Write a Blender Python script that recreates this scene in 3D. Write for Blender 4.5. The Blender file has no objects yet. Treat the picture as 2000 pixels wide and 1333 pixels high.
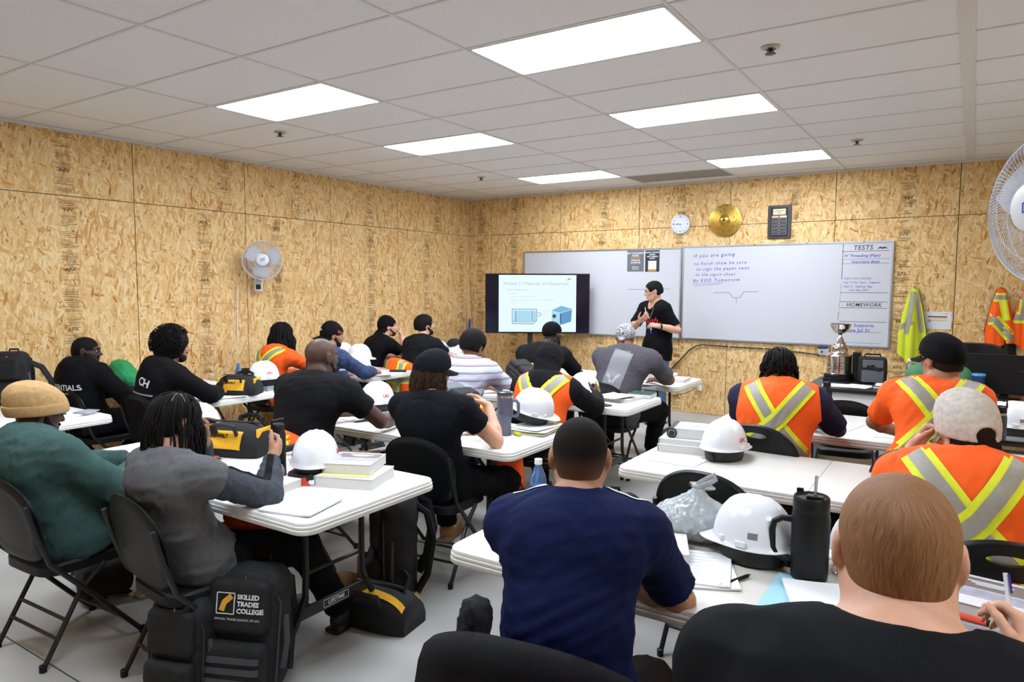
import bpy, bmesh, math, random, os
import numpy as np
from mathutils import Vector as V, Matrix as MX
from mathutils.bvhtree import BVHTree
R = math.radians
scene = bpy.context.scene
col = scene.collection
rnd = random.Random(7)

# ---------------------------------------------------------------- camera, world, exposure
cam_data = bpy.data.cameras.new('camera')
cam_data.sensor_width = 36.0
cam_data.lens = 1376.4254 / 2000 * 36.0
cam_data.clip_start = 0.05
cam = bpy.data.objects.new('camera', cam_data)
col.objects.link(cam)
yaw, pit, rol = -0.578, -0.0793, 0.0035
fw = V((math.sin(yaw) * math.cos(pit), math.cos(yaw) * math.cos(pit), math.sin(pit)))
rt = V((math.cos(yaw), -math.sin(yaw), 0))
up = rt.cross(fw)
r2 = rt * math.cos(rol) + up * math.sin(rol)
u2 = -rt * math.sin(rol) + up * math.cos(rol)
cam.matrix_world = MX(((r2.x, u2.x, -fw.x, 6.6879), (r2.y, u2.y, -fw.y, -9.0123), (r2.z, u2.z, -fw.z, 1.6751), (0, 0, 0, 1)))
scene.camera = cam
world = bpy.data.worlds.new('world')
scene.world = world
world.use_nodes = True
world.node_tree.nodes['Background'].inputs[0].default_value = (0.9, 0.92, 1.0, 1)
world.node_tree.nodes['Background'].inputs[1].default_value = 0.1
scene.view_settings.view_transform = 'Standard'
scene.view_settings.look = 'None'
scene.view_settings.exposure = 0.2
scene.view_settings.gamma = 1.0
scene.view_settings.use_curve_mapping = False
LIGHT_STRENGTH = 24.0
CEIL = 3.016
scene.cycles.max_bounces = 5
scene.cycles.diffuse_bounces = 3
scene.cycles.glossy_bounces = 2
scene.cycles.transmission_bounces = 4
scene.cycles.transparent_max_bounces = 6
scene.cycles.adaptive_threshold = 0.04
scene.cycles.sample_clamp_indirect = 4.0
# ---------------------------------------------------------------- helpers: materials
def srgb(r, g, b):
    f = lambda c: (c / 255) / 12.92 if c / 255 <= 0.04045 else ((c / 255 + 0.055) / 1.055) ** 2.4
    return (f(r), f(g), f(b), 1)
MATS = {}
def mat(name, rgb=(128, 128, 128), rough=0.6, metal=0.0, emit=0.0, noise=0.0, nscale=40, bump=0.0, bscale=300, spec=0.5, trans=0.0, coat=0.0, sheen=0.0, alpha=1.0):
    if name in MATS: return MATS[name]
    m = bpy.data.materials.new(name); m.use_nodes = True
    nt = m.node_tree; b = nt.nodes['Principled BSDF']
    c = srgb(*rgb)
    b.inputs['Base Color'].default_value = c
    b.inputs['Roughness'].default_value = rough
    b.inputs['Metallic'].default_value = metal
    b.inputs['Specular IOR Level'].default_value = spec
    b.inputs['Transmission Weight'].default_value = trans
    b.inputs['Coat Weight'].default_value = coat
    b.inputs['Sheen Weight'].default_value = sheen
    b.inputs['Alpha'].default_value = alpha
    if emit:
        b.inputs['Emission Color'].default_value = c; b.inputs['Emission Strength'].default_value = emit
    tc = nt.nodes.new('ShaderNodeTexCoord')
    if noise:
        n = nt.nodes.new('ShaderNodeTexNoise'); n.inputs['Scale'].default_value = nscale; n.inputs['Detail'].default_value = 4
        nt.links.new(tc.outputs['Object'], n.inputs['Vector'])
        mr = nt.nodes.new('ShaderNodeMapRange'); mr.inputs[1].default_value = 0.3; mr.inputs[2].default_value = 0.7
        mr.inputs[3].default_value = 1 - noise; mr.inputs[4].default_value = 1 + noise
        nt.links.new(n.outputs['Fac'], mr.inputs[0])
        mx = nt.nodes.new('ShaderNodeVectorMath'); mx.operation = 'SCALE'; mx.inputs[0].default_value = c[:3]
        nt.links.new(mr.outputs[0], mx.inputs['Scale']); nt.links.new(mx.outputs[0], b.inputs['Base Color'])
    if bump:
        n = nt.nodes.new('ShaderNodeTexNoise'); n.inputs['Scale'].default_value = bscale; n.inputs['Detail'].default_value = 3
        nt.links.new(tc.outputs['Object'], n.inputs['Vector'])
        bp = nt.nodes.new('ShaderNodeBump'); bp.inputs['Strength'].default_value = bump; bp.inputs['Distance'].default_value = 0.003
        nt.links.new(n.outputs['Fac'], bp.inputs['Height']); nt.links.new(bp.outputs[0], b.inputs['Normal'])
    MATS[name] = m
    return m
def cloth(name, rgb, noise=0.12, rough=0.85): return mat(name, rgb, rough, noise=noise, nscale=60, bump=0.25, bscale=700, spec=0.12, sheen=0.0)
def plastic(name, rgb, rough=0.35): return mat(name, rgb, rough)

# ---------------------------------------------------------------- helpers: objects
def link(name, mesh, material=None, parent=None, smooth=35):
    o = bpy.data.objects.new(name, mesh); col.objects.link(o)
    if material is not None:
        mesh.materials.clear(); mesh.materials.append(material)
    if smooth:
        mesh.shade_smooth()
        if smooth < 180: mesh.set_sharp_from_angle(angle=R(smooth))
    if parent is not None: o.parent = parent
    return o
def tag(o, label=None, cat=None, group=None, kind=None):
    if label: o['label'] = label
    if cat: o['category'] = cat
    if group: o['group'] = group
    if kind: o['kind'] = kind
    return o
def empty(name, loc=(0, 0, 0), rz=0, label=None, cat=None, group=None, kind=None):
    o = bpy.data.objects.new(name, None); col.objects.link(o)
    o.empty_display_size = 0.1; o.location = loc; o.rotation_euler = (0, 0, R(rz))
    return tag(o, label, cat, group, kind)
def dup(root, loc, rz=0, label=None, group=None, rot=None):
    r = root.copy(); col.objects.link(r); r.location = loc
    r.rotation_euler = rot if rot else (0, 0, R(rz))
    if label: r['label'] = label
    if group: r['group'] = group
    for ch in list(root.children):
        c = ch.copy(); col.objects.link(c); c.parent = r
        for g in list(ch.children):
            d = g.copy(); col.objects.link(d); d.parent = c
    return r
def raw_mesh(name, v, f):
    me = bpy.data.meshes.new(name)
    me.from_pydata([tuple(x) for x in v], [], [tuple(x) for x in f]); me.update()
    return me

class G:
    """collects shapes; build() links them as one mesh object"""
    def __init__(s): s.v = []; s.f = []; s.T = None
    def add(s, v, f):
        n = len(s.v)
        for p in v:
            p = V(p); s.v.append(s.T @ p if s.T is not None else p)
        for q in f: s.f.append([i + n for i in q])
        return s
    def loft(s, rings, caps=(True, True), closed=True):
        n = len(rings[0]); v = [p for r in rings for p in r]; f = []
        m = n if closed else n - 1
        for i in range(len(rings) - 1):
            for j in range(m):
                a = i * n + j; b = i * n + (j + 1) % n
                f.append((a, b, b + n, a + n))
        if caps[0]: f.append(tuple(range(n - 1, -1, -1)))
        if caps[1]: f.append(tuple(range((len(rings) - 1) * n, len(rings) * n)))
        return s.add(v, f)
    def box(s, c, d):
        x, y, z = c; a, b, e = d[0] / 2, d[1] / 2, d[2] / 2
        v = [(x + i * a, y + j * b, z + k * e) for i in (-1, 1) for j in (-1, 1) for k in (-1, 1)]
        return s.add(v, [(0, 1, 3, 2), (4, 6, 7, 5), (0, 4, 5, 1), (2, 3, 7, 6), (0, 2, 6, 4), (1, 5, 7, 3)])
    def rbox(s, c, d, r=0.01, ch=0.003, seg=4, bulge=0.0):
        """box with rounded vertical edges and chamfered top and bottom"""
        x, y, z = c; h = d[2] / 2
        def ring(zz, ins):
            a, b = d[0] / 2 - ins, d[1] / 2 - ins; q = max(min(r, a, b) - ins * 0.5, 1e-4); out = []
            for (sx, sy, a0) in ((1, 1, 0), (-1, 1, 90), (-1, -1, 180), (1, -1, 270)):
                for i in range(seg + 1):
                    t = R(a0 + 90 * i / seg)
                    out.append((x + sx * (a - q) + q * math.cos(t), y + sy * (b - q) + q * math.sin(t), z + zz))
            return out
        rings = [ring(-h, ch), ring(-h + ch, 0)]
        if bulge: rings += [ring(-h * 0.4, -bulge), ring(h * 0.4, -bulge)]
        rings += [ring(h - ch, 0), ring(h, ch)]
        return s.loft(rings)
    def lathe(s, prof, c=(0, 0, 0), seg=24, caps=(True, True), sx=1, sy=1):
        rings = [[(c[0] + r * sx * math.cos(2 * math.pi * j / seg), c[1] + r * sy * math.sin(2 * math.pi * j / seg), c[2] + z) for j in range(seg)] for r, z in prof]
        return s.loft(rings, caps)
    def tube(s, pts, r, seg=8, closed=False, flat=1.0, upv=None):
        pts = [V(p) for p in pts]; n = len(pts); rings = []
        prev = None
        for i, p in enumerate(pts):
            if closed: t = pts[(i + 1) % n] - pts[i - 1]
            else: t = pts[min(i + 1, n - 1)] - pts[max(i - 1, 0)]
            if t.length < 1e-9: t = V((0, 0, 1))
            t.normalize()
            if upv is not None: a = V(upv) - t * t.dot(V(upv))
            elif prev is None: a = t.orthogonal()
            else: a = prev - t * t.dot(prev)
            if a.length < 1e-6: a = t.orthogonal()
            a.normalize(); prev = a; b = t.cross(a)
            rr = r[i] if isinstance(r, (list, tuple)) else r
            rings.append([p + a * (rr * flat * math.cos(2 * math.pi * j / seg)) + b * (rr * math.sin(2 * math.pi * j / seg)) for j in range(seg)])
        if closed: rings.append(rings[0]); return s.loft(rings, (False, False))
        return s.loft(rings)
    def ell(s, c, rad, rot=None, seg=16, rings=10):
        v = []; f = []
        rr = [(math.sin(math.pi * i / rings), math.cos(math.pi * i / rings)) for i in range(rings + 1)]
        L = []
        for (a, z) in rr[1:-1]:
            L.append([V((rad[0] * a * math.cos(2 * math.pi * j / seg), rad[1] * a * math.sin(2 * math.pi * j / seg), rad[2] * z)) for j in range(seg)])
        pts = [V((0, 0, rad[2]))] + [p for q in L for p in q] + [V((0, 0, -rad[2]))]
        if rot is not None: pts = [rot @ p for p in pts]
        pts = [p + V(c) for p in pts]
        for j in range(seg): f.append((0, 1 + j, 1 + (j + 1) % seg))
        for i in range(len(L) - 1):
            for j in range(seg):
                a = 1 + i * seg + j; b = 1 + i * seg + (j + 1) % seg
                f.append((a, a + seg, b + seg, b))
        e = len(pts) - 1; o = 1 + (len(L) - 1) * seg
        for j in range(seg): f.append((e, o + (j + 1) % seg, o + j))
        return s.add(pts, f)
    def prism(s, outline, z0, z1):
        n = len(outline)
        return s.loft([[(x, y, z0) for x, y in outline], [(x, y, z1) for x, y in outline]])
    def sheet(s, nx, ny, fn, th=0.0):
        """grid surface fn(u,v) with thickness th downwards along -z of fn normals (approx)"""
        P = [[V(fn(i / nx, j / ny)) for i in range(nx + 1)] for j in range(ny + 1)]
        v = [p for r in P for p in r]; w = nx + 1
        f = [(j * w + i, j * w + i + 1, (j + 1) * w + i + 1, (j + 1) * w + i) for j in range(ny) for i in range(nx)]
        if th:
            N = []
            for j in range(ny + 1):
                for i in range(nx + 1):
                    a = P[j][min(i + 1, nx)] - P[j][max(i - 1, 0)]; b = P[min(j + 1, ny)][i] - P[max(j - 1, 0)][i]
                    n = a.cross(b); n = n.normalized() if n.length > 1e-12 else V((0, 0, 1)); N.append(n)
            m = len(v)
            v2 = [p - n * th for p, n in zip(v, N)]
            f2 = [tuple(m + k for k in reversed(q)) for q in f]
            bd = [i for i in range(w)] + [j * w + nx for j in range(1, ny + 1)] + [ny * w + i for i in range(nx - 1, -1, -1)] + [j * w for j in range(ny - 1, 0, -1)]
            f3 = [(bd[k], m + bd[k], m + bd[(k + 1) % len(bd)], bd[(k + 1) % len(bd)]) for k in range(len(bd))]
            return s.add(v + v2, f + f2 + f3)
        return s.add(v, f)
    def mesh(s, name): return raw_mesh(name, s.v, s.f)
    def build(s, name, material, parent=None, smooth=35):
        me = s.mesh(name)
        bm = bmesh.new(); bm.from_mesh(me); bmesh.ops.recalc_face_normals(bm, faces=bm.faces); bm.to_mesh(me); bm.free()
        return link(name, me, material, parent, smooth)

def text_data(txt, size=0.1, shear=0.0, bold=0.0, align='CENTER', spacing=1.0):
    cu = bpy.data.curves.new('text', 'FONT'); cu.body = txt; cu.size = size; cu.shear = shear
    cu.align_x = align; cu.align_y = 'CENTER'; cu.offset = bold; cu.resolution_u = 2; cu.space_character = spacing
    o = bpy.data.objects.new('text', cu)
    me = bpy.data.meshes.new_from_object(o)
    v = [tuple(p.co) for p in me.vertices]; f = [tuple(p.vertices) for p in me.polygons]
    bpy.data.objects.remove(o); bpy.data.curves.remove(cu); bpy.data.meshes.remove(me)
    return v, f
def text_obj(name, txt, material, parent, origin, xdir, ydir, size, shear=0.0, bold=0.0, align='CENTER', spacing=1.0, lift=0.0015):
    v, f = text_data(txt, size, shear, bold, align, spacing)
    o, x, y = V(origin), V(xdir).normalized(), V(ydir).normalized(); n = x.cross(y)
    me = raw_mesh(name, [o + x * p[0] + y * p[1] + n * lift for p in v], f)
    return link(name, me, material, parent, 0)
def bvh_of(o):
    me = o.data
    return BVHTree.FromPolygons([v.co.copy() for v in me.vertices], [tuple(p.vertices) for p in me.polygons])
def project_pts(bvh, pts, d, lift):
    """drop points along d onto the surface; None where it misses"""
    out = []; d = V(d).normalized()
    for p in pts:
        h = bvh.ray_cast(V(p) - d * 0.6, d)
        out.append(None if h[0] is None else h[0] - d * lift)
    return out
def project_mesh(name, v, f, bvh, d, lift, material, parent):
    q = project_pts(bvh, v, d, lift)
    f = [p for p in f if all(q[i] is not None for i in p)]
    if not f: return None
    q = [V((0, 0, 0)) if p is None else p for p in q]
    me = raw_mesh(name, q, f); bm = bmesh.new(); bm.from_mesh(me)
    bmesh.ops.delete(bm, geom=[x for x in bm.verts if not x.link_faces], context='VERTS'); bm.to_mesh(me); bm.free()
    return link(name, me, material, parent, 180)
def decal_text(name, txt, material, parent, bvh, origin, xdir, ydir, d, size, shear=0.0, bold=0.0, lift=0.003, spacing=1.0, align='CENTER'):
    v, f = text_data(txt, size, shear, bold, align, spacing)
    me = raw_mesh('t', v, f); bm = bmesh.new(); bm.from_mesh(me)
    bmesh.ops.triangulate(bm, faces=bm.faces)
    bmesh.ops.subdivide_edges(bm, edges=[e for e in bm.edges if e.calc_length() > size * 0.25], cuts=1)
    bm.verts.index_update()
    v = [tuple(p.co) for p in bm.verts]; f = [[q.index for q in p.verts] for p in bm.faces]; bm.free(); bpy.data.meshes.remove(me)
    o, x, y = V(origin), V(xdir).normalized(), V(ydir).normalized()
    return project_mesh(name, [o + x * p[0] + y * p[1] for p in v], f, bvh, d, lift, material, parent)
def decal_strip(name, path, w, material, parent, bvh, d, lift, n=24, k=5):
    """ribbon of width w along a 3-D polyline, dropped along d onto the surface"""
    P = [V(p) for p in path]; L = [0]
    for i in range(1, len(P)): L.append(L[-1] + (P[i] - P[i - 1]).length)
    v = []; d = V(d).normalized()
    for i in range(n + 1):
        s = L[-1] * i / n; j = 0
        while j < len(P) - 2 and L[j + 1] < s: j += 1
        t = (s - L[j]) / max(L[j + 1] - L[j], 1e-9); p = P[j].lerp(P[j + 1], t); side = (P[j + 1] - P[j]).cross(d).normalized()
        for m in range(k + 1): v.append(p + side * (w * (m / k - 0.5)))
    f = [(i * (k + 1) + m, i * (k + 1) + m + 1, (i + 1) * (k + 1) + m + 1, (i + 1) * (k + 1) + m) for i in range(n) for m in range(k)]
    return project_mesh(name, v, f, bvh, d, lift, material, parent)

# ---------------------------------------------------------------- helpers: signed distance bodies
class Sdf:
    def __init__(s): s.p = []
    def cap(s, a, b, ra, rb=None, k=0.02, ax=None, fl=1.0, op=0, clip=None):
        a = np.array(a, float); b = np.array(b, float); rb = ra if rb is None else rb
        m = max(ra, rb) * max(fl, 1)
        s.p.append(dict(t='c', a=a, b=b, ra=ra, rb=rb, k=k, ax=None if ax is None else np.array(ax, float), fl=fl, op=op, lo=np.minimum(a, b) - m, hi=np.maximum(a, b) + m, clip=clip))
        return s
    def ell(s, c, F, rad, k=0.02, op=0, clip=None):
        """F: rows are the axes of the ellipsoid"""
        c = np.array(c, float); F = np.array(F, float); rad = np.array(rad, float)
        m = np.sqrt(((F * rad[:, None]) ** 2).sum(0))
        s.p.append(dict(t='e', c=c, F=F, rad=rad, k=k, op=op, lo=c - m, hi=c + m, clip=clip)); return s
    def rbx(s, c, F, half, r, k=0.02, op=0, clip=None):
        c = np.array(c, float); F = np.array(F, float); half = np.array(half, float)
        m = (np.abs(F) * half[:, None]).sum(0)
        s.p.append(dict(t='b', c=c, F=F, half=half, r=r, k=k, op=op, lo=c - m, hi=c + m, clip=clip)); return s
    def plane(s, p, n, k=0.0):
        """keep the side n points away from"""
        s.p.append(dict(t='p', a=np.array(p, float), n=np.array(n, float) / np.linalg.norm(n), k=k, op=2)); return s
    @staticmethod
    def ev(p, P, e=0.0):
        if p['t'] == 'c':
            q = P - p['a']; ba = p['b'] - p['a']
            if p['ax'] is not None:
                x = p['ax']; g = 1 / p['fl'] - 1
                q = q + (q @ x * g)[..., None] * x; ba = ba + (ba @ x * g) * x
            L = ba @ ba
            t = np.clip(q @ ba / L, 0, 1) if L > 1e-12 else np.zeros(q.shape[:-1])
            d = np.sqrt(((q - t[..., None] * ba) ** 2).sum(-1)) - (p['ra'] + (p['rb'] - p['ra']) * t + e)
        elif p['t'] == 'e':
            q = (P - p['c']) @ p['F'].T; r = p['rad'] + e
            k0 = np.sqrt(((q / r) ** 2).sum(-1)); k1 = np.sqrt(((q / r ** 2) ** 2).sum(-1))
            d = k0 * (k0 - 1) / np.maximum(k1, 1e-9)
            d = np.where(k0 < 0.2, -r.min() * 0.8, d)
        elif p['t'] == 'b':
            q = np.abs((P - p['c']) @ p['F'].T) - (p['half'] + e - p['r'])
            d = np.sqrt((np.maximum(q, 0) ** 2).sum(-1)) + np.minimum(q.max(-1), 0) - p['r']
        else:
            d = (P - p['a']) @ p['n']
        if p.get('clip') is not None:
            for (c, n) in p['clip']: d = np.maximum(d, (P - np.array(c)) @ np.array(n))
        return d
    def mesh(s, name, h=0.01, e=0.0, base=(0, 0, 0), wr=None, smooth_it=0):
        U = [p for p in s.p if p['op'] == 0]
        pad = e + 2.5 * h
        lo = np.min([p['lo'] for p in U], 0) - pad; hi = np.max([p['hi'] for p in U], 0) + pad
        n = np.maximum(np.ceil((hi - lo) / h).astype(int) + 1, 4)
        ax = [lo[i] + h * np.arange(n[i]) for i in range(3)]
        D = np.full(n, 1.0, np.float32)
        for p in s.p:
            if p['op'] == 2 or p['t'] == 'p':
                g = ax[0][:, None, None] * p['n'][0] + ax[1][None, :, None] * p['n'][1] + ax[2][None, None, :] * p['n'][2] - p['a'] @ p['n']
                D = np.maximum(D, g.astype(np.float32)); continue
            ee = e if p['op'] == 0 else 0
            m = ee + p['k'] + 2 * h
            i0 = np.clip(np.floor((p['lo'] - m - lo) / h).astype(int), 0, n - 1); i1 = np.clip(np.ceil((p['hi'] + m - lo) / h).astype(int) + 1, 1, n)
            if (i1 <= i0).any(): continue
            sl = tuple(slice(a, b) for a, b in zip(i0, i1))
            X = np.stack(np.meshgrid(ax[0][sl[0]], ax[1][sl[1]], ax[2][sl[2]], indexing='ij'), -1)
            d = s.ev(p, X, ee); A = D[sl]; k = max(p['k'], 1e-6)
            if p['op'] == 0:
                t = np.maximum(k - np.abs(A - d), 0) / k; D[sl] = np.minimum(A, d) - t * t * k * 0.25
            else:
                t = np.maximum(k - np.abs(A + d), 0) / k; D[sl] = np.maximum(A, -d) + t * t * k * 0.25
        v, f = surface_net(D, lo, h)
        me = np_mesh(name, v, f)
        if wr is not None:
            nv = len(me.vertices); N = np.empty(nv * 3, np.float32); me.vertex_normals.foreach_get('vector', N); N = N.reshape(-1, 3)
            v = v + N * wr(v, N)[:, None]
        v = v - np.array(base)
        me.vertices.foreach_set('co', v.astype(np.float32).ravel()); me.update()
        return me
def np_mesh(name, v, f):
    me = bpy.data.meshes.new(name)
    me.vertices.add(len(v)); me.vertices.foreach_set('co', v.astype(np.float32).ravel())
    me.loops.add(f.size); me.loops.foreach_set('vertex_index', f.astype(np.int32).ravel())
    k = f.shape[1]
    me.polygons.add(len(f)); me.polygons.foreach_set('loop_start', np.arange(0, f.size, k, dtype=np.int32))
    me.update(calc_edges=True); me.validate()
    return me
def surface_net(D, lo, h):
    S = D < 0
    nx, ny, nz = D.shape
    c = np.zeros((nx - 1, ny - 1, nz - 1), np.int8)
    offs = [(i, j, k) for i in (0, 1) for j in (0, 1) for k in (0, 1)]
    for (i, j, k) in offs: c += S[i:nx - 1 + i, j:ny - 1 + j, k:nz - 1 + k]
    idx = np.argwhere((c > 0) & (c < 8))
    ID = np.full(c.shape, -1, np.int32); ID[idx[:, 0], idx[:, 1], idx[:, 2]] = np.arange(len(idx))
    C = [D[idx[:, 0] + i, idx[:, 1] + j, idx[:, 2] + k] for (i, j, k) in offs]
    acc = np.zeros((len(idx), 3)); cnt = np.zeros(len(idx))
    for a in range(8):
        for b in range(a + 1, 8):
            df = [offs[b][q] - offs[a][q] for q in range(3)]
            if sum(abs(x) for x in df) != 1: continue
            m = (C[a] < 0) != (C[b] < 0)
            t = np.where(m, C[a] / np.where(m, C[a] - C[b], 1), 0)
            P = np.array(offs[a])[None, :] + t[:, None] * np.array(df)[None, :]
            acc += np.where(m[:, None], P, 0); cnt += m
    v = lo + h * (idx + acc / np.maximum(cnt, 1)[:, None])
    F = []
    for axis in range(3):
        A = S if axis == 0 else S
        sl0 = [slice(None)] * 3; sl1 = [slice(None)] * 3
        sl0[axis] = slice(0, -1); sl1[axis] = slice(1, None)
        s0 = S[tuple(sl0)]; s1 = S[tuple(sl1)]
        e = np.argwhere(s0 != s1)
        o1, o2 = [(1, 2), (2, 0), (0, 1)][axis]
        e = e[(e[:, o1] > 0) & (e[:, o2] > 0) & (e[:, o1] < D.shape[o1] - 1) & (e[:, o2] < D.shape[o2] - 1)]
        q = []
        for (da, db) in ((-1, -1), (0, -1), (0, 0), (-1, 0)):
            t = e.copy(); t[:, o1] += da; t[:, o2] += db
            q.append(ID[t[:, 0], t[:, 1], t[:, 2]])
        q = np.stack(q, 1)
        inside = S[e[:, 0], e[:, 1], e[:, 2]]
        q = np.where(inside[:, None], q, q[:, ::-1])
        F.append(q[(q >= 0).all(1)])
    return v, np.concatenate(F)
def wrinkles(amp, freq, seed, along=None, stretch=3.0, n=7):
    """a sum of warped sine waves, longest along one direction"""
    r = np.random.RandomState(seed)
    W = r.normal(size=(n, 3)); W /= np.linalg.norm(W, axis=1)[:, None]
    if along is not None:
        a = np.array(along, float); a /= np.linalg.norm(a); W = W - np.outer(W @ a, a) * (1 - 1 / stretch)
    freq = freq * (3.4 if freq < 60 else 1.4); fr = freq * r.uniform(0.6, 1.7, n); ph = r.uniform(0, 6.28, n); A = r.uniform(0.5, 1, n); A /= A.sum()
    W2 = r.normal(size=(3, 3)) * freq * 0.5
    def fn(P, N):
        w = P + 0.9 / freq * np.sin(P @ W2 + 1.3)
        s = np.zeros(len(P))
        for i in range(n):
            q = np.sin(w @ W[i] * fr[i] + ph[i]); s += A[i] * (1 - 2 * np.abs(q) ** 0.8)
        return amp * s
    return fn
# ---------------------------------------------------------------- room shell materials
def osb_material():
    m = bpy.data.materials.new('osb'); m.use_nodes = True; nt = m.node_tree; N = nt.nodes; L = nt.links
    b = N['Principled BSDF']; b.inputs['Roughness'].default_value = 0.62; b.inputs['Specular IOR Level'].default_value = 0.25
    tc = N.new('ShaderNodeTexCoord'); oi = N.new('ShaderNodeObjectInfo')
    sc = N.new('ShaderNodeVectorMath'); sc.operation = 'SCALE'; sc.inputs[0].default_value = (37.0, 11.0, 53.0); L.new(oi.outputs['Random'], sc.inputs['Scale'])
    ad = N.new('ShaderNodeVectorMath'); L.new(tc.outputs['Object'], ad.inputs[0]); L.new(sc.outputs[0], ad.inputs[1])
    # bend the strands a little
    nz = N.new('ShaderNodeTexNoise'); nz.inputs['Scale'].default_value = 3.0; nz.inputs['Detail'].default_value = 2; L.new(ad.outputs[0], nz.inputs['Vector'])
    of = N.new('ShaderNodeVectorMath'); of.operation = 'SCALE'; of.inputs['Scale'].default_value = 0.05; L.new(nz.outputs['Color'], of.inputs[0])
    co = N.new('ShaderNodeVectorMath'); L.new(ad.outputs[0], co.inputs[0]); L.new(of.outputs[0], co.inputs[1])
    def ramp(stops):
        r = N.new('ShaderNodeValToRGB'); e = r.color_ramp.elements; r.color_ramp.interpolation = 'LINEAR'
        while len(e) < len(stops): e.new(0.5)
        for k, (p, c) in enumerate(stops): e[k].position = p; e[k].color = srgb(*c)
        return r
    prev = None
    for k, (rot, sx, sz, tints) in enumerate([(6, 40, 10, 0), (-34, 48, 11, 1), (26, 56, 13, 2), (76, 52, 13, 3), (-10, 62, 12, 4)]):
        mp = N.new('ShaderNodeMapping'); mp.inputs['Rotation'].default_value = (0, R(rot), 0); mp.inputs['Location'].default_value = (k * 7.3, k * 3.1, k * 5.7)
        L.new(co.outputs[0], mp.inputs['Vector'])
        s2 = N.new('ShaderNodeVectorMath'); s2.operation = 'MULTIPLY'; s2.inputs[1].default_value = (sx, 0.0, sz); L.new(mp.outputs[0], s2.inputs[0])
        vo = N.new('ShaderNodeTexVoronoi'); vo.inputs['Scale'].default_value = 1.0; L.new(s2.outputs[0], vo.inputs['Vector'])
        sp = N.new('ShaderNodeSeparateColor'); L.new(vo.outputs['Color'], sp.inputs[0])
        rp = ramp([(0.0, (199, 150, 86)), (0.22, (219, 177, 116)), (0.5, (227, 190, 132)), (0.8, (237, 208, 158)), (0.93, (219, 172, 106)), (1.0, (178, 118, 58))])
        L.new(sp.outputs[0], rp.inputs[0])
        # grain along the strand
        g2 = N.new('ShaderNodeVectorMath'); g2.operation = 'MULTIPLY'; g2.inputs[1].default_value = (260.0, 0, 14.0); L.new(mp.outputs[0], g2.inputs[0])
        gn = N.new('ShaderNodeTexNoise'); gn.inputs['Scale'].default_value = 1.0; gn.inputs['Detail'].default_value = 2; L.new(g2.outputs[0], gn.inputs['Vector'])
        gm = N.new('ShaderNodeMapRange'); gm.inputs[1].default_value = 0.3; gm.inputs[2].default_value = 0.7; gm.inputs[3].default_value = 0.88; gm.inputs[4].default_value = 1.08; L.new(gn.outputs['Fac'], gm.inputs[0])
        cs = N.new('ShaderNodeVectorMath'); cs.operation = 'SCALE'; L.new(rp.outputs[0], cs.inputs[0]); L.new(gm.outputs[0], cs.inputs['Scale'])
        cur = cs.outputs[0]
        if prev is not None:
            th = N.new('ShaderNodeMath'); th.operation = 'GREATER_THAN'; th.inputs[1].default_value = (0, 0.62, 0.66, 0.82, 0.72)[k]; L.new(sp.outputs[1], th.inputs[0])
            mx = N.new('ShaderNodeMix'); mx.data_type = 'RGBA'; L.new(th.outputs[0], mx.inputs[0]); L.new(prev, mx.inputs[6]); L.new(cur, mx.inputs[7]); cur = mx.outputs[2]
        prev = cur
    # dark bark flecks
    fl = N.new('ShaderNodeVectorMath'); fl.operation = 'MULTIPLY'; fl.inputs[1].default_value = (16, 0, 11); L.new(co.outputs[0], fl.inputs[0])
    vf = N.new('ShaderNodeTexVoronoi'); vf.inputs['Scale'].default_value = 1.0; L.new(fl.outputs[0], vf.inputs['Vector'])
    spf = N.new('ShaderNodeSeparateColor'); L.new(vf.outputs['Color'], spf.inputs[0])
    a = N.new('ShaderNodeMath'); a.operation = 'LESS_THAN'; a.inputs[1].default_value = 0.13; L.new(vf.outputs['Distance'], a.inputs[0])
    c = N.new('ShaderNodeMath'); c.operation = 'GREATER_THAN'; c.inputs[1].default_value = 0.68; L.new(spf.outputs[0], c.inputs[0])
    d = N.new('ShaderNodeMath'); d.operation = 'MULTIPLY'; L.new(a.outputs[0], d.inputs[0]); L.new(c.outputs[0], d.inputs[1])
    d2 = N.new('ShaderNodeMath'); d2.operation = 'MULTIPLY'; d2.inputs[1].default_value = 0.75; L.new(d.outputs[0], d2.inputs[0])
    mx = N.new('ShaderNodeMix'); mx.data_type = 'RGBA'; L.new(d2.outputs[0], mx.inputs[0]); L.new(prev, mx.inputs[6]); mx.inputs[7].default_value = srgb(112, 66, 34)
    hs = N.new('ShaderNodeHueSaturation'); hs.inputs['Saturation'].default_value = 1.0; hs.inputs['Value'].default_value = 1.0; L.new(mx.outputs[2], hs.inputs['Color'])
    L.new(hs.outputs[0], b.inputs['Base Color'])
    bp = N.new('ShaderNodeBump'); bp.inputs['Strength'].default_value = 0.35; bp.inputs['Distance'].default_value = 0.002
    bw = N.new('ShaderNodeRGBToBW'); L.new(prev, bw.inputs[0]); L.new(bw.outputs[0], bp.inputs['Height']); L.new(bp.outputs[0], b.inputs['Normal'])
    return m
OSB = osb_material()
PLAIN = mat('plain_board', (214, 188, 148), 0.7, noise=0.1, nscale=12)
SEAL = mat('panel_edge_seal', (108, 126, 88), 0.8)
PRINT = mat('grade_stamp_ink', (134, 98, 58), 0.8)
PRINT_DARK = mat('grade_stamp_letters', (104, 76, 48), 0.8)
CEILM = mat('ceiling_tile', (238, 238, 240), 0.9, noise=0.05, nscale=220, bump=0.25, bscale=160, spec=0.1)
GRID = mat('ceiling_grid_metal', (222, 220, 220), 0.6)
GREYTILE = mat('grey_ceiling_tile', (150, 146, 142), 0.9, noise=0.04, nscale=200)
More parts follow.
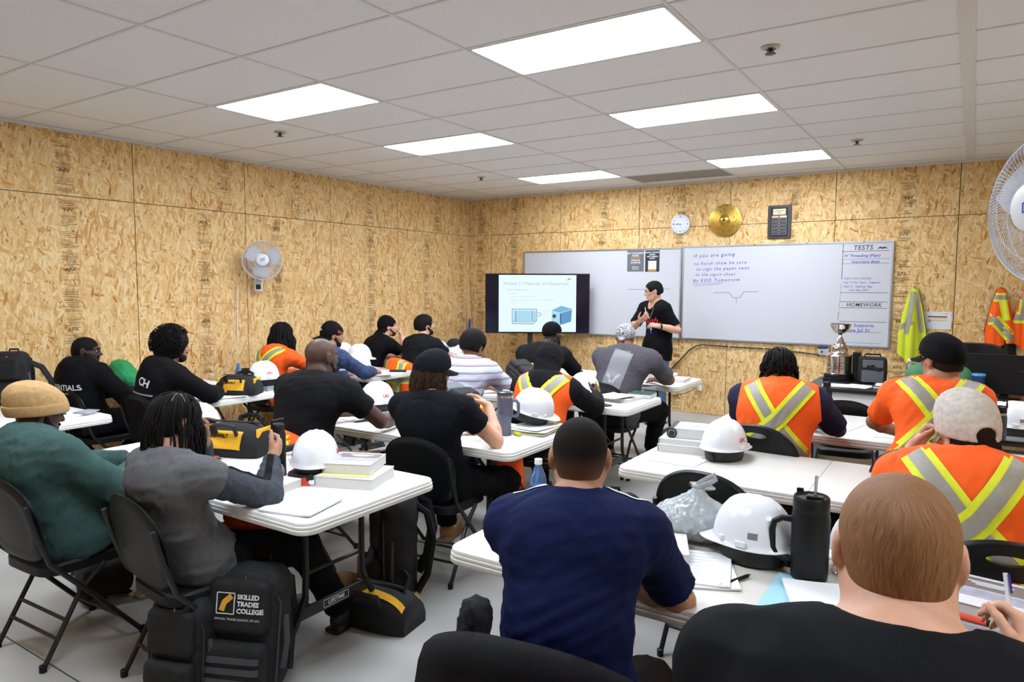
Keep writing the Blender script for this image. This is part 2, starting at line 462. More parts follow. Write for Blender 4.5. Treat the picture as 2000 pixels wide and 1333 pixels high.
LAMP = mat('light_panel', (230, 241, 255), 0.5, emit=LIGHT_STRENGTH)
def concrete():
    m = mat('concrete_floor', (170, 167, 161), 0.45, noise=0.14, nscale=1.6, bump=0.05, bscale=90, spec=0.45)
    return m
FLOORM = concrete()
WHITE_EDGE = mat('white_painted_metal', (232, 232, 230), 0.4)
BLACKM = mat('black_metal', (22, 21, 22), 0.42)

# ---------------------------------------------------------------- floor, ceiling
XR, YB = 8.4, -11.0
fl = tag(G().build('floor', FLOORM), kind='structure') if False else None
g = G()
XS = [-0.02, 1.35, 4.95, XR]; YS = [YB, -7.62, -4.0, 0.02]
floor = empty('floor', kind='structure')
for i in range(3):
    for j in range(3):
        s = G().rbox(((XS[i] + XS[i + 1]) / 2, (YS[j] + YS[j + 1]) / 2, -0.05), (XS[i + 1] - XS[i] - 0.006, YS[j + 1] - YS[j] - 0.006, 0.1), 0.001, 0.003, 1)
        s.build('concrete_slab', FLOORM, floor, 0)
G().box(((XR) / 2, YB / 2, -0.06), (XR, -YB, 0.1)).build('slab_joint', mat('joint_dark', (60, 57, 54), 0.9), floor, 0)

ceiling = empty('ceiling', kind='structure')
tx0, ty0, TX, TY = 0.6, -0.25, 1.2, 0.605
me_tile = G().box((0, 0, 0.012), (TX - 0.016, TY - 0.016, 0.02)).mesh('ceiling_tile')
me_half = {}
lights = {(1, k) for k in (2, 6, 9, 13)} | {(3, k) for k in (2, 6, 9, 13)} | {(6, 6), (6, 13)}
xcells = [(0.0, 0.6)] + [(0.6 + 1.2 * i, 1.8 + 1.2 * i) for i in range(6)] + [(7.8, XR)]
ycells = [(0.0, -0.25)] + [(-0.25 - TY * j, -0.25 - TY * (j + 1)) for j in range(17)] + [(-0.25 - TY * 17, YB)]
for xi, (xa, xb) in enumerate(xcells):
    for yi, (ya, yb) in enumerate(ycells):
        ix, iy = xi - 1, yi - 1
        if (xi - 1, yi) in {(a, b + 0) for a, b in lights}: continue
        w, h = xb - xa, ya - yb
        key = (round(w, 3), round(h, 3))
        if key not in me_half: me_half[key] = G().box((0, 0, 0.012), (w - 0.016, h - 0.016, 0.02)).mesh('ceiling_tile')
        me = me_half[key]
        grey = (xi == 3 and yi == 1)
        if grey: me = me.copy()
        if not me.materials: me.materials.append(GREYTILE if grey else CEILM)
        elif grey: me.materials.clear(); me.materials.append(GREYTILE)
        o = bpy.data.objects.new('ceiling_tile', me); col.objects.link(o); o.parent = ceiling
        o.location = ((xa + xb) / 2, (ya + yb) / 2, CEIL)
        if grey: o['label'] = 'grey unlit ceiling tile'
for xa, xb in xcells[1:]:
    w = 0.075 if abs(xa - 6.6) < 0.01 else 0.018
    G().box((xa, YB / 2, CEIL - 0.001), (w, -YB, 0.006)).build('ceiling_grid_bar', GRID, ceiling, 0)
for ya, yb in ycells[1:]:
    G().box((XR / 2, ya, CEIL - 0.0005), (XR, 0.018, 0.005)).build('ceiling_grid_bar', GRID, ceiling, 0)
G().box((XR / 2, YB / 2, CEIL + 0.12), (XR, -YB, 0.02)).build('ceiling_deck', mat('deck_dark', (70, 70, 70), 0.9), ceiling, 0)
for side, c, d in (('left', (0.012, YB / 2, CEIL - 0.012), (0.022, -YB, 0.024)), ('front', (XR / 2, -0.012, CEIL - 0.012), (XR, 0.022, 0.024))):
    tag(G().box(c, d).build('trim_1' if side == 'left' else 'trim_2', GRID, None, 0), kind='structure')

# light panels: lay-in LED troffers
def light_panel(xi, yi, label, first=[None]):
    xa, xb = xcells[xi + 1]; ya, yb = ycells[yi]
    c = ((xa + xb) / 2, (ya + yb) / 2, CEIL)
    if first[0] is None:
        t = empty('ceiling_light', c, 0, label, 'ceiling light', 'flat panel lights in the ceiling')
        g = G(); w, h, q = 1.176, 0.581, 0.014
        for cc, dd in (((0, h / 2 - q / 2, 0.004), (w, q, 0.016)), ((0, -h / 2 + q / 2, 0.004), (w, q, 0.016)), ((w / 2 - q / 2, 0, 0.004), (q, h, 0.016)), ((-w / 2 + q / 2, 0, 0.004), (q, h, 0.016))): g.box(cc, dd)
        g.build('light_frame', WHITE_EDGE, t, 0)
        G().box((0, 0, 0.004), (w - 2 * q, h - 2 * q, 0.006)).build('light_diffuser', LAMP, t, 0)
        G().box((0, 0, 0.05), (w - 0.02, h - 0.02, 0.06)).build('light_housing', WHITE_EDGE, t, 0)
        first[0] = t; return t
    return dup(first[0], c, 0, label, 'flat panel lights in the ceiling')
for (a, b), lb in {(1, 9): 'large lit ceiling panel at left, nearest the left wall and the camera', (3, 9): 'lit ceiling panel at the top edge of the picture, largest of all', (1, 6): 'lit ceiling panel halfway back above the wall fan side of the room', (3, 6): 'lit ceiling panel halfway back in the right row of panels',
                   (1, 2): 'lit ceiling panel above the television, smallest in the left row', (3, 2): 'lit ceiling panel above the whiteboards, beside the grey tile',
                   (1, 13): 'lit ceiling panel behind the camera in the left row', (3, 13): 'lit ceiling panel behind the camera in the right row', (6, 6): 'lit ceiling panel beyond the right edge of the picture', (6, 13): 'lit ceiling panel behind the camera near the right wall'}.items():
    light_panel(a, b, lb)
DARKMET = mat('sprinkler_metal', (70, 62, 56), 0.4, 0.8)
spr = None
for i, (x, y, lb) in enumerate([(1.5, -4.82, 'small sprinkler head in ceiling above the wall fan'), (5.67, -4.8, 'sprinkler head at upper right of ceiling, largest in view'), (5.73, -1.74, 'small sprinkler head in ceiling near right end of whiteboard'), (1.49, -1.76, 'small sprinkler head in ceiling left of the panel over the television')]):
    if spr is None:
        spr = empty('sprinkler_head', (x, y, CEIL), 0, lb, 'sprinkler', 'sprinkler heads in the ceiling')
        G().lathe([(0.052, -0.001), (0.05, -0.008), (0.03, -0.012), (0.028, -0.004)], seg=20).build('escutcheon', mat('escutcheon', (190, 182, 172), 0.35, 0.3), spr)
        G().lathe([(0.012, -0.004), (0.011, -0.022), (0.007, -0.026), (0.006, -0.034), (0.03, -0.036), (0.03, -0.039), (0.004, -0.041)], seg=14).tube([(0.012, 0, -0.012), (0.016, 0, -0.024), (0.006, 0, -0.036)], 0.003, 6).tube([(-0.012, 0, -0.012), (-0.016, 0, -0.024), (-0.006, 0, -0.036)], 0.003, 6).build('deflector', DARKMET, spr)
    else: dup(spr, (x, y, CEIL), 30 * i, lb)

# ---------------------------------------------------------------- walls of OSB sheets
def stamp_mesh(h, seed, w=0.155):
    r = random.Random(seed); g = G(); z = 0.03
    while z < h - 0.04:
        k = r.random()
        if k < 0.82:
            for _ in range(r.choice((2, 2, 3, 3))):
                a = r.uniform(-w / 2, w * 0.1); b = r.uniform(a + 0.02, w / 2); g.add([(a, 0, z), (b, 0, z), (b, 0, z + 0.005), (a, 0, z + 0.005)], [(0, 1, 2, 3)])
            z += r.uniform(0.011, 0.018)
        else:
            g.add([(-w / 2, 0, z), (w / 2, 0, z), (w / 2, 0, z + 0.003), (-w / 2, 0, z + 0.003)], [(0, 1, 2, 3)]); z += r.uniform(0.03, 0.06)
    for q in (-w / 2, w / 2): g.add([(q - 0.001, 0, 0.02), (q + 0.001, 0, 0.02), (q + 0.001, 0, h * 0.5), (q - 0.001, 0, h * 0.5)], [(0, 1, 2, 3)])
    return g
def osb_wall(name, u_bounds, place, rz, stamps, seed):
    w = tag(empty(name), kind='structure'); r = random.Random(seed); k = 0
    for (z0, z1, row) in ((0.0, 2.44, 0), (2.44, CEIL - 0.002, 1)):
        for i in range(len(u_bounds) - 1):
            a, b = u_bounds[i], u_bounds[i + 1]; W = b - a; H = z1 - z0
            p = G().rbox((0, 0.006, 0), (W - 0.004, 0.012, H - 0.004), 0.001, 0.0015, 1) if False else G().box((0, 0.006, 0), (W - 0.008, 0.012, H - 0.007))
            o = p.build('osb_panel', OSB, w, 0)
            c = place((a + b) / 2); o.location = (c[0], c[1], (z0 + z1) / 2); o.rotation_euler = (0, 0, R(rz))
            f = stamps(i, row)
            if f is not None and abs(f) < W / 2 - 0.08:
                s = stamp_mesh(H, seed + 17 * k)
                s.v = [V((v.x + f, -0.0012, v.z - H / 2)) for v in s.v]
                link('grade_stamp', s.mesh('grade_stamp'), PRINT, o, 0)
                tv = []; tf = []
                for q in range(1 + int(H / 0.55)):
                    v, fc = text_data('APA', 0.05, 0, 0.0006); zz = -H / 2 + 0.2 + q * 0.52 + r.uniform(-0.05, 0.05); s_ = 1 if r.random() < 0.7 else -1
                    if zz > H / 2 - 0.1: continue
                    n = len(tv); tv += [(f + s_ * p_[0], -0.002, zz + s_ * p_[1]) for p_ in v]; tf += [[n + e for e in q_] for q_ in fc]
                link('stamp_letters', raw_mesh('stamp_letters', tv, tf), PRINT_DARK, o, 0)
            k += 1
    return w
ub = [0.0, 0.4342] + [0.4342 + 1.22 * i for i in range(1, 9)] + [11.0]
offs_l = {}
wl = osb_wall('wall_left', [-u for u in reversed(ub)], lambda u: (0.0, u), 90, lambda i, row: (0.05, -0.1, 0.12, -0.15, 0.02, 0.1, -0.2, 0.08, 0.0, 0.0)[i % 10] + (0.0 if row == 0 else (0.3, -0.02, 0.25)[i % 3]), 11)
G().box((-0.03, YB / 2, CEIL / 2), (0.03, -YB, CEIL)).build('wall_backing', SEAL, wl, 0)
vb = [0.0, 0.4219] + [0.4219 + 1.22 * i for i in range(1, 7)] + [XR]
wf = osb_wall('wall_front', vb, lambda u: (u, 0.0), 0, lambda i, row: (0.0, -0.2, 0.05, -0.05, 0.12, 0.1, 0.2, 0.0)[i % 8] + (0.0 if row == 0 else 0.03), 29)
G().box((XR / 2, 0.03, CEIL / 2), (XR, 0.03, CEIL)).build('wall_backing', SEAL, wf, 0)
tag(G().box((XR + 0.02, YB / 2, CEIL / 2), (0.04, -YB, CEIL)).build('wall_right', PLAIN, None, 0), kind='structure')
tag(G().box((XR / 2, YB - 0.02, CEIL / 2), (XR, 0.04, CEIL)).build('wall_back', PLAIN, None, 0), kind='structure')
tag(G().box((7.22, -6.25, CEIL / 2), (0.3, 0.3, CEIL)).build('pillar', OSB, None, 0), kind='structure')
SCREW = mat('screw_head', (150, 140, 120), 0.4, 0.6)
# ---------------------------------------------------------------- tables
TABLE_W = mat('white_table_plastic', (238, 236, 230), 0.42, noise=0.02, nscale=30, bump=0.06, bscale=500)
TABLE_T = mat('tan_table_plastic', (219, 213, 203), 0.42, noise=0.03, nscale=30, bump=0.06, bscale=500)
LEGM = mat('table_leg_steel', (34, 32, 31), 0.4, 0.2)
LOGOW = mat('white_print', (225, 225, 225), 0.6)
def tabletop(x, y, m, parent):
    g = G(); hx, hy = x / 2, y / 2
    def ring(z, ins, r=0.065, seg=6):
        out = []; a, b = hx - ins, hy - ins
        for (sx, sy, a0) in ((1, 1, 0), (-1, 1, 90), (-1, -1, 180), (1, -1, 270)):
            for i in range(seg + 1):
                t = R(a0 + 90 * i / seg); out.append((sx * (a - r) + r * math.cos(t), sy * (b - r) + r * math.sin(t), z))
        return out
    prof = [(-0.052, 0.012), (-0.052, 0.003), (-0.047, 0.0), (-0.034, 0.0), (-0.031, 0.003), (-0.028, 0.003), (-0.026, 0.001), (-0.019, 0.001), (-0.016, 0.004), (-0.006, 0.004), (-0.002, 0.006), (0.0, 0.011)]
    g.loft([ring(z, i) for z, i in prof])
    return g.build('tabletop', m, parent, 40)
LIFE = [None]
def folding_table(label, x0, x1, y0, y1, m, z=0.742, seam=False, logo=False):
    cx, cy = (x0 + x1) / 2, (y0 + y1) / 2; L, W = x1 - x0, y1 - y0
    t = empty('folding_table', (cx, cy, 0), 0, label, 'table', 'folding tables in rows')
    top = tabletop(L, W, m, t); top.location = (0, 0, z)
    if seam:
        G().box((0, 0, 0.0003), (0.004, W - 0.03, 0.0012)).build('fold_seam', mat('seam_dark', (168, 164, 155), 0.8), top, 0)
    for s in (-1, 1):
        xf = s * (L / 2 - 0.28); a = 0.17; b = W / 2 - 0.07
        for q in (-1, 1):
            pts = [(xf, q * a, z - 0.052), (xf, q * a, 0.40), (xf, q * (a + 0.005), 0.30), (xf, q * (a + 0.04), 0.22), (xf, q * (a + 0.09), 0.14), (xf, q * (b - 0.02), 0.06), (xf, q * b, 0.012)]
            leg = G().tube(pts, 0.0145, 8).build('leg', LEGM, t)
            G().lathe([(0.018, 0.0), (0.018, 0.02), (0.015, 0.022)], (xf, q * b, 0.0), 10).build('foot_cap', BLACKM, leg)
        pan = G().rbox((xf, 0, 0.225), (0.012, 2 * a + 0.07, 0.055), 0.003, 0.002, 2).build('cross_panel', LEGM, t)
        if logo and s == 1:
            text_obj('lettering', 'LIFETIME', LOGOW, pan, (xf + 0.0062, 0.0, 0.226), (0, 1, 0), (0, 0, 1), 0.026, bold=0.0006)
            g = G()
            for c, d in (((xf + 0.0066, 0, 0.243), (0.001, 0.15, 0.002)), ((xf + 0.0066, 0, 0.209), (0.001, 0.15, 0.002)), ((xf + 0.0066, 0.075, 0.226), (0.001, 0.002, 0.034)), ((xf + 0.0066, -0.075, 0.226), (0.001, 0.002, 0.034))): g.box(c, d)
            g.build('plate_border', LOGOW, pan, 0)
        G().tube([(xf, 0, 0.36), (xf - s * 0.30, 0, z - 0.055)], 0.008, 6).build('brace', LEGM, t)
        G().tube([(xf, -a, 0.40), (xf, a, 0.40)], 0.009, 6).build('stretcher', LEGM, t)
    return t
T_N = folding_table('white folding table at left front with tool bag, hard hat and stacked books', 2.60, 4.56, -7.22, -6.40, TABLE_W, logo=True)
T_M = folding_table('white folding table with grey tumbler and tilted hard hat on papers', 2.66, 4.58, -5.80, -5.06, TABLE_W)
T_C = folding_table('white folding table in front of the hooded man in orange vest', 2.66, 4.56, -4.17, -3.42, TABLE_W)
T_F = folding_table('frontmost folding table in the middle, with pink and green papers near the instructor', 2.60, 4.46, -2.80, -2.06, TABLE_T)
T_L1 = folding_table('white folding table by left wall beside the man in tan beanie, black backpack on it', 0.06, 1.62, -7.14, -6.40, TABLE_W)
T_L2 = folding_table('white folding table by left wall with green bag and small black and yellow tool bag', 0.06, 1.66, -5.66, -4.92, TABLE_W)
T_L3 = folding_table('folding table by left wall under the camouflage sleeved man, third from camera', 0.06, 1.64, -3.92, -3.18, TABLE_T)
T_L4 = folding_table('folding table by left wall in front of the man resting chin on hand', 0.06, 1.62, -2.42, -1.68, TABLE_T)
T_R4 = folding_table('large pale folding table at right front with black jug and grey plastic bag', 5.15, 7.02, -7.10, -6.32, TABLE_T)
T_R3 = folding_table('long cream folding table with centre seam, books and a hard hat on its end', 5.18, 7.02, -5.73, -4.95, TABLE_T, seam=True)
T_R2 = folding_table('cream folding table with slim black bottle in front of two orange vested men', 5.22, 7.08, -4.32, -3.44, TABLE_T)

# ---------------------------------------------------------------- instructor desk
DESKTOP = mat('black_laminate', (30, 29, 29), 0.3)
PANELW = mat('grey_white_laminate', (208, 208, 206), 0.5)
dk = empty('desk', (6.33, -1.62, 0), 0, 'white desk with black top under the silver trophy', 'desk')
G().rbox((0, 0, 0.725), (1.86, 0.86, 0.035), 0.02, 0.004).build('desk_top', DESKTOP, dk)
G().box((0, -0.385, 0.46), (1.76, 0.02, 0.49)).build('front_panel', PANELW, dk, 0)
for s in (-1, 1): G().box((s * 0.88, 0, 0.355), (0.03, 0.78, 0.705)).build('side_panel', PANELW, dk, 0)
BLACKPL = mat('black_plastic', (13, 13, 14), 0.42, spec=0.3)
BLACKF = mat('black_vinyl', (15, 14, 15), 0.5, spec=0.3, bump=0.15, bscale=900)

# ---------------------------------------------------------------- folding chairs (front is +y)
def back_shell(slot, w=0.46, h=0.38, z0=0.46):
    """rounded backrest, radial mesh around a handle slot or a centre point"""
    n = 56; out = []; inn = []
    zc = z0 + h * 0.5; cz = z0 + h - 0.065
    for i in range(n):
        t = 2 * math.pi * i / n; c, s = math.cos(t), math.sin(t)
        e = 0.36 if s > 0 else 0.30
        x = w / 2 * (1 if c >= 0 else -1) * abs(c) ** (0.9 if s > 0 else 0.5); z = zc + h / 2 * (1 if s >= 0 else -1) * abs(s) ** (0.88 if s > 0 else 0.6)
        taper = 1 - 0.10 * max(0, (zc - z) / h)
        out.append((x * taper, z)); inn.append((0.062 * c, cz + 0.017 * s) if slot else (0.02 * c, zc + 0.02 * s))
    rings = 7
    def y(x, z): return -0.205 - 0.20 * (z - z0) + 0.30 * x * x - 0.0
    F = []; B = []
    for k in range(rings + 1):
        t = k / rings
        ed = 0.010 * (1 if k < rings else 0.35); lip = 0.006 if k == rings - 1 else 0
        F.append([(a[0] * (1 - t) + b[0] * t, y(a[0] * (1 - t) + b[0] * t, a[1] * (1 - t) + b[1] * t) + ed, a[1] * (1 - t) + b[1] * t) for a, b in zip(inn, out)])
        B.append([(p[0], p[1] - 2 * ed - lip, p[2]) for p in F[-1]])
    g = G()
    if slot: g.loft(F + B[::-1] + [F[0]], (False, False))
    else: g.loft(F + B[::-1], (True, True))
    return g
def make_chair(label, slot):
    t = empty('folding_chair', (0, 0, 0), 0, label, 'chair', 'black folding chairs')
    g = G()
    def seat_ring(z, ins):
        out = []
        for i in range(28):
            a = 2 * math.pi * i / 28; c, s = math.cos(a), math.sin(a)
            x = (0.20 - ins) * math.copysign(abs(c) ** 0.35, c); yv = (0.20 - ins) * math.copysign(abs(s) ** 0.4, s)
            out.append((x * (1.0 + 0.06 * s), yv, z))
        return out
    g.loft([seat_ring(0.395, 0.012), seat_ring(0.395, 0.0), seat_ring(0.435, 0.0), seat_ring(0.445, 0.012), seat_ring(0.437, 0.04), seat_ring(0.433, 0.1)]); g.build('seat', BLACKF, t, 50)
    back_shell(slot, 0.47, 0.42 if slot else 0.38, 0.48 if slot else 0.46).build('backrest', BLACKPL, t, 60)
    for s in (-1, 1):
        l = G().tube([(s * 0.222, -0.272, 0.74), (s * 0.225, -0.235, 0.60), (s * 0.223, -0.19, 0.47), (s * 0.222, 0.0, 0.255), (s * 0.222, 0.205, 0.012)], 0.0115, 8).build('front_leg', BLACKM, t)
        G().lathe([(0.015, 0.0), (0.0155, 0.03), (0.012, 0.032)], (s * 0.222, 0.207, 0.0), 10).build('foot_cap', BLACKPL, l)
        l = G().tube([(s * 0.203, 0.05, 0.40), (s * 0.203, -0.06, 0.30), (s * 0.203, -0.225, 0.012)], 0.0115, 8).build('rear_leg', BLACKM, t)
        G().lathe([(0.015, 0.0), (0.0155, 0.03), (0.012, 0.032)], (s * 0.203, -0.227, 0.0), 10).build('foot_cap', BLACKPL, l)
    G().tube([(-0.203, -0.165, 0.12), (0.203, -0.165, 0.12)], 0.008, 6).build('rear_stretcher', BLACKM, t)
    G().tube([(-0.203, -0.125, 0.19), (0.203, -0.125, 0.19)], 0.008, 6).build('rear_stretcher', BLACKM, t)
    G().tube([(-0.222, 0.13, 0.10), (0.222, 0.13, 0.10)], 0.008, 6).build('front_stretcher', BLACKM, t)
    return t
CH = {}
def chair(x, y, rz, label, slot=False):
    if slot not in CH:
        CH[slot] = make_chair(label, slot); CH[slot].location = (x, y, 0); CH[slot].rotation_euler = (0, 0, R(rz)); return CH[slot]
    return dup(CH[slot], (x, y, 0), rz, label)
chair(3.19, -7.45, 2, 'black folding chair under the man in green shirt and tan beanie')
chair(3.95, -7.29, -6, 'black folding chair under the man with black braids')
chair(4.12, -5.83, 6, 'black folding chair under the long haired man in black cap')
chair(3.25, -6.10, 0, 'black folding chair under the bald man in black shirt')
chair(0.72, -6.02, -4, 'black folding chair under the man in black lettered hoodie by left wall')
chair(1.42, -5.87, 0, 'black folding chair under the man with a big afro')
chair(0.66, -4.32, 0, 'black folding chair under the orange shirted man with dreadlocks by left wall')
chair(1.38, -4.30, -6, 'black folding chair under the man in camouflage sleeves')
chair(0.72, -2.92, 0, 'black folding chair under the man resting his chin on his hand')
chair(1.36, -2.92, 0, 'black folding chair under the dark haired man looking toward the television')
chair(3.34, -4.62, 0, 'black folding chair under the man in striped polo shirt')
chair(4.10, -4.66, 0, 'black folding chair under the hooded man in orange vest')
chair(3.22, -3.22, 0, 'black folding chair under the man in black skull cap before the television')
chair(4.02, -3.26, 0, 'black folding chair under the man in grey shirt and bandana')
chair(5.87, -7.47, 8, 'black folding chair draped with a black jacket under the man in navy shirt')
chair(6.63, -7.93, 0, 'black folding chair under the red haired man at bottom right')
chair(5.73, -4.71, -6, 'black plastic folding chair with handle slot under the vested man with short twists', True)
chair(6.52, -4.86, 0, 'black plastic folding chair under the man in orange shirt and black cap', True)
chair(6.78, -6.14, 8, 'black plastic folding chair under the man in cream cap', True)
chair(5.80, -5.86, -6, 'empty black plastic folding chair with handle slot behind the grey plastic bag', True)
chair(5.91, -3.10, 6, 'empty black folding chair between the black bottle table and the desk')
# ---------------------------------------------------------------- wall pieces
ALU = mat('aluminium', (178, 180, 184), 0.32, 0.85)
BOARD = mat('whiteboard_enamel', (200, 200, 205), 0.2, spec=0.35)
INKB = mat('blue_marker', (64, 76, 176), 0.6)
INKK = mat('black_marker', (42, 42, 52), 0.6)
INKG = mat('faint_marker', (120, 124, 150), 0.6)
def whiteboard(x0, x1, z0, z1, label):
    cx, cz = (x0 + x1) / 2, (z0 + z1) / 2; w, h = x1 - x0, z1 - z0
    t = empty('whiteboard', (cx, 0, cz), 0, label, 'whiteboard', 'whiteboards on the front wall')
    G().box((0, -0.014, 0), (w - 0.02, 0.016, h - 0.02)).build('writing_surface', BOARD, t, 0)
    q = 0.02
    for n, c, d in (('frame_rail', (0, -0.016, h / 2 - q / 2), (w, 0.026, q)), ('frame_rail', (0, -0.016, -h / 2 + q / 2), (w, 0.026, q)), ('frame_stile', (w / 2 - q / 2, -0.016, 0), (q, 0.026, h - 2 * q)), ('frame_stile', (-w / 2 + q / 2, -0.016, 0), (q, 0.026, h - 2 * q))):
        G().box(c, d).build(n, ALU, t, 0)
    for i in range(4): G().box((-w / 2 + w * (i + 0.5) / 4, -0.03, h / 2 - 0.008), (0.012, 0.004, 0.012)).build('mounting_clip', DARKMET, t, 0)
    return t
WB1 = whiteboard(1.03, 3.475, 0.97, 2.175, 'left whiteboard behind the television and the instructor')
WB2 = whiteboard(3.482, 5.925, 0.97, 2.19, 'right whiteboard with blue handwriting and a tests column')
def wb_px(t, x, z): return (x - t.location.x, -0.0222, z - t.location.z)
def scrawl(t, x, z, txt, size, ink, shear=0.2, rise=0.0, bold=0.0):
    sp = 1.3 if x < 5 else 1.05; wd = lambda q: max(p[0] for p in text_data(q, size, shear, bold, 'LEFT', sp)[0])
    done = ''
    for word in txt.split():
        off = wd(done + 'n') - wd('n') if done else 0.0
        text_obj('handwriting', word, ink, t, wb_px(t, x + off, z + off * rise), (1, 0, rise), (-rise, 0, 1), size, shear, bold, 'LEFT', sp); done += word + ' '
def line(t, name, pts, ink, w=0.005):
    g = G()
    for (a, b) in zip(pts[:-1], pts[1:]):
        A, B = V(wb_px(t, *a)), V(wb_px(t, *b)); d = (B - A).normalized(); s = d.cross(V((0, -1, 0))) * (w / 2)
        g.add([A - s, B - s, B + s, A + s], [(0, 1, 2, 3)])
    return g.build(name, ink, t, 0)
for (x, z, s, tx, r) in [(3.63, 2.055, 0.062, 'If you are going', 0.03), (3.64, 1.955, 0.055, 'to finish show be sure', 0.02), (3.67, 1.885, 0.055, 'to sign the paper next', 0.02), (3.66, 1.815, 0.05, 'to the signin sheet', 0.01), (3.63, 1.735, 0.058, 'By EOD Tomorrow', 0.03)]:
    scrawl(WB2, x, z, tx, s, INKB, 0.25, r, 0.0004)
line(WB2, 'underline', [(3.62, 1.69), (4.02, 1.715)], INKB, 0.004); line(WB2, 'underline', [(3.65, 1.665), (3.99, 1.70)], INKB, 0.004)
line(WB2, 'trench_sketch', [(3.90, 1.585), (4.10, 1.59), (4.15, 1.525), (4.24, 1.525), (4.28, 1.60), (4.46, 1.605)], INKK, 0.005)
line(WB2, 'trench_mark', [(4.19, 1.525), (4.20, 1.46)], INKB, 0.005)
line(WB1, 'sketch_line', [(2.72, 1.62), (3.32, 1.63)], INKK, 0.004)
XL = 5.385
line(WB2, 'column_rule', [(5.405, 2.165), (5.40, 1.75)], INKK, 0.006); line(WB2, 'column_rule', [(5.40, 1.72), (5.385, 1.40)], INKG, 0.004); line(WB2, 'column_rule', [(5.385, 1.38), (5.375, 1.28)], INKK, 0.005)
for z, ink in ((2.075, INKK), (1.985, INKG), (1.935, INKG), (1.60, INKK), (1.495, INKK), (1.425, INKK), (1.265, INKK), (1.145, INKG), (1.02, INKG)):
    line(WB2, 'row_rule', [(5.39, z), (5.885 - (0.05 if z < 1.2 else 0), z + 0.002)], ink, 0.005)
for (x, z, s, tx, ink, b) in [(5.51, 2.115, 0.075, 'TESTS', INKK, 0.0006), (5.42, 2.025, 0.045, 'IV Threading (Pipe)', INKB, 0.0006), (5.50, 1.955, 0.042, 'Important  dates', INKB, 0.0006), (5.42, 1.765, 0.034, 'Aug 5   Civic Holiday', INKB, 0), (5.42, 1.718, 0.031, 'Aug 12  Mix Taper - Supports', INKB, 0), (5.42, 1.672, 0.036, 'Sept 2 - Labour day', INKB, 0), (5.48, 1.632, 0.036, 'Last day 25th', INKB, 0), (5.46, 1.46, 0.06, 'HOMEWORK', INKK, 0.0004), (5.43, 1.225, 0.055, 'Pipe Supports', INKB, 0.0003), (5.44, 1.165, 0.055, 'Done  Jul 31', INKB, 0.0006)]:
    scrawl(WB2, x, z, tx, s, ink, 0.12, 0.0, b)
g = G()
for s in (-1, 1): g.tube([wb_px(WB2, 5.81, 2.105), wb_px(WB2, 5.81 + s * 0.022, 2.115), wb_px(WB2, 5.81 + s * 0.05, 2.10)], [0.008, 0.009, 0.002], 6)
g.build('moustache_drawing', INKK, WB2)
line(WB2, 'doodle', [(5.81, 2.14), (5.85, 2.155), (5.87, 2.13), (5.85, 2.105)], INKG, 0.003)
PAPER = mat('white_paper', (240, 240, 241), 0.75)
PAPER2 = mat('printed_paper', (226, 226, 232), 0.7, noise=0.08, nscale=60)
POSTB = mat('black_poster', (38, 38, 42), 0.5); POSTG = mat('grey_poster', (104, 104, 108), 0.5)
GOLD = mat('poster_gold', (196, 146, 58), 0.5)
def poster(x0, x1, z0, z1, label, m, rows, y=-0.0225):
    t = empty('poster', ((x0 + x1) / 2, y, (z0 + z1) / 2), 0, label, 'poster')
    w, h = x1 - x0, z1 - z0
    G().box((0, -0.001, 0), (w, 0.002, h)).build('sheet', m, t, 0)
    for (tx, z, s, mm) in rows: text_obj('lettering', tx, mm, t, (0, -0.0022, z * h), (1, 0, 0), (0, 0, 1), s, bold=0.0008)
    return t
p = poster(2.705, 2.945, 1.865, 2.15, 'grey poster with white and gold lines on left whiteboard', POSTG, [('FOR YOUR SAFETY', 0.36, 0.030, LOGOW), ('PLEASE', 0.25, 0.03, LOGOW), ('NO FOOD', 0.15, 0.03, GOLD), ('WHILE IN', 0.03, 0.03, LOGOW), ('CLASS/LAB', -0.08, 0.03, LOGOW), ('Thank you', -0.29, 0.022, LOGOW), ('for your care', -0.38, 0.018, LOGOW)])
p = poster(2.962, 3.172, 1.86, 2.145, 'black poster with gold band, hung right of the grey poster', POSTB, [('LEAVE A GOOGLE', 0.40, 0.024, LOGOW), ('REVIEW', 0.30, 0.024, LOGOW), ('GET A MERCH', 0.21, 0.024, LOGOW), ('MONEY', 0.12, 0.022, LOGOW)])
G().box((0, -0.0024, -0.055), (0.115, 0.001, 0.115)).build('blank_square', PAPER2, p, 0); G().box((0, -0.0024, -0.128), (0.115, 0.001, 0.018)).build('gold_band', GOLD, p, 0)
for q in (-1, 1): G().box((q * 0.1035, -0.0024, 0), (0.003, 0.001, 0.283)).build('white_border', PAPER, p, 0)

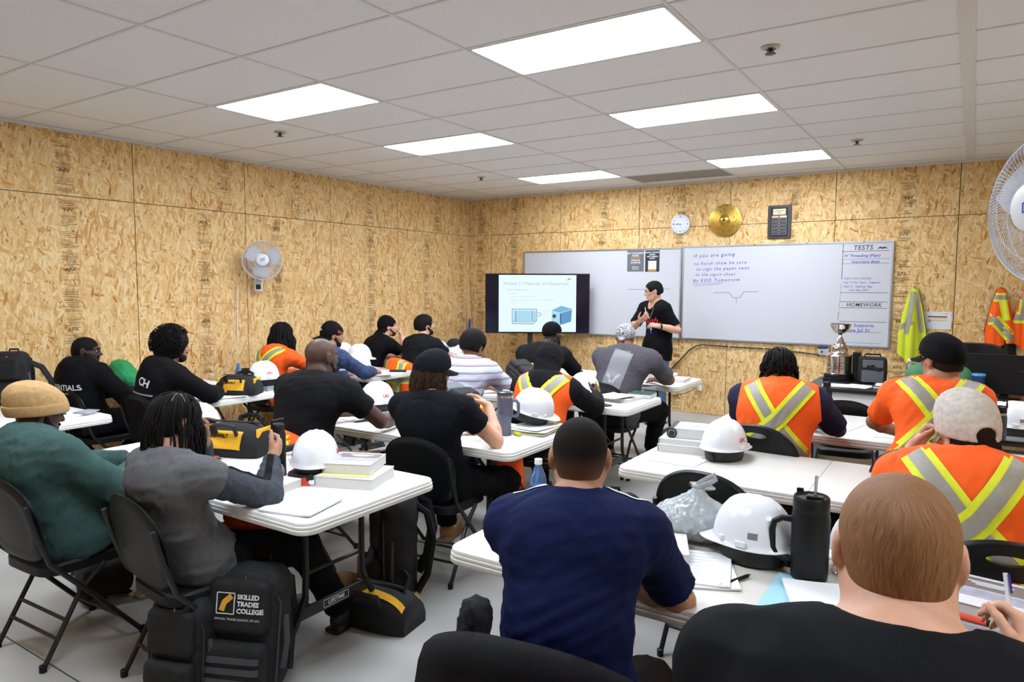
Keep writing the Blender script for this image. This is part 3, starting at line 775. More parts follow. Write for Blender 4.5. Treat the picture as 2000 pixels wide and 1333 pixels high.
# clock
ck = empty('wall_clock', (3.445, 0, 2.475), 0, 'round white wall clock reading quarter to nine', 'clock')
def disc_y(g, prof, seg=40):
    """lathe about the y axis, prof is (r, distance from wall)"""
    rings = [[(r * math.cos(2 * math.pi * j / seg), -d, r * math.sin(2 * math.pi * j / seg)) for j in range(seg)] for r, d in prof]
    return g.loft(rings)
disc_y(G(), [(0.125, 0.0), (0.13, 0.02), (0.128, 0.032), (0.12, 0.034), (0.117, 0.026)]).build('clock_rim', mat('clock_rim', (205, 208, 214), 0.35, 0.3), ck)
disc_y(G(), [(0.118, 0.02), (0.118, 0.0255)]).build('clock_face', mat('clock_face', (222, 228, 240), 0.4), ck, 0)
for n in range(12):
    a = R(90 - 30 * n)
    if n % 3 == 0: text_obj('numeral', str(12 if n == 0 else n), INKK, ck, (0.095 * math.cos(a), -0.0262, 0.095 * math.sin(a)), (1, 0, 0), (0, 0, 1), 0.036, bold=0.0008)
    else:
        c, s = math.cos(a), math.sin(a); G().add([(0.088 * c - 0.003 * s, -0.0265, 0.088 * s + 0.003 * c), (0.088 * c + 0.003 * s, -0.0265, 0.088 * s - 0.003 * c), (0.106 * c + 0.003 * s, -0.0265, 0.106 * s - 0.003 * c), (0.106 * c - 0.003 * s, -0.0265, 0.106 * s + 0.003 * c)], [(0, 1, 2, 3)]).build('hour_mark', INKK, ck, 0)
for nm, ang, L, w in (('hour_hand', 180 - 7, 0.058, 0.007), ('minute_hand', 180, 0.092, 0.005), ('second_hand', 200, 0.095, 0.0015)):
    a = R(ang if nm != 'second_hand' else -75); c, s = math.cos(a), math.sin(a)
    G().add([(-0.015 * c - w / 2 * s, -0.028, -0.015 * s + w / 2 * c), (-0.015 * c + w / 2 * s, -0.028, -0.015 * s - w / 2 * c), (L * c + w / 3 * s, -0.028, L * s - w / 3 * c), (L * c - w / 3 * s, -0.028, L * s + w / 3 * c)], [(0, 1, 2, 3)]).build(nm, INKK, ck, 0)

# cymbal
BRASS = mat('brass_cymbal', (214, 176, 84), 0.26, 0.9, noise=0.12, nscale=14)
cy = empty('cymbal', (4.03, -0.03, 2.50), 0, 'gold brass cymbal hung on the wall right of the clock', 'cymbal')
disc_y(G(), [(0.20, 0.0)] + [(0.20 - 0.004 * k, 0.004 + 0.0006 * k + (0.0008 if k % 2 else 0)) for k in range(34)] + [(0.062, 0.03), (0.052, 0.043), (0.03, 0.052), (0.01, 0.054)], 56).build('cymbal_bow', BRASS, cy, 60)
disc_y(G(), [(0.014, 0.05), (0.014, 0.06), (0.006, 0.064)], 12).build('hanging_nut', DARKMET, cy)
MARKB = mat('cymbal_signature', (74, 58, 26), 0.5)
rr = random.Random(3)
g = G()
for k in range(46):
    a = rr.uniform(0, 6.28); r0 = rr.uniform(0.11, 0.185); l = rr.uniform(0.01, 0.03); c, s = math.cos(a), math.sin(a); y0 = -0.034 + (r0 - 0.08) * 0.11
    g.add([(r0 * c, y0, r0 * s), ((r0 + 0.003) * c, y0, (r0 + 0.003) * s), ((r0 + 0.003) * c - l * s, y0, (r0 + 0.003) * s + l * c), (r0 * c - l * s, y0, r0 * s + l * c)], [(0, 1, 2, 3)])
tag(g.build('signature_marks', MARKB, cy, 0), kind='stuff')

# plaque
pq = empty('plaque', (4.683, 0, 2.45), 0, 'black wall plaque with cream title plate and rows of name plates', 'plaque')
G().rbox((0, -0.012, 0), (0.27, 0.024, 0.40), 0.004, 0.003).build('plaque_board', mat('plaque_edge', (48, 48, 52), 0.45), pq)
G().box((0, -0.0255, 0), (0.2, 0.003, 0.345)).build('inner_panel', mat('plaque_black', (14, 14, 16), 0.25), pq, 0)
CREAM = mat('cream_plate', (226, 206, 168), 0.4); SILV = mat('plate_silver', (150, 150, 152), 0.4, 0.3)
G().box((0, -0.028, 0.12), (0.145, 0.003, 0.07)).build('title_plate', CREAM, pq, 0)
for z, w_ in ((0.132, 0.11), (0.115, 0.04), (0.102, 0.03)): G().box((0, -0.0298, z), (w_, 0.001, 0.005)).build('engraved_line', MARKB, pq, 0)
for s in (-1, 1):
    G().box((s * 0.045, -0.028, 0.062), (0.08, 0.003, 0.024)).build('name_plate', CREAM if s > 0 else mat('tan_plate', (214, 170, 120), 0.4), pq, 0)
    for k in range(5):
        z = 0.026 - k * 0.041
        o = G().box((s * 0.045, -0.0275, z), (0.082, 0.002, 0.032)).build('name_plate', SILV, pq, 0)
        G().box((s * 0.045, -0.0288, z), (0.076, 0.001, 0.026)).build('plate_field', mat('plate_field', (44, 38, 42), 0.4), o, 0)

# notice papers
t = empty('notice', (6.365, -0.0005, 1.305), 0, 'landscape white notice with coloured bars, pinned right of the yellow vest', 'notice')
G().box((0, -0.001, 0), (0.28, 0.0015, 0.19)).build('sheet', PAPER2, t, 0)
for z, x0, x1, c in ((0.042, -0.085, 0.1, (150, 84, 52)), (0.036, -0.085, 0.1, (150, 84, 52)), (0.018, -0.03, 0.1, (210, 190, 80)), (0.002, -0.085, -0.05, (80, 130, 190)), (-0.002, -0.05, 0.1, (214, 190, 60)), (-0.014, -0.085, -0.05, (70, 120, 190))):
    G().box(((x0 + x1) / 2, -0.002, z), (x1 - x0, 0.001, 0.009)).build('colour_bar', mat('bar_%d_%d' % c[:2], c, 0.7), t, 0)
text_obj('lettering', 'S.T.C', INKK, t, (0.09, -0.002, 0.072), (1, 0, 0), (0, 0, 1), 0.013, bold=0.0004)
t = empty('notice', (6.25, -0.0005, 0.92), 2, 'blank white sheets pinned low on wall behind the stout man\'s cap brim', 'notice')
G().box((0, -0.001, 0), (0.20, 0.002, 0.26)).build('sheet', PAPER2, t, 0)
G().box((0.03, -0.003, 0.02), (0.20, 0.002, 0.24)).build('sheet', PAPER, t, 0)
t = empty('notice', (4.262, -0.0005, 0.855), 0, 'tiny white label stuck on the front wall below the right whiteboard', 'notice')
G().box((0, -0.001, 0), (0.034, 0.0015, 0.018)).build('sheet', PAPER, t, 0)
text_obj('lettering', 'STC', INKK, t, (0, -0.002, 0), (1, 0, 0), (0, 0, 1), 0.012)

# television on a rolling stand, turned to face the class
SCREEN_W, SCREEN_H = 1.43, 0.81
tvp = (1.62, -0.60, 1.42)
tv = empty('television', (tvp[0], tvp[1], 0), 33, 'wide flat television showing a slide, on a stand before the left whiteboard', 'television')
Z = tvp[2]
G().rbox((0, 0.02, Z), (SCREEN_W + 0.02, 0.05, SCREEN_H + 0.02), 0.01, 0.004).build('screen_housing', BLACKPL, tv)
G().box((0, -0.0065, Z), (SCREEN_W, 0.003, SCREEN_H)).build('screen_glass', mat('dark_screen', (10, 12, 30), 0.12, emit=0.3), tv, 0)
def emis(name, rgb, e):
    m = mat(name, rgb, 0.3, emit=e); m.node_tree.nodes['Principled BSDF'].inputs['Base Color'].default_value = (0.01, 0.01, 0.01, 1); return m
SLIDE = emis('slide_white', (226, 243, 250), 0.92)
sw, sh = 1.075, 0.79
sl = G().box((0.0, -0.0085, Z), (sw, 0.002, sh)).build('slide', SLIDE, tv, 0)
SLT = emis('slide_text', (160, 196, 204), 0.85); SLT2 = emis('slide_text_grey', (188, 214, 222), 0.85)
SLB = emis('slide_blue', (92, 158, 208), 0.8); SLC = emis('slide_cyan', (172, 220, 240), 0.85); SLD = emis('slide_dark_blue', (44, 88, 136), 0.6); SLO = emis('slide_gold', (224, 150, 40), 0.8)
def st(tx, x, z, s, m, al='LEFT'): text_obj('slide_lettering', tx, m, tv, (x, -0.0097, Z + z), (1, 0, 0), (0, 0, 1), s, align=al)
st('Module 7 | Materials and Equipment', -0.47, 0.275, 0.062, SLT)
st('Types of Interceptors', -0.43, 0.19, 0.036, SLT); st('Oil / Grease:', -0.41, 0.14, 0.026, SLT2)
st('Minimum requirement for the basin', -0.37, 0.095, 0.024, SLT2); st('Interceptors must be sized to the flow of the connected fixtures', -0.37, 0.045, 0.024, SLT2); st('and rate', -0.37, 0.015, 0.022, SLT2)
def sl_poly(name, pts, m, y=-0.0099):
    return G().add([(x, y, Z + z) for x, z in pts], [tuple(range(len(pts)))]).build(name, m, tv, 0)
def sl_line(name, pts, m, w=0.006):
    g = G()
    for a, b in zip(pts[:-1], pts[1:]):
        A, B = V((a[0], -0.0099, Z + a[1])), V((b[0], -0.0099, Z + b[1])); d = (B - A).normalized(); s = d.cross(V((0, -1, 0))) * w / 2; g.add([A - s, B - s, B + s, A + s], [(0, 1, 2, 3)])
    g.build(name, m, tv, 0)
sl_poly('diagram_fill', [(-0.33, -0.25), (-0.33, -0.10), (-0.02, -0.10), (-0.02, -0.25)], SLC)
sl_line('diagram_tank', [(-0.35, -0.08), (-0.35, -0.28), (-0.06, -0.285), (-0.01, -0.24), (-0.01, -0.08), (-0.35, -0.08)], SLB, 0.01)
sl_line('diagram_tank', [(-0.33, -0.22), (-0.33, -0.255), (-0.07, -0.258), (-0.03, -0.225), (-0.03, -0.10)], SLD, 0.006)
sl_line('diagram_pipe', [(-0.30, -0.10), (-0.30, -0.25)], SLD, 0.008); sl_line('diagram_pipe', [(-0.07, -0.10), (-0.07, -0.24)], SLD, 0.008); sl_line('diagram_outlet', [(0.0, -0.13), (0.045, -0.13), (0.05, -0.17), (0.0, -0.17)], SLB, 0.008)
for k in range(4): sl_line('diagram_note', [(0.07, -0.10 - 0.03 * k), (0.17 - 0.02 * k, -0.10 - 0.03 * k)], SLT2, 0.004)
sl_poly('tank_picture_side', [(0.20, -0.11), (0.20, -0.275), (0.32, -0.30), (0.32, -0.135)], SLC); sl_poly('tank_picture_front', [(0.32, -0.135), (0.32, -0.30), (0.47, -0.25), (0.48, -0.085)], SLB); sl_poly('tank_picture_lid', [(0.19, -0.10), (0.33, -0.03), (0.49, -0.075), (0.32, -0.13)], emis('slide_mid_blue', (124, 190, 226), 0.8))
sl_poly('tank_picture_slot', [(0.315, -0.14), (0.315, -0.27), (0.33, -0.275), (0.33, -0.14)], SLD, -0.0103)
sl_poly('tank_picture_inlet', [(0.235 + 0.026 * math.cos(6.28 * k / 14), -0.175 + 0.028 * math.sin(6.28 * k / 14)) for k in range(14)][::-1], SLD, -0.0103)
sl_poly('slide_logo', [(0.40, 0.315), (0.43, 0.35), (0.47, 0.36), (0.44, 0.345), (0.475, 0.335), (0.435, 0.33)], SLO)
G().box((-0.10, 0.07, 0.66), (0.07, 0.05, 1.25)).build('stand_post', BLACKM, tv, 0)
G().box((-0.10, 0.06, Z), (0.5, 0.04, 0.4)).build('mount_bracket', BLACKM, tv, 0)
for s in (-1, 1):
    a = G().box((-0.10 + s * 0.30, 0.05, 0.07), (0.05, 0.62, 0.04)).build('stand_foot', BLACKM, tv, 0)
    for q in (-1, 1): G().lathe([(0.02, 0), (0.028, 0.012), (0.028, 0.04), (0.02, 0.05)], (-0.10 + s * 0.30, 0.05 + q * 0.27, 0), 10).build('castor', BLACKPL, a)
G().box((-0.10, 0.07, 0.09), (0.62, 0.06, 0.04)).build('stand_crossbar', BLACKM, tv, 0)

# cable along the front wall, junction box, outlet
CABLE = mat('black_cable', (24, 23, 23), 0.5)
pts = [(3.30, -0.02, 0.50), (3.45, -0.02, 0.66), (3.60, -0.02, 0.83), (3.70, -0.02, 0.895), (3.78, -0.018, 0.91), (4.2, -0.016, 0.90), (4.6, -0.016, 0.90), (5.0, -0.016, 0.875), (5.20, -0.02, 0.86)]
cb = tag(G().tube(pts, 0.008, 8).build('power_cable', CABLE), 'thick black cable stapled along the front wall below the right whiteboard', 'cable')
for x in (3.78, 4.12, 4.55, 4.95): G().box((x, -0.012, 0.902), (0.012, 0.022, 0.026)).build('cable_clip', WHITE_EDGE, cb, 0)
jb = empty('junction_box', (5.245, 0, 0.90), 0, 'small grey electrical box on the wall left of the trophy, blue cloth on it', 'box')
G().rbox((0, -0.03, 0), (0.11, 0.06, 0.075), 0.006, 0.004).build('box_body', mat('grey_box', (176, 178, 184), 0.5), jb)
disc_y(G(), [(0.012, 0.06), (0.012, 0.066), (0.006, 0.067)], 14).build('knockout', BLACKM, jb).location = (-0.02, 0, 0)
tag(G().ell((5.215, -0.045, 0.955), (0.05, 0.03, 0.02)).ell((5.25, -0.04, 0.952), (0.03, 0.03, 0.016)).build('glove', cloth('blue_rag', (62, 72, 100))), 'crumpled blue glove lying on the small grey electrical box', 'glove')
oc = empty('wall_outlet', (3.735, 0, 0.37), 0, 'white wall outlet with yellow plug behind the front middle table', 'outlet')
G().rbox((0, -0.012, 0), (0.09, 0.024, 0.13), 0.004, 0.003).build('cover_plate', WHITE_EDGE, oc)
G().rbox((-0.01, -0.035, -0.02), (0.035, 0.03, 0.035), 0.006, 0.003).build('plug', mat('yellow_plug', (222, 196, 40), 0.5), oc)
tag(G().tube([(3.725, -0.05, 0.35), (3.6, -0.06, 0.27), (3.42, -0.08, 0.22), (3.25, -0.12, 0.24), (3.1, -0.15, 0.3)], 0.005, 6).build('extension_cord', CABLE), 'thin black cord running left from the yellow plug', 'cord')

# fans: wall fan at left and big fan at the right edge, blades at rest
FANW = mat('fan_white', (224, 224, 226), 0.35); FANB = mat('fan_blade', (206, 206, 214), 0.25, trans=0.0)
FANG = mat('fan_guard', (214, 214, 218), 0.4)
def wall_fan(label, hub, yawz, rad, word, pitch=0.0, arm=(0, 0.22, -0.2)):
    """front is -y before rotation"""
    t = empty('wall_fan', hub, yawz, label, 'fan'); t.rotation_euler = (R(pitch), 0, R(yawz))
    g = G(); n = 90
    for k in range(n):
        a = 2 * math.pi * k / n; tw = 0.35
        pts = []
        for q in range(7):
            f = q / 6; r = 0.075 * rad / 0.21 * (1 - f) + rad * f; y = -0.055 + 0.058 * f ** 3; b = a + tw * f
            pts.append((r * math.cos(b), y, r * math.sin(b)))
        pts.append((rad * math.cos(a + tw), 0.03, rad * math.sin(a + tw)))
        g.tube(pts, 0.0011, 3)
    for k in range(n):
        a = 2 * math.pi * k / n
        g.tube([(rad * math.cos(a), 0.0, rad * math.sin(a)), (rad * 0.93 * math.cos(a), 0.055, rad * 0.93 * math.sin(a)), (rad * 0.6 * math.cos(a), 0.09, rad * 0.6 * math.sin(a)), (rad * 0.25 * math.cos(a), 0.10, rad * 0.25 * math.sin(a))], 0.0011, 3)
    gd = g.build('guard_wires', FANG, t, 180); gd['kind'] = 'stuff'
    for r, y, w in ((rad, 0.004, 0.0035), (rad * 0.99, 0.014, 0.0045), (rad * 0.70, -0.03, 0.0018), (rad * 0.62, 0.09, 0.0022), (rad * 0.93, 0.055, 0.0022)):
        G().tube([(r * math.cos(2 * math.pi * j / 64), y, r * math.sin(2 * math.pi * j / 64)) for j in range(64)], w, 6, True).build('guard_ring', FANG, t)
    cap = disc_y(G(), [(0.068 * rad / 0.21, 0.050), (0.068 * rad / 0.21, 0.058), (0.06 * rad / 0.21, 0.064), (0.02, 0.067)]).build('hub_cap', FANW, t)
    text_obj('scribble', word, INKB, cap, (0, -0.0685, 0), (1, 0, 0.35), (-0.35, 0, 1), 0.040 * rad / 0.21, 0.3, 0.0006)
    for k in range(3):
        a0 = 2 * math.pi * k / 3 + 0.4
        def fn(u, v, a0=a0):
            r = rad * (0.18 + 0.70 * u); a = a0 + (v - 0.5) * (1.55 * (0.55 + 0.45 * math.sin(math.pi * min(u * 0.9 + 0.15, 1)))); y = 0.018 - 0.035 * (v - 0.5) * (1 + 0.3 * u)
            return (r * math.cos(a), y, r * math.sin(a))
        G().sheet(8, 6, fn, 0.002).build('fan_blade', FANB, t, 60)
    disc_y(G(), [(0.05, -0.19), (0.065, -0.17), (0.07, -0.10), (0.06, -0.095)], 24).build('motor_housing', FANW, t)
    G().tube([(0, 0.16, -0.02), (arm[0] * 0.5, 0.17, arm[2] * 0.6), arm], [0.022, 0.02, 0.028], 10).build('neck', FANW, t)
    return t
wf1 = wall_fan('white wall fan on the left OSB wall above the dreadlocked man', (0.29, -4.11, 1.93), 52, 0.205, 'Dil', -4, (-0.02, 0.20, -0.20))
G().rbox((-0.05, 0.245, -0.24), (0.09, 0.05, 0.16), 0.015, 0.006).build('wall_bracket', FANW, wf1); G().box((-0.05, 0.215, -0.27), (0.05, 0.02, 0.05)).build('switch_box', BLACKPL, wf1, 0)
tag(G().tube([(0.03, -4.235, 1.66), (0.012, -4.24, 1.3), (0.012, -4.245, 1.06)], 0.004, 6).build('fan_cord', WHITE_EDGE), 'white cord hanging straight down the OSB wall below the left fan', 'cord')
for y in (-4.20, -4.265): tag(G().tube([(0.03, y, 1.64), (0.012, y - 0.005, 1.36)], 0.002, 5).build('pull_cord', mat('tan_string', (190, 150, 84), 0.7)), 'thin pull string below the left wall fan, ' + ('nearer the corner' if y > -4.23 else 'nearer the camera'), 'cord')
wall_fan('big white fan cut off by the right edge of the picture', (6.862, -6.40, 1.91), -50, 0.225, 'Dil', 0, (0.22, 0.20, -0.10))

# offcut, blue tube in the corner
tag(G().rbox((0, 0, 0.87), (0.07, 0.02, 1.74), 0.002, 0.002).build('wooden_board', mat('raw_lumber', (206, 166, 112), 0.7, noise=0.1, nscale=20)), 'narrow raw wooden board leaning in the room corner', 'board').location = (0.115, -0.06, 0)
bpy.data.objects['wooden_board'].rotation_euler = (R(-2), R(-3), R(40))
tag(G().tube([(0.09, -0.16, 0.0), (0.075, -0.09, 1.14)], 0.016, 10).build('blue_pipe', plastic('blue_pipe', (36, 84, 190))), 'blue plastic pipe standing in the corner beside the wooden board', 'pipe')
# ---------------------------------------------------------------- things on tables
TZ = 0.743
HATW = mat('hard_hat_white', (236, 238, 242), 0.22, spec=0.5); HATB = mat('suspension_black', (22, 22, 24), 0.6); UFCR = mat('red_sticker', (206, 52, 50), 0.5); STKG = mat('grey_sticker', (120, 122, 128), 0.5)
HAT = [None]
def hat_mesh():
    g = G(); n = 48; rings = []
    def ring(fn): return [fn(2 * math.pi * j / n) for j in range(n)]
    def base(a, s=1.0, out=0.0): 
        c, si = math.cos(a), math.sin(a); return ((0.112 * s + out) * c, (0.138 * s + out) * si)
    def flange(a): 
        v = max(0, math.sin(a)); return 0.010 + 0.045 * v ** 3
    def dz(a): return -0.012 * max(0, math.sin(a)) ** 3
    rings.append(ring(lambda a: (*base(a, 0.94), 0.004)))
    rings.append(ring(lambda a: (*base(a, 1, flange(a) - 0.002), 0.0 + dz(a))))
    rings.append(ring(lambda a: (*base(a, 1, flange(a)), 0.003 + dz(a))))
    rings.append(ring(lambda a: (*base(a, 1, flange(a) - 0.002), 0.006 + dz(a))))
    rings.append(ring(lambda a: (*base(a, 1, 0.002), 0.010)))
    for t in (6, 14, 24, 34, 44, 54, 63, 72, 80, 86):
        b = R(t); s = math.cos(b) ** 0.80; z = 0.010 + 0.145 * math.sin(b) ** 1.05
        def p(a, s=s, z=z, t=t):
            x, y = base(a, s); rb = 0.0
            if t > 20:
                for xx, w in ((0, 0.012), (0.032, 0.008), (-0.032, 0.008)): rb = max(rb, 1 - abs(x - xx) / w)
            return (x, y, z + max(0, rb) * 0.004 * min(1, (t - 20) / 30))
        rings.append(ring(p))
    g.loft(rings); return g
def hard_hat(label, loc, rz=0, tilt=(0, 0), sticker=True):
    if HAT[0] is None:
        t = empty('hard_hat', (0, 0, 0), 0, label, 'hard hat', 'white hard hats')
        sh_ = hat_mesh().build('shell', HATW, t, 50)
        g = G()
        ring = lambda s, z: [(0.096 * s * math.cos(2 * math.pi * j / 32), 0.118 * s * math.sin(2 * math.pi * j / 32), z) for j in range(32)]
        g.loft([ring(0.95, 0.012), ring(1.0, 0.0), ring(0.98, -0.042), ring(0.93, -0.060), ring(0.90, -0.060), ring(0.93, -0.02), ring(0.90, 0.012)], (False, False)); g.build('suspension_band', HATB, t)
        kn = G().lathe([(0.018, 0), (0.018, 0.02), (0.01, 0.024)], (0, 0, 0), 14).build('ratchet_knob', HATB, t); kn.location = (0, -0.108, -0.04); kn.rotation_euler = (R(90), 0, 0)
        for s in (-1, 1):
            G().rbox((s * 0.118, -0.01, 0.020), (0.012, 0.038, 0.020), 0.004, 0.002, 2).build('accessory_slot', HATW, t)
            G().rbox((s * 0.104, 0.064, 0.022), (0.012, 0.016, 0.018), 0.004, 0.002, 2).build('accessory_slot', HATW, t)
        bv = bvh_of(sh_)
        decal_text('sticker_lettering', 'UFC', UFCR, t, bv, V((0, 0.4, 0.058)), V((-1, 0, 0)), V((0, 0, 1)), V((0, -1, 0)), 0.036, 0, 0.0012, 0.0012)
        decal_text('sticker_lettering', 'UFC', UFCR, t, bv, V((0.4, 0.0, 0.055)), V((0, 1, 0)), V((0, 0, 1)), V((-1, 0, 0)), 0.030, 0.1, 0.0012, 0.0012)
        decal_strip('small_sticker', [V((-0.4, -0.06, 0.05)), V((-0.4, -0.03, 0.05))], 0.02, STKG, t, bv, V((1, 0, 0)), 0.0012, 3, 2)
        HAT[0] = t; t.location = loc; t.rotation_euler = (R(tilt[0]), R(tilt[1]), R(rz)); return t
    h_ = dup(HAT[0], loc, 0, label, rot=(R(tilt[0]), R(tilt[1]), R(rz)))
    if not sticker:
        for ch in list(h_.children):
            if ch.name.startswith('sticker'): bpy.data.objects.remove(ch)
    return h_
hz = TZ + 0.061
hard_hat('white hard hat beside stacked books at left front table, orange ear guard under it', (4.06, -6.72, hz + 0.012), 39)
hard_hat('white hard hat propped behind the braided man, partly behind tool bag', (2.98, -6.62, TZ + 0.09), 60, (-38, 0), False)
hard_hat('white hard hat on the clear box beside small tool bag at left wall', (1.47, -5.03, TZ + 0.040 + 0.061), -9)
hard_hat('white hard hat in front of the camouflage sleeved man, upper of two', (1.02, -3.42, hz + 0.06), -70, (0, 0), False)
hard_hat('white hard hat lower and nearer the camouflage sleeved man\'s hand', (1.26, -3.68, hz), -60, (0, 0), False)
hard_hat('white hard hat half hidden behind another one at third left table', (0.72, -3.38, hz + 0.06), 80)
hard_hat('white hard hat in front of the broad bald man, red letters at its side', (3.02, -5.22, hz), -7)
hard_hat('white hard hat tilted on a paper pile right of the grey tumbler', (4.33, -5.15, TZ + 0.115), -50, (-14, 10), False)
hard_hat('white hard hat right of the hooded man in the middle', (4.04, -3.86, hz), 75, (0, 0), False)
hard_hat('white hard hat next to stacked binders at the end of the long cream table', (5.60, -5.24, hz), -16)
hard_hat('white hard hat with wide brim left of the black jug at right front', (6.10, -6.60, hz + 0.006), 78, (0, 0), False)
hard_hat('white hard hat between the black jug and the red haired man', (6.46, -6.50, hz), 100, (0, 0), False)
hd_ = hard_hat('white hard hat with scribbled drawing near the dark monitor at right', (6.80, -3.52, hz), 75, (0, 0), False)
g = G(); g.tube([(0.02 * math.cos(a_) * (1 + 0.2 * math.sin(3 * a_)), 0, 0.015 * math.sin(a_)) for a_ in np.linspace(0, 6.283, 22, False)], 0.0012, 4, True); sc_ = g.build('scribble', INKK, hd_); sc_.location = (0.104, -0.04, 0.085); sc_.rotation_euler = (R(20), 0, R(80))
hard_hat('white hard hat cut off by right picture edge beside navy bottle', (6.955, -3.62, hz), 80)
hard_hat('white hard hat on the far left front table by the wall', (1.02, -2.0, hz), 40)
# ear muff of hi-vis orange under the first hat
o = tag(G().tube([(0.10 * math.cos(t), 0.112 * math.sin(t), 0) for t in np.linspace(0, 6.283, 24, False)], 0.020, 8, True).build('ear_muff_band', mat('orange_foam', (238, 88, 20), 0.6)), 'orange and black ear guard ring lying under the hard hat beside books', 'ear guard'); o.location = (4.06, -6.72, TZ + 0.021)
G().tube([(0.104 * math.cos(t), 0.116 * math.sin(t), 0.004) for t in np.linspace(-2.2, 0.9, 18)], 0.0215, 8).build('black_cover', HATB, o)

# paper, books, binders
def papers(name, label, x, y, rz, w=0.216, d=0.279, n=1, z=TZ, curl=0.0, m=PAPER, cat='paper', group=None, prints=0, hang=0.0):
    h = max(0.0022, 0.0006 * n)
    def fn(u, v):
        a, b = (u - 0.5) * w, (v - 0.5) * d
        return (a, b, h + curl * max(0, abs(u - 0.5) * 2 - 0.3) ** 2 * (1 if u > 0.5 else 0.5) + curl * 0.6 * max(0, v - 0.6) ** 2 - hang * max(0, 0.25 - v) ** 2 * 4)
    o = G().sheet(10, 8, fn, h * 0.92).build(name, m, None, 40); o.location = (x, y, z); o.rotation_euler = (0, 0, R(rz)); tag(o, label, cat, group)
    if prints:
        g = G(); q = random.Random(int(x * 100))
        for k in range(prints):
            yy = 0.4 - 0.8 * k / prints; L0 = q.uniform(0.4, 0.8); zz = fn(0.5, 0.5 + yy)[2] + 0.0006
            g.add([(-w * 0.40, d * yy, zz), (-w * 0.40 + w * L0, d * yy, zz), (-w * 0.40 + w * L0, d * yy + 0.003, zz), (-w * 0.40, d * yy + 0.003, zz)], [(0, 1, 2, 3)])
        g.build('print_lines', mat('print_grey', (176, 176, 186), 0.7), o, 0)['kind'] = 'stuff'
    return o
PAGES = mat('page_edges', (222, 220, 214), 0.8, noise=0.05, nscale=200); COVER = mat('cover_white', (228, 226, 230), 0.35); COVG = mat('cover_grey', (132, 120, 118), 0.4); COVP = mat('cover_photo', (176, 174, 190), 0.4, noise=0.2, nscale=25); BINDB = mat('binder_black', (30, 30, 32), 0.5); YELP = mat('yellow_paper', (238, 230, 150), 0.75); TEALP = mat('teal_paper', (200, 224, 214), 0.75); PINKP = mat('pink_paper', (232, 200, 206), 0.75); BLUEP = mat('blue_folder', (168, 216, 226), 0.5)
def book(label, x, y, rz, w, d, h, z=TZ, cover=COVER, spine_m=None, art=False, name='book', tilt=0, group=None):
    t = empty(name, (x, y, z), rz, label, 'book', group); t.rotation_euler = (R(tilt), 0, R(rz))
    G().box((0.002, 0, h / 2), (w - 0.008, d - 0.006, h - 0.004)).build('page_block', PAGES, t, 0)
    G().rbox((0, 0, h - 0.0012), (w, d, 0.0024), 0.004, 0.0006, 2).build('cover', cover, t, 0); G().rbox((0, 0, 0.0012), (w, d, 0.0024), 0.004, 0.0006, 2).build('cover', cover, t, 0)
    G().box((-w / 2 + 0.0012, 0, h / 2), (0.0024, d, h)).build('spine', spine_m or cover, t, 0)
    if art:
        G().box((w * 0.02, d * 0.24, h + 0.0003), (w * 0.9, d * 0.36, 0.0008)).build('cover_band', COVG, t, 0); G().box((w * 0.02, -d * 0.10, h + 0.0003), (w * 0.9, d * 0.26, 0.0008)).build('cover_picture', COVP, t, 0)
        for q in range(3): G().box((w * 0.05, d * (0.30 - 0.05 * q), h + 0.0008), (w * (0.5 - 0.1 * q), 0.006, 0.0006)).build('title_line', PAPER, t, 0)
    return t
# left front table
book('thick white book under another at left front table corner', 4.265, -6.66, 20, 0.29, 0.26, 0.048, cover=COVER)
papers('note_pad', 'yellow pad sticking out between two thick books', 4.25, -6.67, 26, 0.24, 0.22, 6, TZ + 0.048, m=YELP)
book('worn thick book with grey and white cover, on top of the pile', 4.235, -6.63, 24, 0.235, 0.225, 0.045, TZ + 0.053, art=True, tilt=0)
papers('paper_stack', 'stack of white sheets overhanging the table edge beside the folding table leg', 4.36, -7.06, 14, 0.25, 0.25, 14, curl=0.012)
book('thick white open manual under the braided man\'s forearm', 4.04, -7.02, 10, 0.235, 0.27, 0.038, cover=PAPER)
papers('paper', 'curled white sheet beside the black bottle in the braided man\'s hand', 3.85, -6.94, -20, curl=0.03)
papers('paper', 'white sheets between the beanie man and the braided man', 2.86, -6.92, 8, n=5, prints=6)
t = book('black folder with white sheets at the left end of left front table', 2.88, -7.08, 16, 0.24, 0.2, 0.016, cover=BINDB, name='folder')
papers('sheet_pile', 'loose white sheet half out of the black folder', 2.84, -7.10, 30, 0.22, 0.17, 3, TZ + 0.016, curl=0.012)
book('grey notebook beside the phone near braided man\'s cheek', 3.20, -6.83, 30, 0.11, 0.15, 0.012, cover=COVG, name='notebook')
t = empty('phone', (3.24, -6.76, TZ), 40, 'black phone lying beside carabiner keys on left front table', 'phone'); G().rbox((0, 0, 0.0045), (0.075, 0.155, 0.009), 0.012, 0.002).build('phone_body', BLACKPL, t); G().rbox((0, 0, 0.0093), (0.069, 0.149, 0.0006), 0.01, 0.0001).build('phone_screen', mat('phone_glass', (60, 62, 70), 0.1), t)
STEEL = mat('polished_steel', (180, 180, 184), 0.22, 0.95)
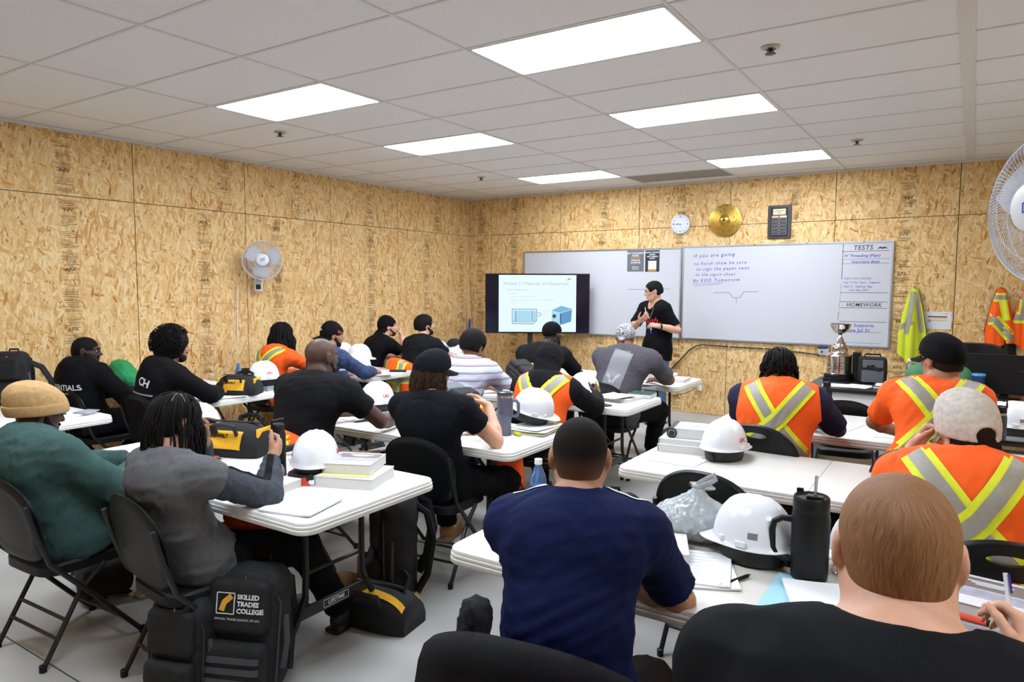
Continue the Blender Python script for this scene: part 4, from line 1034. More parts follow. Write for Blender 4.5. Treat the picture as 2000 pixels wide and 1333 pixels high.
t = empty('carabiner_keys', (3.34, -6.80, TZ + 0.005), 0, 'steel carabiner and keys in front of the tool bag', 'keys'); G().tube([(0.035 * math.cos(a) * (1 + 0.2 * math.sin(a)), 0.022 * math.sin(a), 0) for a in np.linspace(0, 6.283, 20, False)], 0.004, 6, True).build('carabiner', STEEL, t); G().box((0.02, 0.03, 0), (0.05, 0.012, 0.002)).build('key', STEEL, t, 0); G().box((-0.01, 0.035, 0.003), (0.03, 0.022, 0.006)).build('tag', mat('orange_tag', (220, 110, 50), 0.5), t, 0)
REDW = mat('red_wrapper', (212, 70, 60), 0.35)
t = empty('candy_wrapper', (4.10, -6.84, TZ), 30, 'crumpled red and silver wrapper before the stacked books', 'wrapper')
G().loft([[(-0.05, -0.02, 0.001), (0.045, -0.03, 0.001), (0.05, 0.02, 0.001), (-0.03, 0.03, 0.001)], [(-0.02, -0.01, 0.028), (0.02, -0.012, 0.034), (0.024, 0.008, 0.022), (-0.01, 0.012, 0.03)]]).build('wrapper_body', REDW, t, 0); G().loft([[(0.03, -0.02, 0.002), (0.075, -0.01, 0.002), (0.07, 0.03, 0.002), (0.03, 0.03, 0.002)], [(0.04, 0, 0.03), (0.06, 0.005, 0.03), (0.055, 0.015, 0.02), (0.04, 0.015, 0.026)]]).build('silver_fold', STEEL, t, 0)
def bottle(name, label, x, y, prof, m, z=TZ, cat='bottle', rot=(0, 0, 0), parts=()):
    t = empty(name, (x, y, z), 0, label, cat); t.rotation_euler = tuple(R(a) for a in rot)
    G().lathe(prof, seg=28).build('bottle_body', m, t, 40)
    for pn, pr, pm in parts: G().lathe(pr, seg=28).build(pn, pm, t, 40)
    return t
MATTEB = mat('matte_black', (17, 17, 18), 0.5, spec=0.3)
t = bottle('water_bottle', 'slim black bottle held up by the braided man', 3.885, -6.80, [(0.036, 0), (0.037, 0.004), (0.037, 0.20), (0.034, 0.215)], MATTEB, parts=[('cap', [(0.032, 0.212), (0.033, 0.22), (0.033, 0.25), (0.028, 0.256)], BLACKPL)])
G().tube([(0.0, 0.03, 0.235), (0, 0.035, 0.275), (0, -0.035, 0.275), (0, -0.03, 0.235)], 0.006, 6).build('carry_loop', BLACKPL, t)
# tool bags
YELF = mat('yellow_bag_cloth', (242, 178, 32), 0.75, noise=0.06, nscale=60, bump=0.2, bscale=800); BLKF = mat('black_bag_cloth', (17, 16, 18), 0.8, noise=0.1, nscale=50, bump=0.25, bscale=700)
def tool_bag(label, loc, rz, s=1.0, word='DEWALT', panel=True):
    t = empty('tool_bag', loc, rz, label, 'tool bag', 'black and yellow tool bags'); t.scale = (s, s, s)
    g = G(); sec = []
    for u in np.linspace(-1, 1, 13):
        q = (1 - 0.25 * abs(u) ** 3); x = u * 0.165; hh = 0.155 * (1 - 0.28 * abs(u) ** 4); w = 0.105 * q
        sec.append([(x, -w, 0.004), (x, -w * 1.03, hh * 0.35), (x, -w * 0.82, hh * 0.72), (x, -w * 0.30, hh), (x, w * 0.30, hh), (x, w * 0.82, hh * 0.72), (x, w * 1.03, hh * 0.35), (x, w, 0.004)])
    b = g.loft(sec).build('bag_body', BLKF, t, 60); bv = bvh_of(b)
    for s_ in (-1, 1):
        v = []; 
        d = V((0, -s_ * 0.75, -0.66))
        p = None if not panel else decal_strip('yellow_panel', [V((-0.085, s_ * 0.115, 0.105)), V((0.085, s_ * 0.115, 0.105))], 0.085, YELF, t, bv, d, 0.003, 12, 8)
        if p: decal_text('lettering', word, BLACKPL, t, bv, V((-0.035 * -s_, s_ * 0.112, 0.118)), V((-s_, 0, 0)), V((0, -s_ * 0.66, 0.75)), d, 0.024, 0, 0.001, 0.005)
        G().tube([(-0.06, s_ * 0.092, 0.11), (-0.062, s_ * 0.115, 0.155), (-0.03, s_ * 0.13, 0.165), (0.03, s_ * 0.13, 0.165), (0.062, s_ * 0.115, 0.155), (0.06, s_ * 0.092, 0.11)], 0.008, 6, flat=2.0).build('handle', BLKF, t)
    if not panel:
        for s_ in (-1, 1): decal_strip('yellow_trim', [V((-0.15, s_ * 0.03, 0.3)), V((-0.02, s_ * 0.05, 0.3)), V((0.15, s_ * 0.06, 0.3))], 0.022, YELF, t, bv, V((0, 0, -1)), 0.004, 20, 2)
    for s_ in (-1, 1) if panel else (): G().rbox((s_ * 0.150, 0, 0.09), (0.012, 0.12, 0.09), 0.004, 0.002, 2).build('end_panel', YELF, t)
    G().box((0, 0, 0.1565), (0.25, 0.016, 0.004)).build('zipper', BLACKPL, t, 0)
    return t
tool_bag('black and yellow tool bag standing open on the left front table', (3.32, -6.62, TZ), 18, 1.12)
tool_bag('smaller black and yellow tool bag by left wall, left of a hard hat', (1.50, -5.30, TZ), 28, 1.05)
t = tool_bag('black and yellow tool bag lying on the floor under the left front table end', (4.29, -6.52, 0.0), 8, 1.2, panel=False)
# small camera-like tool with orange band behind the bottle
t = empty('flashlight', (3.60, -6.46, TZ + 0.03), 70, 'black flashlight with orange collar behind the black bottle', 'flashlight'); G().tube([(-0.12, 0, 0), (0.03, 0, 0.01)], 0.02, 12).build('barrel', MATTEB, t); G().tube([(0.03, 0, 0.01), (0.06, 0, 0.012)], 0.03, 12).build('orange_collar', mat('orange_plastic', (240, 104, 22), 0.4), t); G().tube([(0.06, 0, 0.012), (0.085, 0, 0.013)], 0.033, 12).build('lens_head', MATTEB, t)

# left wall tables
def soft_blob(name, label, cat, S, m, h=0.012, wr=None, base=(0, 0, 0)):
    o = link(name, S.mesh(name, h, 0, base, wr), m, None, 180); o.location = base; return tag(o, label, cat)
S = Sdf(); I3 = np.eye(3)
S.ell((0.27, -5.62, 0.83), I3, (0.17, 0.13, 0.10), 0.04); S.ell((0.22, -5.62, 0.92), I3, (0.13, 0.09, 0.07), 0.05); S.plane((0, 0, TZ), (0, 0, -1))
soft_blob('shopping_bag', 'slumped green cloth bag behind the white binder by left wall', 'bag', S, mat('green_bag_cloth', (24, 138, 78), 0.7, noise=0.08, nscale=30), 0.010, wrinkles(0.012, 10, 5), (0.27, -5.62, TZ))
PETC = mat('clear_green_plastic', (150, 214, 178), 0.12, trans=0.85)
o = bottle('soda_bottle', 'clear green plastic bottle lying against the green cloth bag', 0.44, -5.52, [(0.03, 0), (0.034, 0.01), (0.034, 0.15), (0.014, 0.20), (0.014, 0.22)], PETC, TZ + 0.02, rot=(-20, 10, 30), parts=[('cap', [(0.0155, 0.215), (0.0155, 0.235)], mat('green_cap', (30, 150, 80), 0.4))])
book('thick white binder with pages between the two hooded men', 0.86, -5.52, 12, 0.29, 0.29, 0.06, cover=PAPER, name='binder'); papers('paper', 'white top sheet on the thick binder between the hooded men', 0.86, -5.50, 18, 0.28, 0.24, 3, TZ + 0.06, curl=0.02)
o = tag(G().tube([(-0.065, 0, 0), (0.07, 0, 0)], 0.008, 8).build('highlighter', mat('pink_highlighter', (236, 84, 112), 0.4)), 'pink highlighter on the binder between the hooded men', 'highlighter'); o.location = (0.96, -5.60, TZ + 0.072); o.rotation_euler = (0, 0, R(10)); G().tube([(0.07, 0, 0), (0.085, 0, 0)], 0.006, 8).build('pen_tip', PAPER, o)
BLUEB = mat('blue_clear_plastic', (120, 170, 225), 0.12, trans=0.75); 
bottle('water_bottle', 'small blue water bottle with white label near small tool bag at left wall', 1.10, -5.02, [(0.030, 0), (0.033, 0.01), (0.033, 0.12), (0.030, 0.14), (0.013, 0.18), (0.013, 0.195)], BLUEB, parts=[('label_band', [(0.0338, 0.05), (0.0338, 0.10)], PAPER), ('cap', [(0.0145, 0.192), (0.0145, 0.21)], mat('blue_cap', (60, 110, 200), 0.4))])
papers('paper', 'white sheets beside the afro haired man\'s elbow', 1.40, -5.38, 14, n=6)
t = empty('storage_box', (1.47, -5.03, TZ), 12, 'clear plastic box under the hard hat at left wall', 'box'); G().rbox((0, 0, 0.015), (0.20, 0.14, 0.03), 0.01, 0.003).build('box_tub', mat('clear_tub', (200, 206, 212), 0.2, trans=0.4), t); G().rbox((0, 0, 0.035), (0.21, 0.15, 0.010), 0.012, 0.003).build('box_lid', mat('grey_lid', (150, 152, 158), 0.35), t)
tag(G().ell((0, 0, 0), (0.035, 0.03, 0.012)).build('orange_peel', mat('orange_item', (238, 110, 30), 0.6)), 'small orange object behind the afro haired man\'s arm', 'orange').location = (1.28, -5.10, TZ + 0.012)
papers('paper', 'white sheet right of the small tool bag at left wall', 1.55, -5.47, -10, n=3, curl=0.01)
# far-left near table (beside the beanie man)
papers('paper_pile', 'pile of white sheets at end of table beside tan beanie', 1.32, -6.62, 10, 0.30, 0.26, 24, prints=5); t = book('dark booklet with coloured cover on the sheets beside tan beanie', 1.42, -6.50, 24, 0.10, 0.14, 0.008, TZ + 0.016, COVP, name='booklet')
# far tables
papers('paper', 'white sheet under the camouflage sleeved man\'s writing hand', 1.56, -3.70, -20, n=3, curl=0.01)
o = tag(G().tube([(-0.09, 0, 0), (0.09, 0, 0)], 0.011, 8, flat=1.3).build('glasses_case', BLACKPL), 'slim black case at the end of third left table', 'case'); o.location = (1.57, -3.40, TZ + 0.012); o.rotation_euler = (0, 0, R(35))
papers('paper', 'white sheet beside the chin resting man\'s elbow', 1.02, -2.32, 0, n=4, prints=4)
book('white book under the arm of the chin resting man', 0.70, -2.28, 8, 0.22, 0.28, 0.03, cover=COVER)
t = book('thick white book on the far left front table corner', 1.46, -1.98, 20, 0.25, 0.3, 0.07, cover=COVER); papers('paper', 'pale green sheets on top of thick white book at front left table', 1.45, -1.98, 30, 0.25, 0.3, 4, TZ + 0.07, m=TEALP); book('grey edged white book right of thick book at front left table', 1.54, -2.22, 6, 0.12, 0.24, 0.045, cover=COVER)
S = Sdf(); S.ell((1.16, -1.92, 0.80), I3, (0.13, 0.10, 0.09), 0.03); S.ell((1.22, -1.88, 0.87), I3, (0.06, 0.05, 0.05), 0.03); S.plane((0, 0, TZ), (0, 0, -1)); soft_blob('plastic_bag', 'white crumpled bag on front left table, black cap on it', 'bag', S, mat('white_bag', (222, 224, 228), 0.35), 0.010, wrinkles(0.012, 30, 15), (1.16, -1.92, TZ))
S = Sdf(); S.ell((1.14, -1.86, 0.93), I3, (0.09, 0.10, 0.06), 0.03); S.ell((1.06, -1.90, 0.915), I3, (0.10, 0.06, 0.012), 0.02); soft_blob('cap', 'black cap with pale front on top of the white bag', 'cap', S, BLKF, 0.008, None, (1.14, -1.86, 0.93)); 
G().ell((0.03, -0.04, 0.03), (0.045, 0.04, 0.05)).build('pale_front_panel', mat('pale_panel', (206, 206, 208), 0.6), bpy.data.objects['cap'])

# middle tables
papers('paper', 'white sheets left of the hard hat before the bald man', 2.94, -5.32, 12, n=8, prints=6); papers('paper', 'curled white sheet in front of bald man\'s forearm', 3.18, -5.50, -12, n=3, curl=0.05); book('dark thin notebook on sheets before the bald man', 2.80, -5.16, 8, 0.20, 0.26, 0.012, TZ + 0.006, BINDB, name='notebook')
t = empty('tumbler', (4.285, -5.405, TZ), 0, 'tall grey tumbler with handle and clear lid at middle table end', 'tumbler'); TUM = mat('grey_blue_enamel', (92, 94, 112), 0.38)
G().lathe([(0.036, 0), (0.038, 0.003), (0.039, 0.10), (0.048, 0.115), (0.050, 0.13), (0.050, 0.235)], seg=32).build('tumbler_body', TUM, t, 40); G().lathe([(0.0505, 0.235), (0.0505, 0.252)], seg=32).build('steel_rim', STEEL, t, 40); G().lathe([(0.050, 0.252), (0.0515, 0.256), (0.0505, 0.272), (0.040, 0.275), (0.038, 0.268)], seg=32).build('lid', mat('smoke_lid', (70, 72, 84), 0.2), t, 40); G().rbox((0.008, 0.0, 0.278), (0.05, 0.018, 0.012), 0.004, 0.002).build('lid_slider', mat('pale_slider', (206, 200, 196), 0.4), t)
a = R(10); ux = V((math.cos(a), math.sin(a), 0)); G().tube([V((0, 0, z)) + ux * r for r, z in ((0.048, 0.222), (0.075, 0.222), (0.090, 0.205), (0.090, 0.150), (0.082, 0.128), (0.05, 0.122))], 0.0085, 8, flat=1.3).build('handle', TUM, t)
text_obj('lettering', 'Stanley', STEEL, t, (0.012, -0.0508, 0.145), (0.95, 0.2, 0), (0, 0, 1), 0.012, lift=0.0)
for i, (dx, dy, rz, n, m_) in enumerate(((0, 0, 8, 10, PAPER), (0.01, 0.01, -4, 6, YELP), (-0.01, 0.015, 14, 8, PAPER), (0.02, 0.0, 4, 6, PAPER), (0.0, 0.02, -8, 5, PAPER))): papers('paper_pile', ('lowest sheets of the ragged paper pile under the tilted hard hat', 'yellow sheet showing in ragged paper pile under tilted hard hat', 'middle sheets of ragged paper pile under tilted hard hat', 'upper sheets of ragged paper pile under tilted hard hat', 'topmost sheets of ragged paper pile under tilted hard hat')[i], 4.385 + dx, -5.20 + dy, rz, 0.24, 0.30, n, TZ + 0.0075 * i, curl=0.010, m=m_)
o = tag(G().tube([(-0.03, 0, 0), (0.03, 0, 0)], 0.011, 10).build('marker_stub', mat('yellow_marker', (226, 216, 50), 0.4)), 'short yellow marker right of the grey tumbler\'s foot', 'marker'); o.location = (4.36, -5.38, TZ + 0.012); o.rotation_euler = (0, 0, R(-20)); G().tube([(0.03, 0, 0), (0.042, 0, 0)], 0.007, 8).build('marker_cap', mat('yellow_cap', (190, 170, 30), 0.4), o)
G().rbox((4.20, -5.48, TZ + 0.02), (0.05, 0.06, 0.04), 0.006, 0.003).build('small_box', COVER); tag(bpy.data.objects['small_box'], 'small white box left of the grey tumbler', 'box')
def backpack(label, loc, rz, s=1.0, tilt=(0, 0), grey=False, logo=None, words=None, seed=1, cat='backpack', molle=False):
    """stands upright, pocket side is -y; z up"""
    t = empty('backpack', loc, rz, label, cat, 'black backpacks'); t.scale = (s, s, s); t.rotation_euler = (R(tilt[0]), R(tilt[1]), R(rz))
    S = Sdf(); S.rbx((0, 0, 0.235), I3, (0.155, 0.085, 0.235), 0.07, 0.03); S.rbx((0, 0.02, 0.42), I3, (0.125, 0.06, 0.06), 0.05, 0.05); S.plane((0, 0, 0.0), (0, 0, -1))
    b = link('main_compartment', S.mesh('main_compartment', 0.010, 0, (0, 0, 0), wrinkles(0.006, 14, seed)), BLKF, t, 180)
    S = Sdf(); S.rbx((0, -0.085, 0.34), I3, (0.125, 0.035, 0.105), 0.035, 0.02); p1 = link('upper_pocket', S.mesh('upper_pocket', 0.009, 0, (0, 0, 0), wrinkles(0.004, 18, seed + 1)), mat('grey_bag_panel', (92, 94, 98), 0.6) if grey else BLKF, t, 180)
    S = Sdf(); S.rbx((0, -0.095, 0.115), I3, (0.13, 0.045, 0.10), 0.04, 0.02); p2 = link('lower_pocket', S.mesh('lower_pocket', 0.009, 0, (0, 0, 0), wrinkles(0.004, 18, seed + 2)), BLKF, t, 180)
    WEB = mat('grey_webbing', (62, 62, 66), 0.7)
    if molle:
        bv = bvh_of(p2)
        for z in (0.075, 0.115, 0.155): decal_strip('webbing_band', [V((-0.115, -0.3, z)), V((0.115, -0.3, z))], 0.024, WEB, t, bv, V((0, 1, 0)), 0.004, 20, 2)
    for sx in (-1, 1):
        G().tube([(sx * 0.07, 0.075, 0.43), (sx * 0.085, 0.13, 0.40), (sx * 0.09, 0.155, 0.28), (sx * 0.10, 0.13, 0.13), (sx * 0.12, 0.085, 0.06)], 0.012, 6, flat=2.4).build('shoulder_strap', BLKF, t)
        G().tube([(sx * 0.158, -0.02, 0.10), (sx * 0.17, -0.02, 0.2), (sx * 0.158, -0.02, 0.30)], 0.006, 6, flat=2).build('side_strap', WEB, t)
    G().tube([(-0.04, 0.06, 0.465), (-0.035, 0.065, 0.50), (0.035, 0.065, 0.50), (0.04, 0.06, 0.465)], 0.009, 6).build('carry_handle', BLKF, t)
    G().tube([(-0.15, -0.055, 0.06), (-0.152, -0.055, 0.35), (-0.10, -0.055, 0.455), (0.10, -0.055, 0.455), (0.152, -0.055, 0.35), (0.15, -0.055, 0.06)], 0.004, 5).build('main_zipper', mat('zip_black', (46, 46, 48), 0.4), t)
    G().tube([(0.02, -0.09, 0.452), (0.022, -0.10, 0.42)], 0.003, 5).build('zip_pull', STEEL, t)
    return t, p1, p2
papers('paper', 'white sheet by striped polo man\'s fist', 3.42, -3.96, 10, n=3)
# dark bag on middle table between the striped man and tumbler
t, p1, p2 = backpack('black backpack with grey flap lying on table between polo man and grey tumbler', (3.86, -5.20, TZ + 0.10), 70, 0.72, (-78, 0), True, seed=41)
t, p1, p2 = backpack('black backpack with yellow trim lying on table left of the hooded man', (3.56, -3.88, TZ + 0.10), 62, 0.72, (-72, 0), False, seed=42)
for k in range(3): G().box((0.135, -0.10, 0.30 - 0.07 * k), (0.03, 0.012, 0.025)).build('yellow_tab', YELF, t, 0)
# safety vest lying on the middle table
S = Sdf(); S.rbx((3.72, -5.02 - 0.05, 0.79), [nrm((0.95, 0.3, 0)), nrm((-0.3, 0.95, 0)), (0, 0, 1)] if False else np.array([[0.95, 0.31, 0], [-0.31, 0.95, 0], [0, 0, 1]]), (0.16, 0.11, 0.055), 0.05, 0.02); S.plane((0, 0, TZ), (0, 0, -1))
HV_O2 = MATS.get('hi_vis_orange') or mat('hi_vis_orange', (255, 96, 8), 0.8, noise=0.05, nscale=30, bump=0.2, bscale=700); HV_Y2 = mat('hi_vis_yellow', (226, 232, 40), 0.7, noise=0.04, nscale=60); HV_G2 = mat('reflective_grey', (152, 146, 136), 0.5, noise=0.05, nscale=60)
o = soft_blob('safety_vest', 'folded orange safety vest on the table before the long haired man', 'vest', S, HV_O2, 0.010, wrinkles(0.010, 20, 6), (3.72, -5.07, TZ)); bv = bvh_of(o)
decal_strip('yellow_stripe', [V((-0.16, -0.10, 0.3)), V((0.16, 0.02, 0.3))], 0.07, HV_Y2, o, bv, V((0, 0, -1)), 0.004, 20, 5); decal_strip('reflective_stripe', [V((-0.18, -0.02, 0.3)), V((0.14, 0.10, 0.3))], 0.06, HV_G2, o, bv, V((0, 0, -1)), 0.006, 20, 5)
# third middle table
papers('paper', 'printed sheet right of hooded man with phone', 4.16, -3.72, 8, prints=8, m=PAPER2); book('white open book at end of third middle table', 4.34, -3.74, -6, 0.22, 0.27, 0.028, cover=PAPER); book('green covered book behind the open white book', 4.40, -3.50, 4, 0.20, 0.18, 0.035, cover=mat('green_cover', (54, 84, 72), 0.4)); papers('paper', 'large curled white page on open book at third middle table', 4.30, -3.80, -16, 0.26, 0.24, 2, TZ + 0.03, curl=0.03)
t = empty('phone', (4.31, -4.06, TZ), 60, 'dark phone at the edge of third middle table', 'phone'); G().rbox((0, 0, 0.0045), (0.075, 0.15, 0.009), 0.012, 0.002).build('phone_body', BLACKPL, t); G().rbox((0, 0, 0.0093), (0.069, 0.144, 0.0006), 0.01, 0.0001).build('phone_screen', mat('phone_glass', (60, 62, 70), 0.1), t)
o = tag(G().tube([(-0.06, 0, 0), (0.06, 0, 0)], 0.0055, 8).build('pen', mat('pen_yellow', (222, 200, 50), 0.4)), 'yellow pen in the hooded man\'s raised fist', 'pen'); o.location = (4.285, -4.10, 0.875); o.rotation_euler = (0, R(70), R(40))
G().tube([(0.06, 0, 0), (0.07, 0, 0)], 0.003, 6).build('pen_tip', BLACKPL, o)
# front middle table
book('white ring binder under green papers at front middle table', 4.13, -2.36, 10, 0.27, 0.29, 0.055, cover=COVER, name='binder'); papers('paper_pile', 'pale green sheets on top of binder at front middle table', 4.10, -2.36, 20, 0.25, 0.29, 14, TZ + 0.055, m=TEALP, curl=0.01); book('pink edged pad beside green papers at front middle table', 4.31, -2.38, 4, 0.18, 0.26, 0.03, cover=PINKP, name='writing_pad'); papers('paper', 'white sheet near table edge before the instructor', 4.20, -2.66, 6, n=4); papers('paper_pile', 'open white binder pages left of the bandana man', 3.62, -2.48, 0, 0.40, 0.28, 20, curl=0.02)
# second right table and helmets
t = bottle('water_bottle', 'slim black bottle with loop lid at the far side of second right table', 5.845, -3.60, [(0.034, 0), (0.036, 0.004), (0.036, 0.19), (0.022, 0.215)], MATTEB, parts=[('cap', [(0.024, 0.213), (0.026, 0.22), (0.026, 0.245), (0.02, 0.25)], BLACKPL)]); G().tube([(-0.022, 0, 0.245), (-0.02, 0, 0.275), (0.02, 0, 0.275), (0.022, 0, 0.245)], 0.005, 6).build('carry_loop', BLACKPL, t)
papers('paper', 'white sheet beside twists haired man\'s right arm', 5.98, -3.92, -12, n=2); papers('paper', 'white sheet in front of the stout man in orange shirt', 6.30, -4.02, 10, n=2)
t = bottle('water_bottle', 'navy flask with black handle lid near the right edge hard hats', 6.85, -3.88, [(0.044, 0), (0.046, 0.004), (0.046, 0.15), (0.042, 0.165)], mat('navy_enamel', (42, 52, 74), 0.35), parts=[('steel_ring', [(0.0435, 0.163), (0.0435, 0.175)], STEEL), ('cap', [(0.043, 0.175), (0.043, 0.21), (0.038, 0.215)], BLACKPL)]); G().tube([(-0.04, 0, 0.205), (-0.04, 0, 0.25), (0.04, 0, 0.25), (0.04, 0, 0.205)], 0.007, 6).build('carry_handle', BLACKPL, t)
t = bottle('travel_mug', 'blue travel mug behind the stout man\'s shoulder', 6.76, -2.0, [(0.042, 0), (0.045, 0.005), (0.047, 0.17), (0.050, 0.175), (0.050, 0.19)], mat('blue_steel', (38, 76, 132), 0.3, 0.4), cat='mug', parts=[('lid', [(0.049, 0.19), (0.052, 0.196), (0.046, 0.21)], mat('blue_lid', (70, 140, 190), 0.35))])
t = empty('food_container', (6.92, -4.15, TZ), 4, 'dark lidded food container at right edge by the cream cap', 'container'); G().rbox((0, 0, 0.03), (0.19, 0.14, 0.06), 0.02, 0.004).build('tub', mat('smoked_tub', (40, 44, 42), 0.2), t); G().rbox((0, 0, 0.065), (0.20, 0.15, 0.012), 0.022, 0.004).build('lid', mat('dark_lid', (26, 30, 30), 0.25), t); G().rbox((0, -0.0705, 0.028), (0.14, 0.004, 0.02), 0.001, 0.001).build('food_window', mat('food_brown', (134, 112, 66), 0.6, noise=0.4, nscale=120), t)
# third right table
bz = TZ
book('white closed binder at bottom of the stack on long cream table', 5.36, -5.13, 8, 0.29, 0.26, 0.042, bz, COVER, name='binder'); book('white book in the middle of the stack on long cream table', 5.36, -5.12, 8, 0.285, 0.25, 0.030, bz + 0.042, COVER, art=True); t = book('black spined ring binder on top of the stack on long cream table', 5.40, -5.09, 10, 0.24, 0.22, 0.055, bz + 0.073, COVP, BINDB, name='ring_binder'); G().tube([(-0.125, -0.112, 0.028), (-0.125, 0.112, 0.028)], 0.030, 12).build('rolled_spine', BINDB, t)
G().tube([(-0.125 + 0.018 * math.cos(a_), -0.114, 0.028 + 0.018 * math.sin(a_)) for a_ in np.linspace(0, 6.283, 14, False)], 0.002, 5, True).build('binder_ring', STEEL, t)
papers('paper', 'white printed sheet before the binder stack on long cream table', 5.40, -5.42, -4, 0.27, 0.19, 1, prints=0)
# first right table
S = Sdf(); S.ell((5.85, -6.50, 0.81), I3, (0.145, 0.12, 0.075), 0.03); S.ell((5.90, -6.47, 0.80), I3, (0.12, 0.11, 0.065), 0.04); S.cap((5.86, -6.50, 0.84), (5.868, -6.49, 0.925), 0.085, 0.018, 0.05); S.cap((5.868, -6.49, 0.91), (5.872, -6.488, 0.935), 0.022, 0.016, 0.01); S.plane((0, 0, TZ), (0, 0, -1))
def bag_wr(P, N):
    d = P - A_(5.866, -6.492, 0.95); a = np.arctan2(d[:, 1], d[:, 0]); r = np.sqrt((d[:, :2] ** 2).sum(1)); w = np.clip(1 - (0.95 - P[:, 2]) / 0.2, 0, 1)
    return 0.007 * w * np.abs(np.sin(a * 9 + np.sin(P[:, 2] * 60))) - 0.004 * w + wrinkles(0.010, 26, 3)(P, N) * (1 - 0.6 * w)
A_ = lambda *a: np.array(a, float)
PBAG = mat('grey_plastic_film', (172, 178, 180), 0.22, noise=0.06, nscale=20, spec=0.6, alpha=0.93)
o = link('plastic_bag', S.mesh('plastic_bag', 0.0065, 0, (5.866, -6.492, TZ), bag_wr), PBAG, None, 180); o.location = (5.866, -6.492, TZ); tag(o, 'grey translucent plastic bag knotted at top on right front table', 'bag')
G().tube([(0.0, 0, 0.18), (0.012, 0.0, 0.202), (0.045, 0.005, 0.228), (0.062, 0.004, 0.24), (0.066, 0.002, 0.226), (0.045, 0.0, 0.210), (0.01, 0, 0.192)], [0.012, 0.011, 0.009, 0.009, 0.009, 0.010, 0.012], 8, flat=1.6).build('bag_handle', PBAG, o, 60); G().ell((0.002, 0, 0.192), (0.024, 0.02, 0.014)).build('bag_knot', PBAG, o)
book('small white box of papers between plastic bag and navy shirted man', 5.86, -6.72, 22, 0.10, 0.20, 0.045, cover=PAPER, name='box')
for i, (x, y, rz, n) in enumerate(((5.98, -6.80, 24, 10), (5.965, -6.79, 15, 8))): papers('paper_pile', ('lower printed sheets by the black pen on right front table', 'top printed sheets by the black pen on right front table')[i], x, y, rz, 0.22, 0.28, n, TZ + 0.006 * i, prints=8 if i else 0, curl=0.008)
o = tag(G().tube([(-0.07, 0, 0), (0.07, 0, 0)], 0.006, 8).build('pen', BLACKPL), 'black pen lying right of printed sheets on right front table', 'pen'); o.location = (6.10, -6.83, TZ + 0.007); o.rotation_euler = (0, 0, R(68)); G().tube([(0.07, 0, 0), (0.082, 0, 0)], 0.003, 6).build('pen_tip', STEEL, o)
t = empty('insulated_jug', (6.29, -6.66, TZ), 0, 'large black insulated jug with clear straw on right front table', 'jug')
G().lathe([(0.050, 0), (0.054, 0.004), (0.056, 0.02), (0.058, 0.20), (0.055, 0.215), (0.0545, 0.222)], seg=36).build('jug_body', MATTEB, t, 40); G().lathe([(0.0535, 0.222), (0.055, 0.226), (0.054, 0.265), (0.050, 0.270), (0.046, 0.262)], seg=36).build('jug_lid', MATTEB, t, 40); G().rbox((0.012, -0.012, 0.268), (0.05, 0.03, 0.014), 0.006, 0.003).build('spout_flap', BLACKPL, t)
G().loft([[(-0.054 + 0.02 * k, -0.0 + 0.045 - 0.02 * k * k * 0, z) for k in (0, 1)] + [(-0.034, 0.055, z), (-0.05, 0.055, z)] for z in (0.262, 0.276)]).build('lid_tab', BLACKPL, t)
G().tube([(0.01, 0.0, 0.262), (0.012, -0.0, 0.335)], 0.0048, 10).build('straw', mat('clear_straw', (206, 196, 196), 0.15, trans=0.6), t)
hd2 = V((-0.97, -0.25, 0)).normalized(); G().tube([V((0, 0, z)) + hd2 * r for r, z in ((0.054, 0.188), (0.085, 0.190), (0.108, 0.176), (0.114, 0.15), (0.112, 0.09), (0.100, 0.066), (0.076, 0.058), (0.055, 0.06))], 0.0105, 10).build('handle', MATTEB, t)
papers('paper_pile', 'fan of white sheets in front of the red haired man', 6.42, -6.84, 20, 0.30, 0.30, 16, TZ + 0.004, curl=0.02); G().rbox((6.36, -6.82, TZ + 0.002), (0.32, 0.30, 0.004), 0.006, 0.001).build('folder', BLUEP); tag(bpy.data.objects['folder.001'] if 'folder.001' in bpy.data.objects else bpy.data.objects['folder'], 'pale blue folder under the white sheets at right front table', 'folder'); 
t = book('thick manual with picture cover and maple leaf right of the red haired man', 6.75, -6.62, -8, 0.23, 0.24, 0.055, cover=COVER, art=True, name='manual')
g = G(); pts_ = []; 
for k in range(22):
    a_ = 2 * math.pi * k / 22; r_ = (0.010 if k % 2 else 0.0055); pts_.append((0.085 + r_ * math.cos(a_), -0.10 + r_ * math.sin(a_), 0.0562))
g.add(pts_, [tuple(range(22))]).build('maple_leaf', UFCR, t, 0)
papers('paper', 'white rounded sheet near the red haired man\'s wrist', 6.72, -6.92, 10, 0.16, 0.2, 2)
o = tag(G().tube([(-0.06, 0, 0), (0.06, 0, 0)], 0.009, 10).build('marker', mat('red_marker', (222, 74, 44), 0.4)), 'red marker lying on the thick manual\'s near edge', 'marker'); o.location = (6.70, -6.77, TZ + 0.03); o.rotation_euler = (0, 0, R(-8)); G().tube([(0.06, 0, 0), (0.075, 0, 0)], 0.0085, 10).build('marker_cap', BLACKPL, o)
G().rbox((6.72, -6.765, TZ + 0.01), (0.20, 0.05, 0.02), 0.003, 0.002).build('pencil_case', mat('grey_case', (172, 170, 174), 0.4)); tag(bpy.data.objects['pencil_case'], 'flat grey case under the red marker beside manual', 'case')
t = empty('spiral_notebook', (6.905, -6.50, TZ), -4, 'colourful spiral notebook with yellow wire at right edge', 'notebook'); G().box((0, 0, 0.012), (0.16, 0.20, 0.02)).build('page_block', PAGES, t, 0)
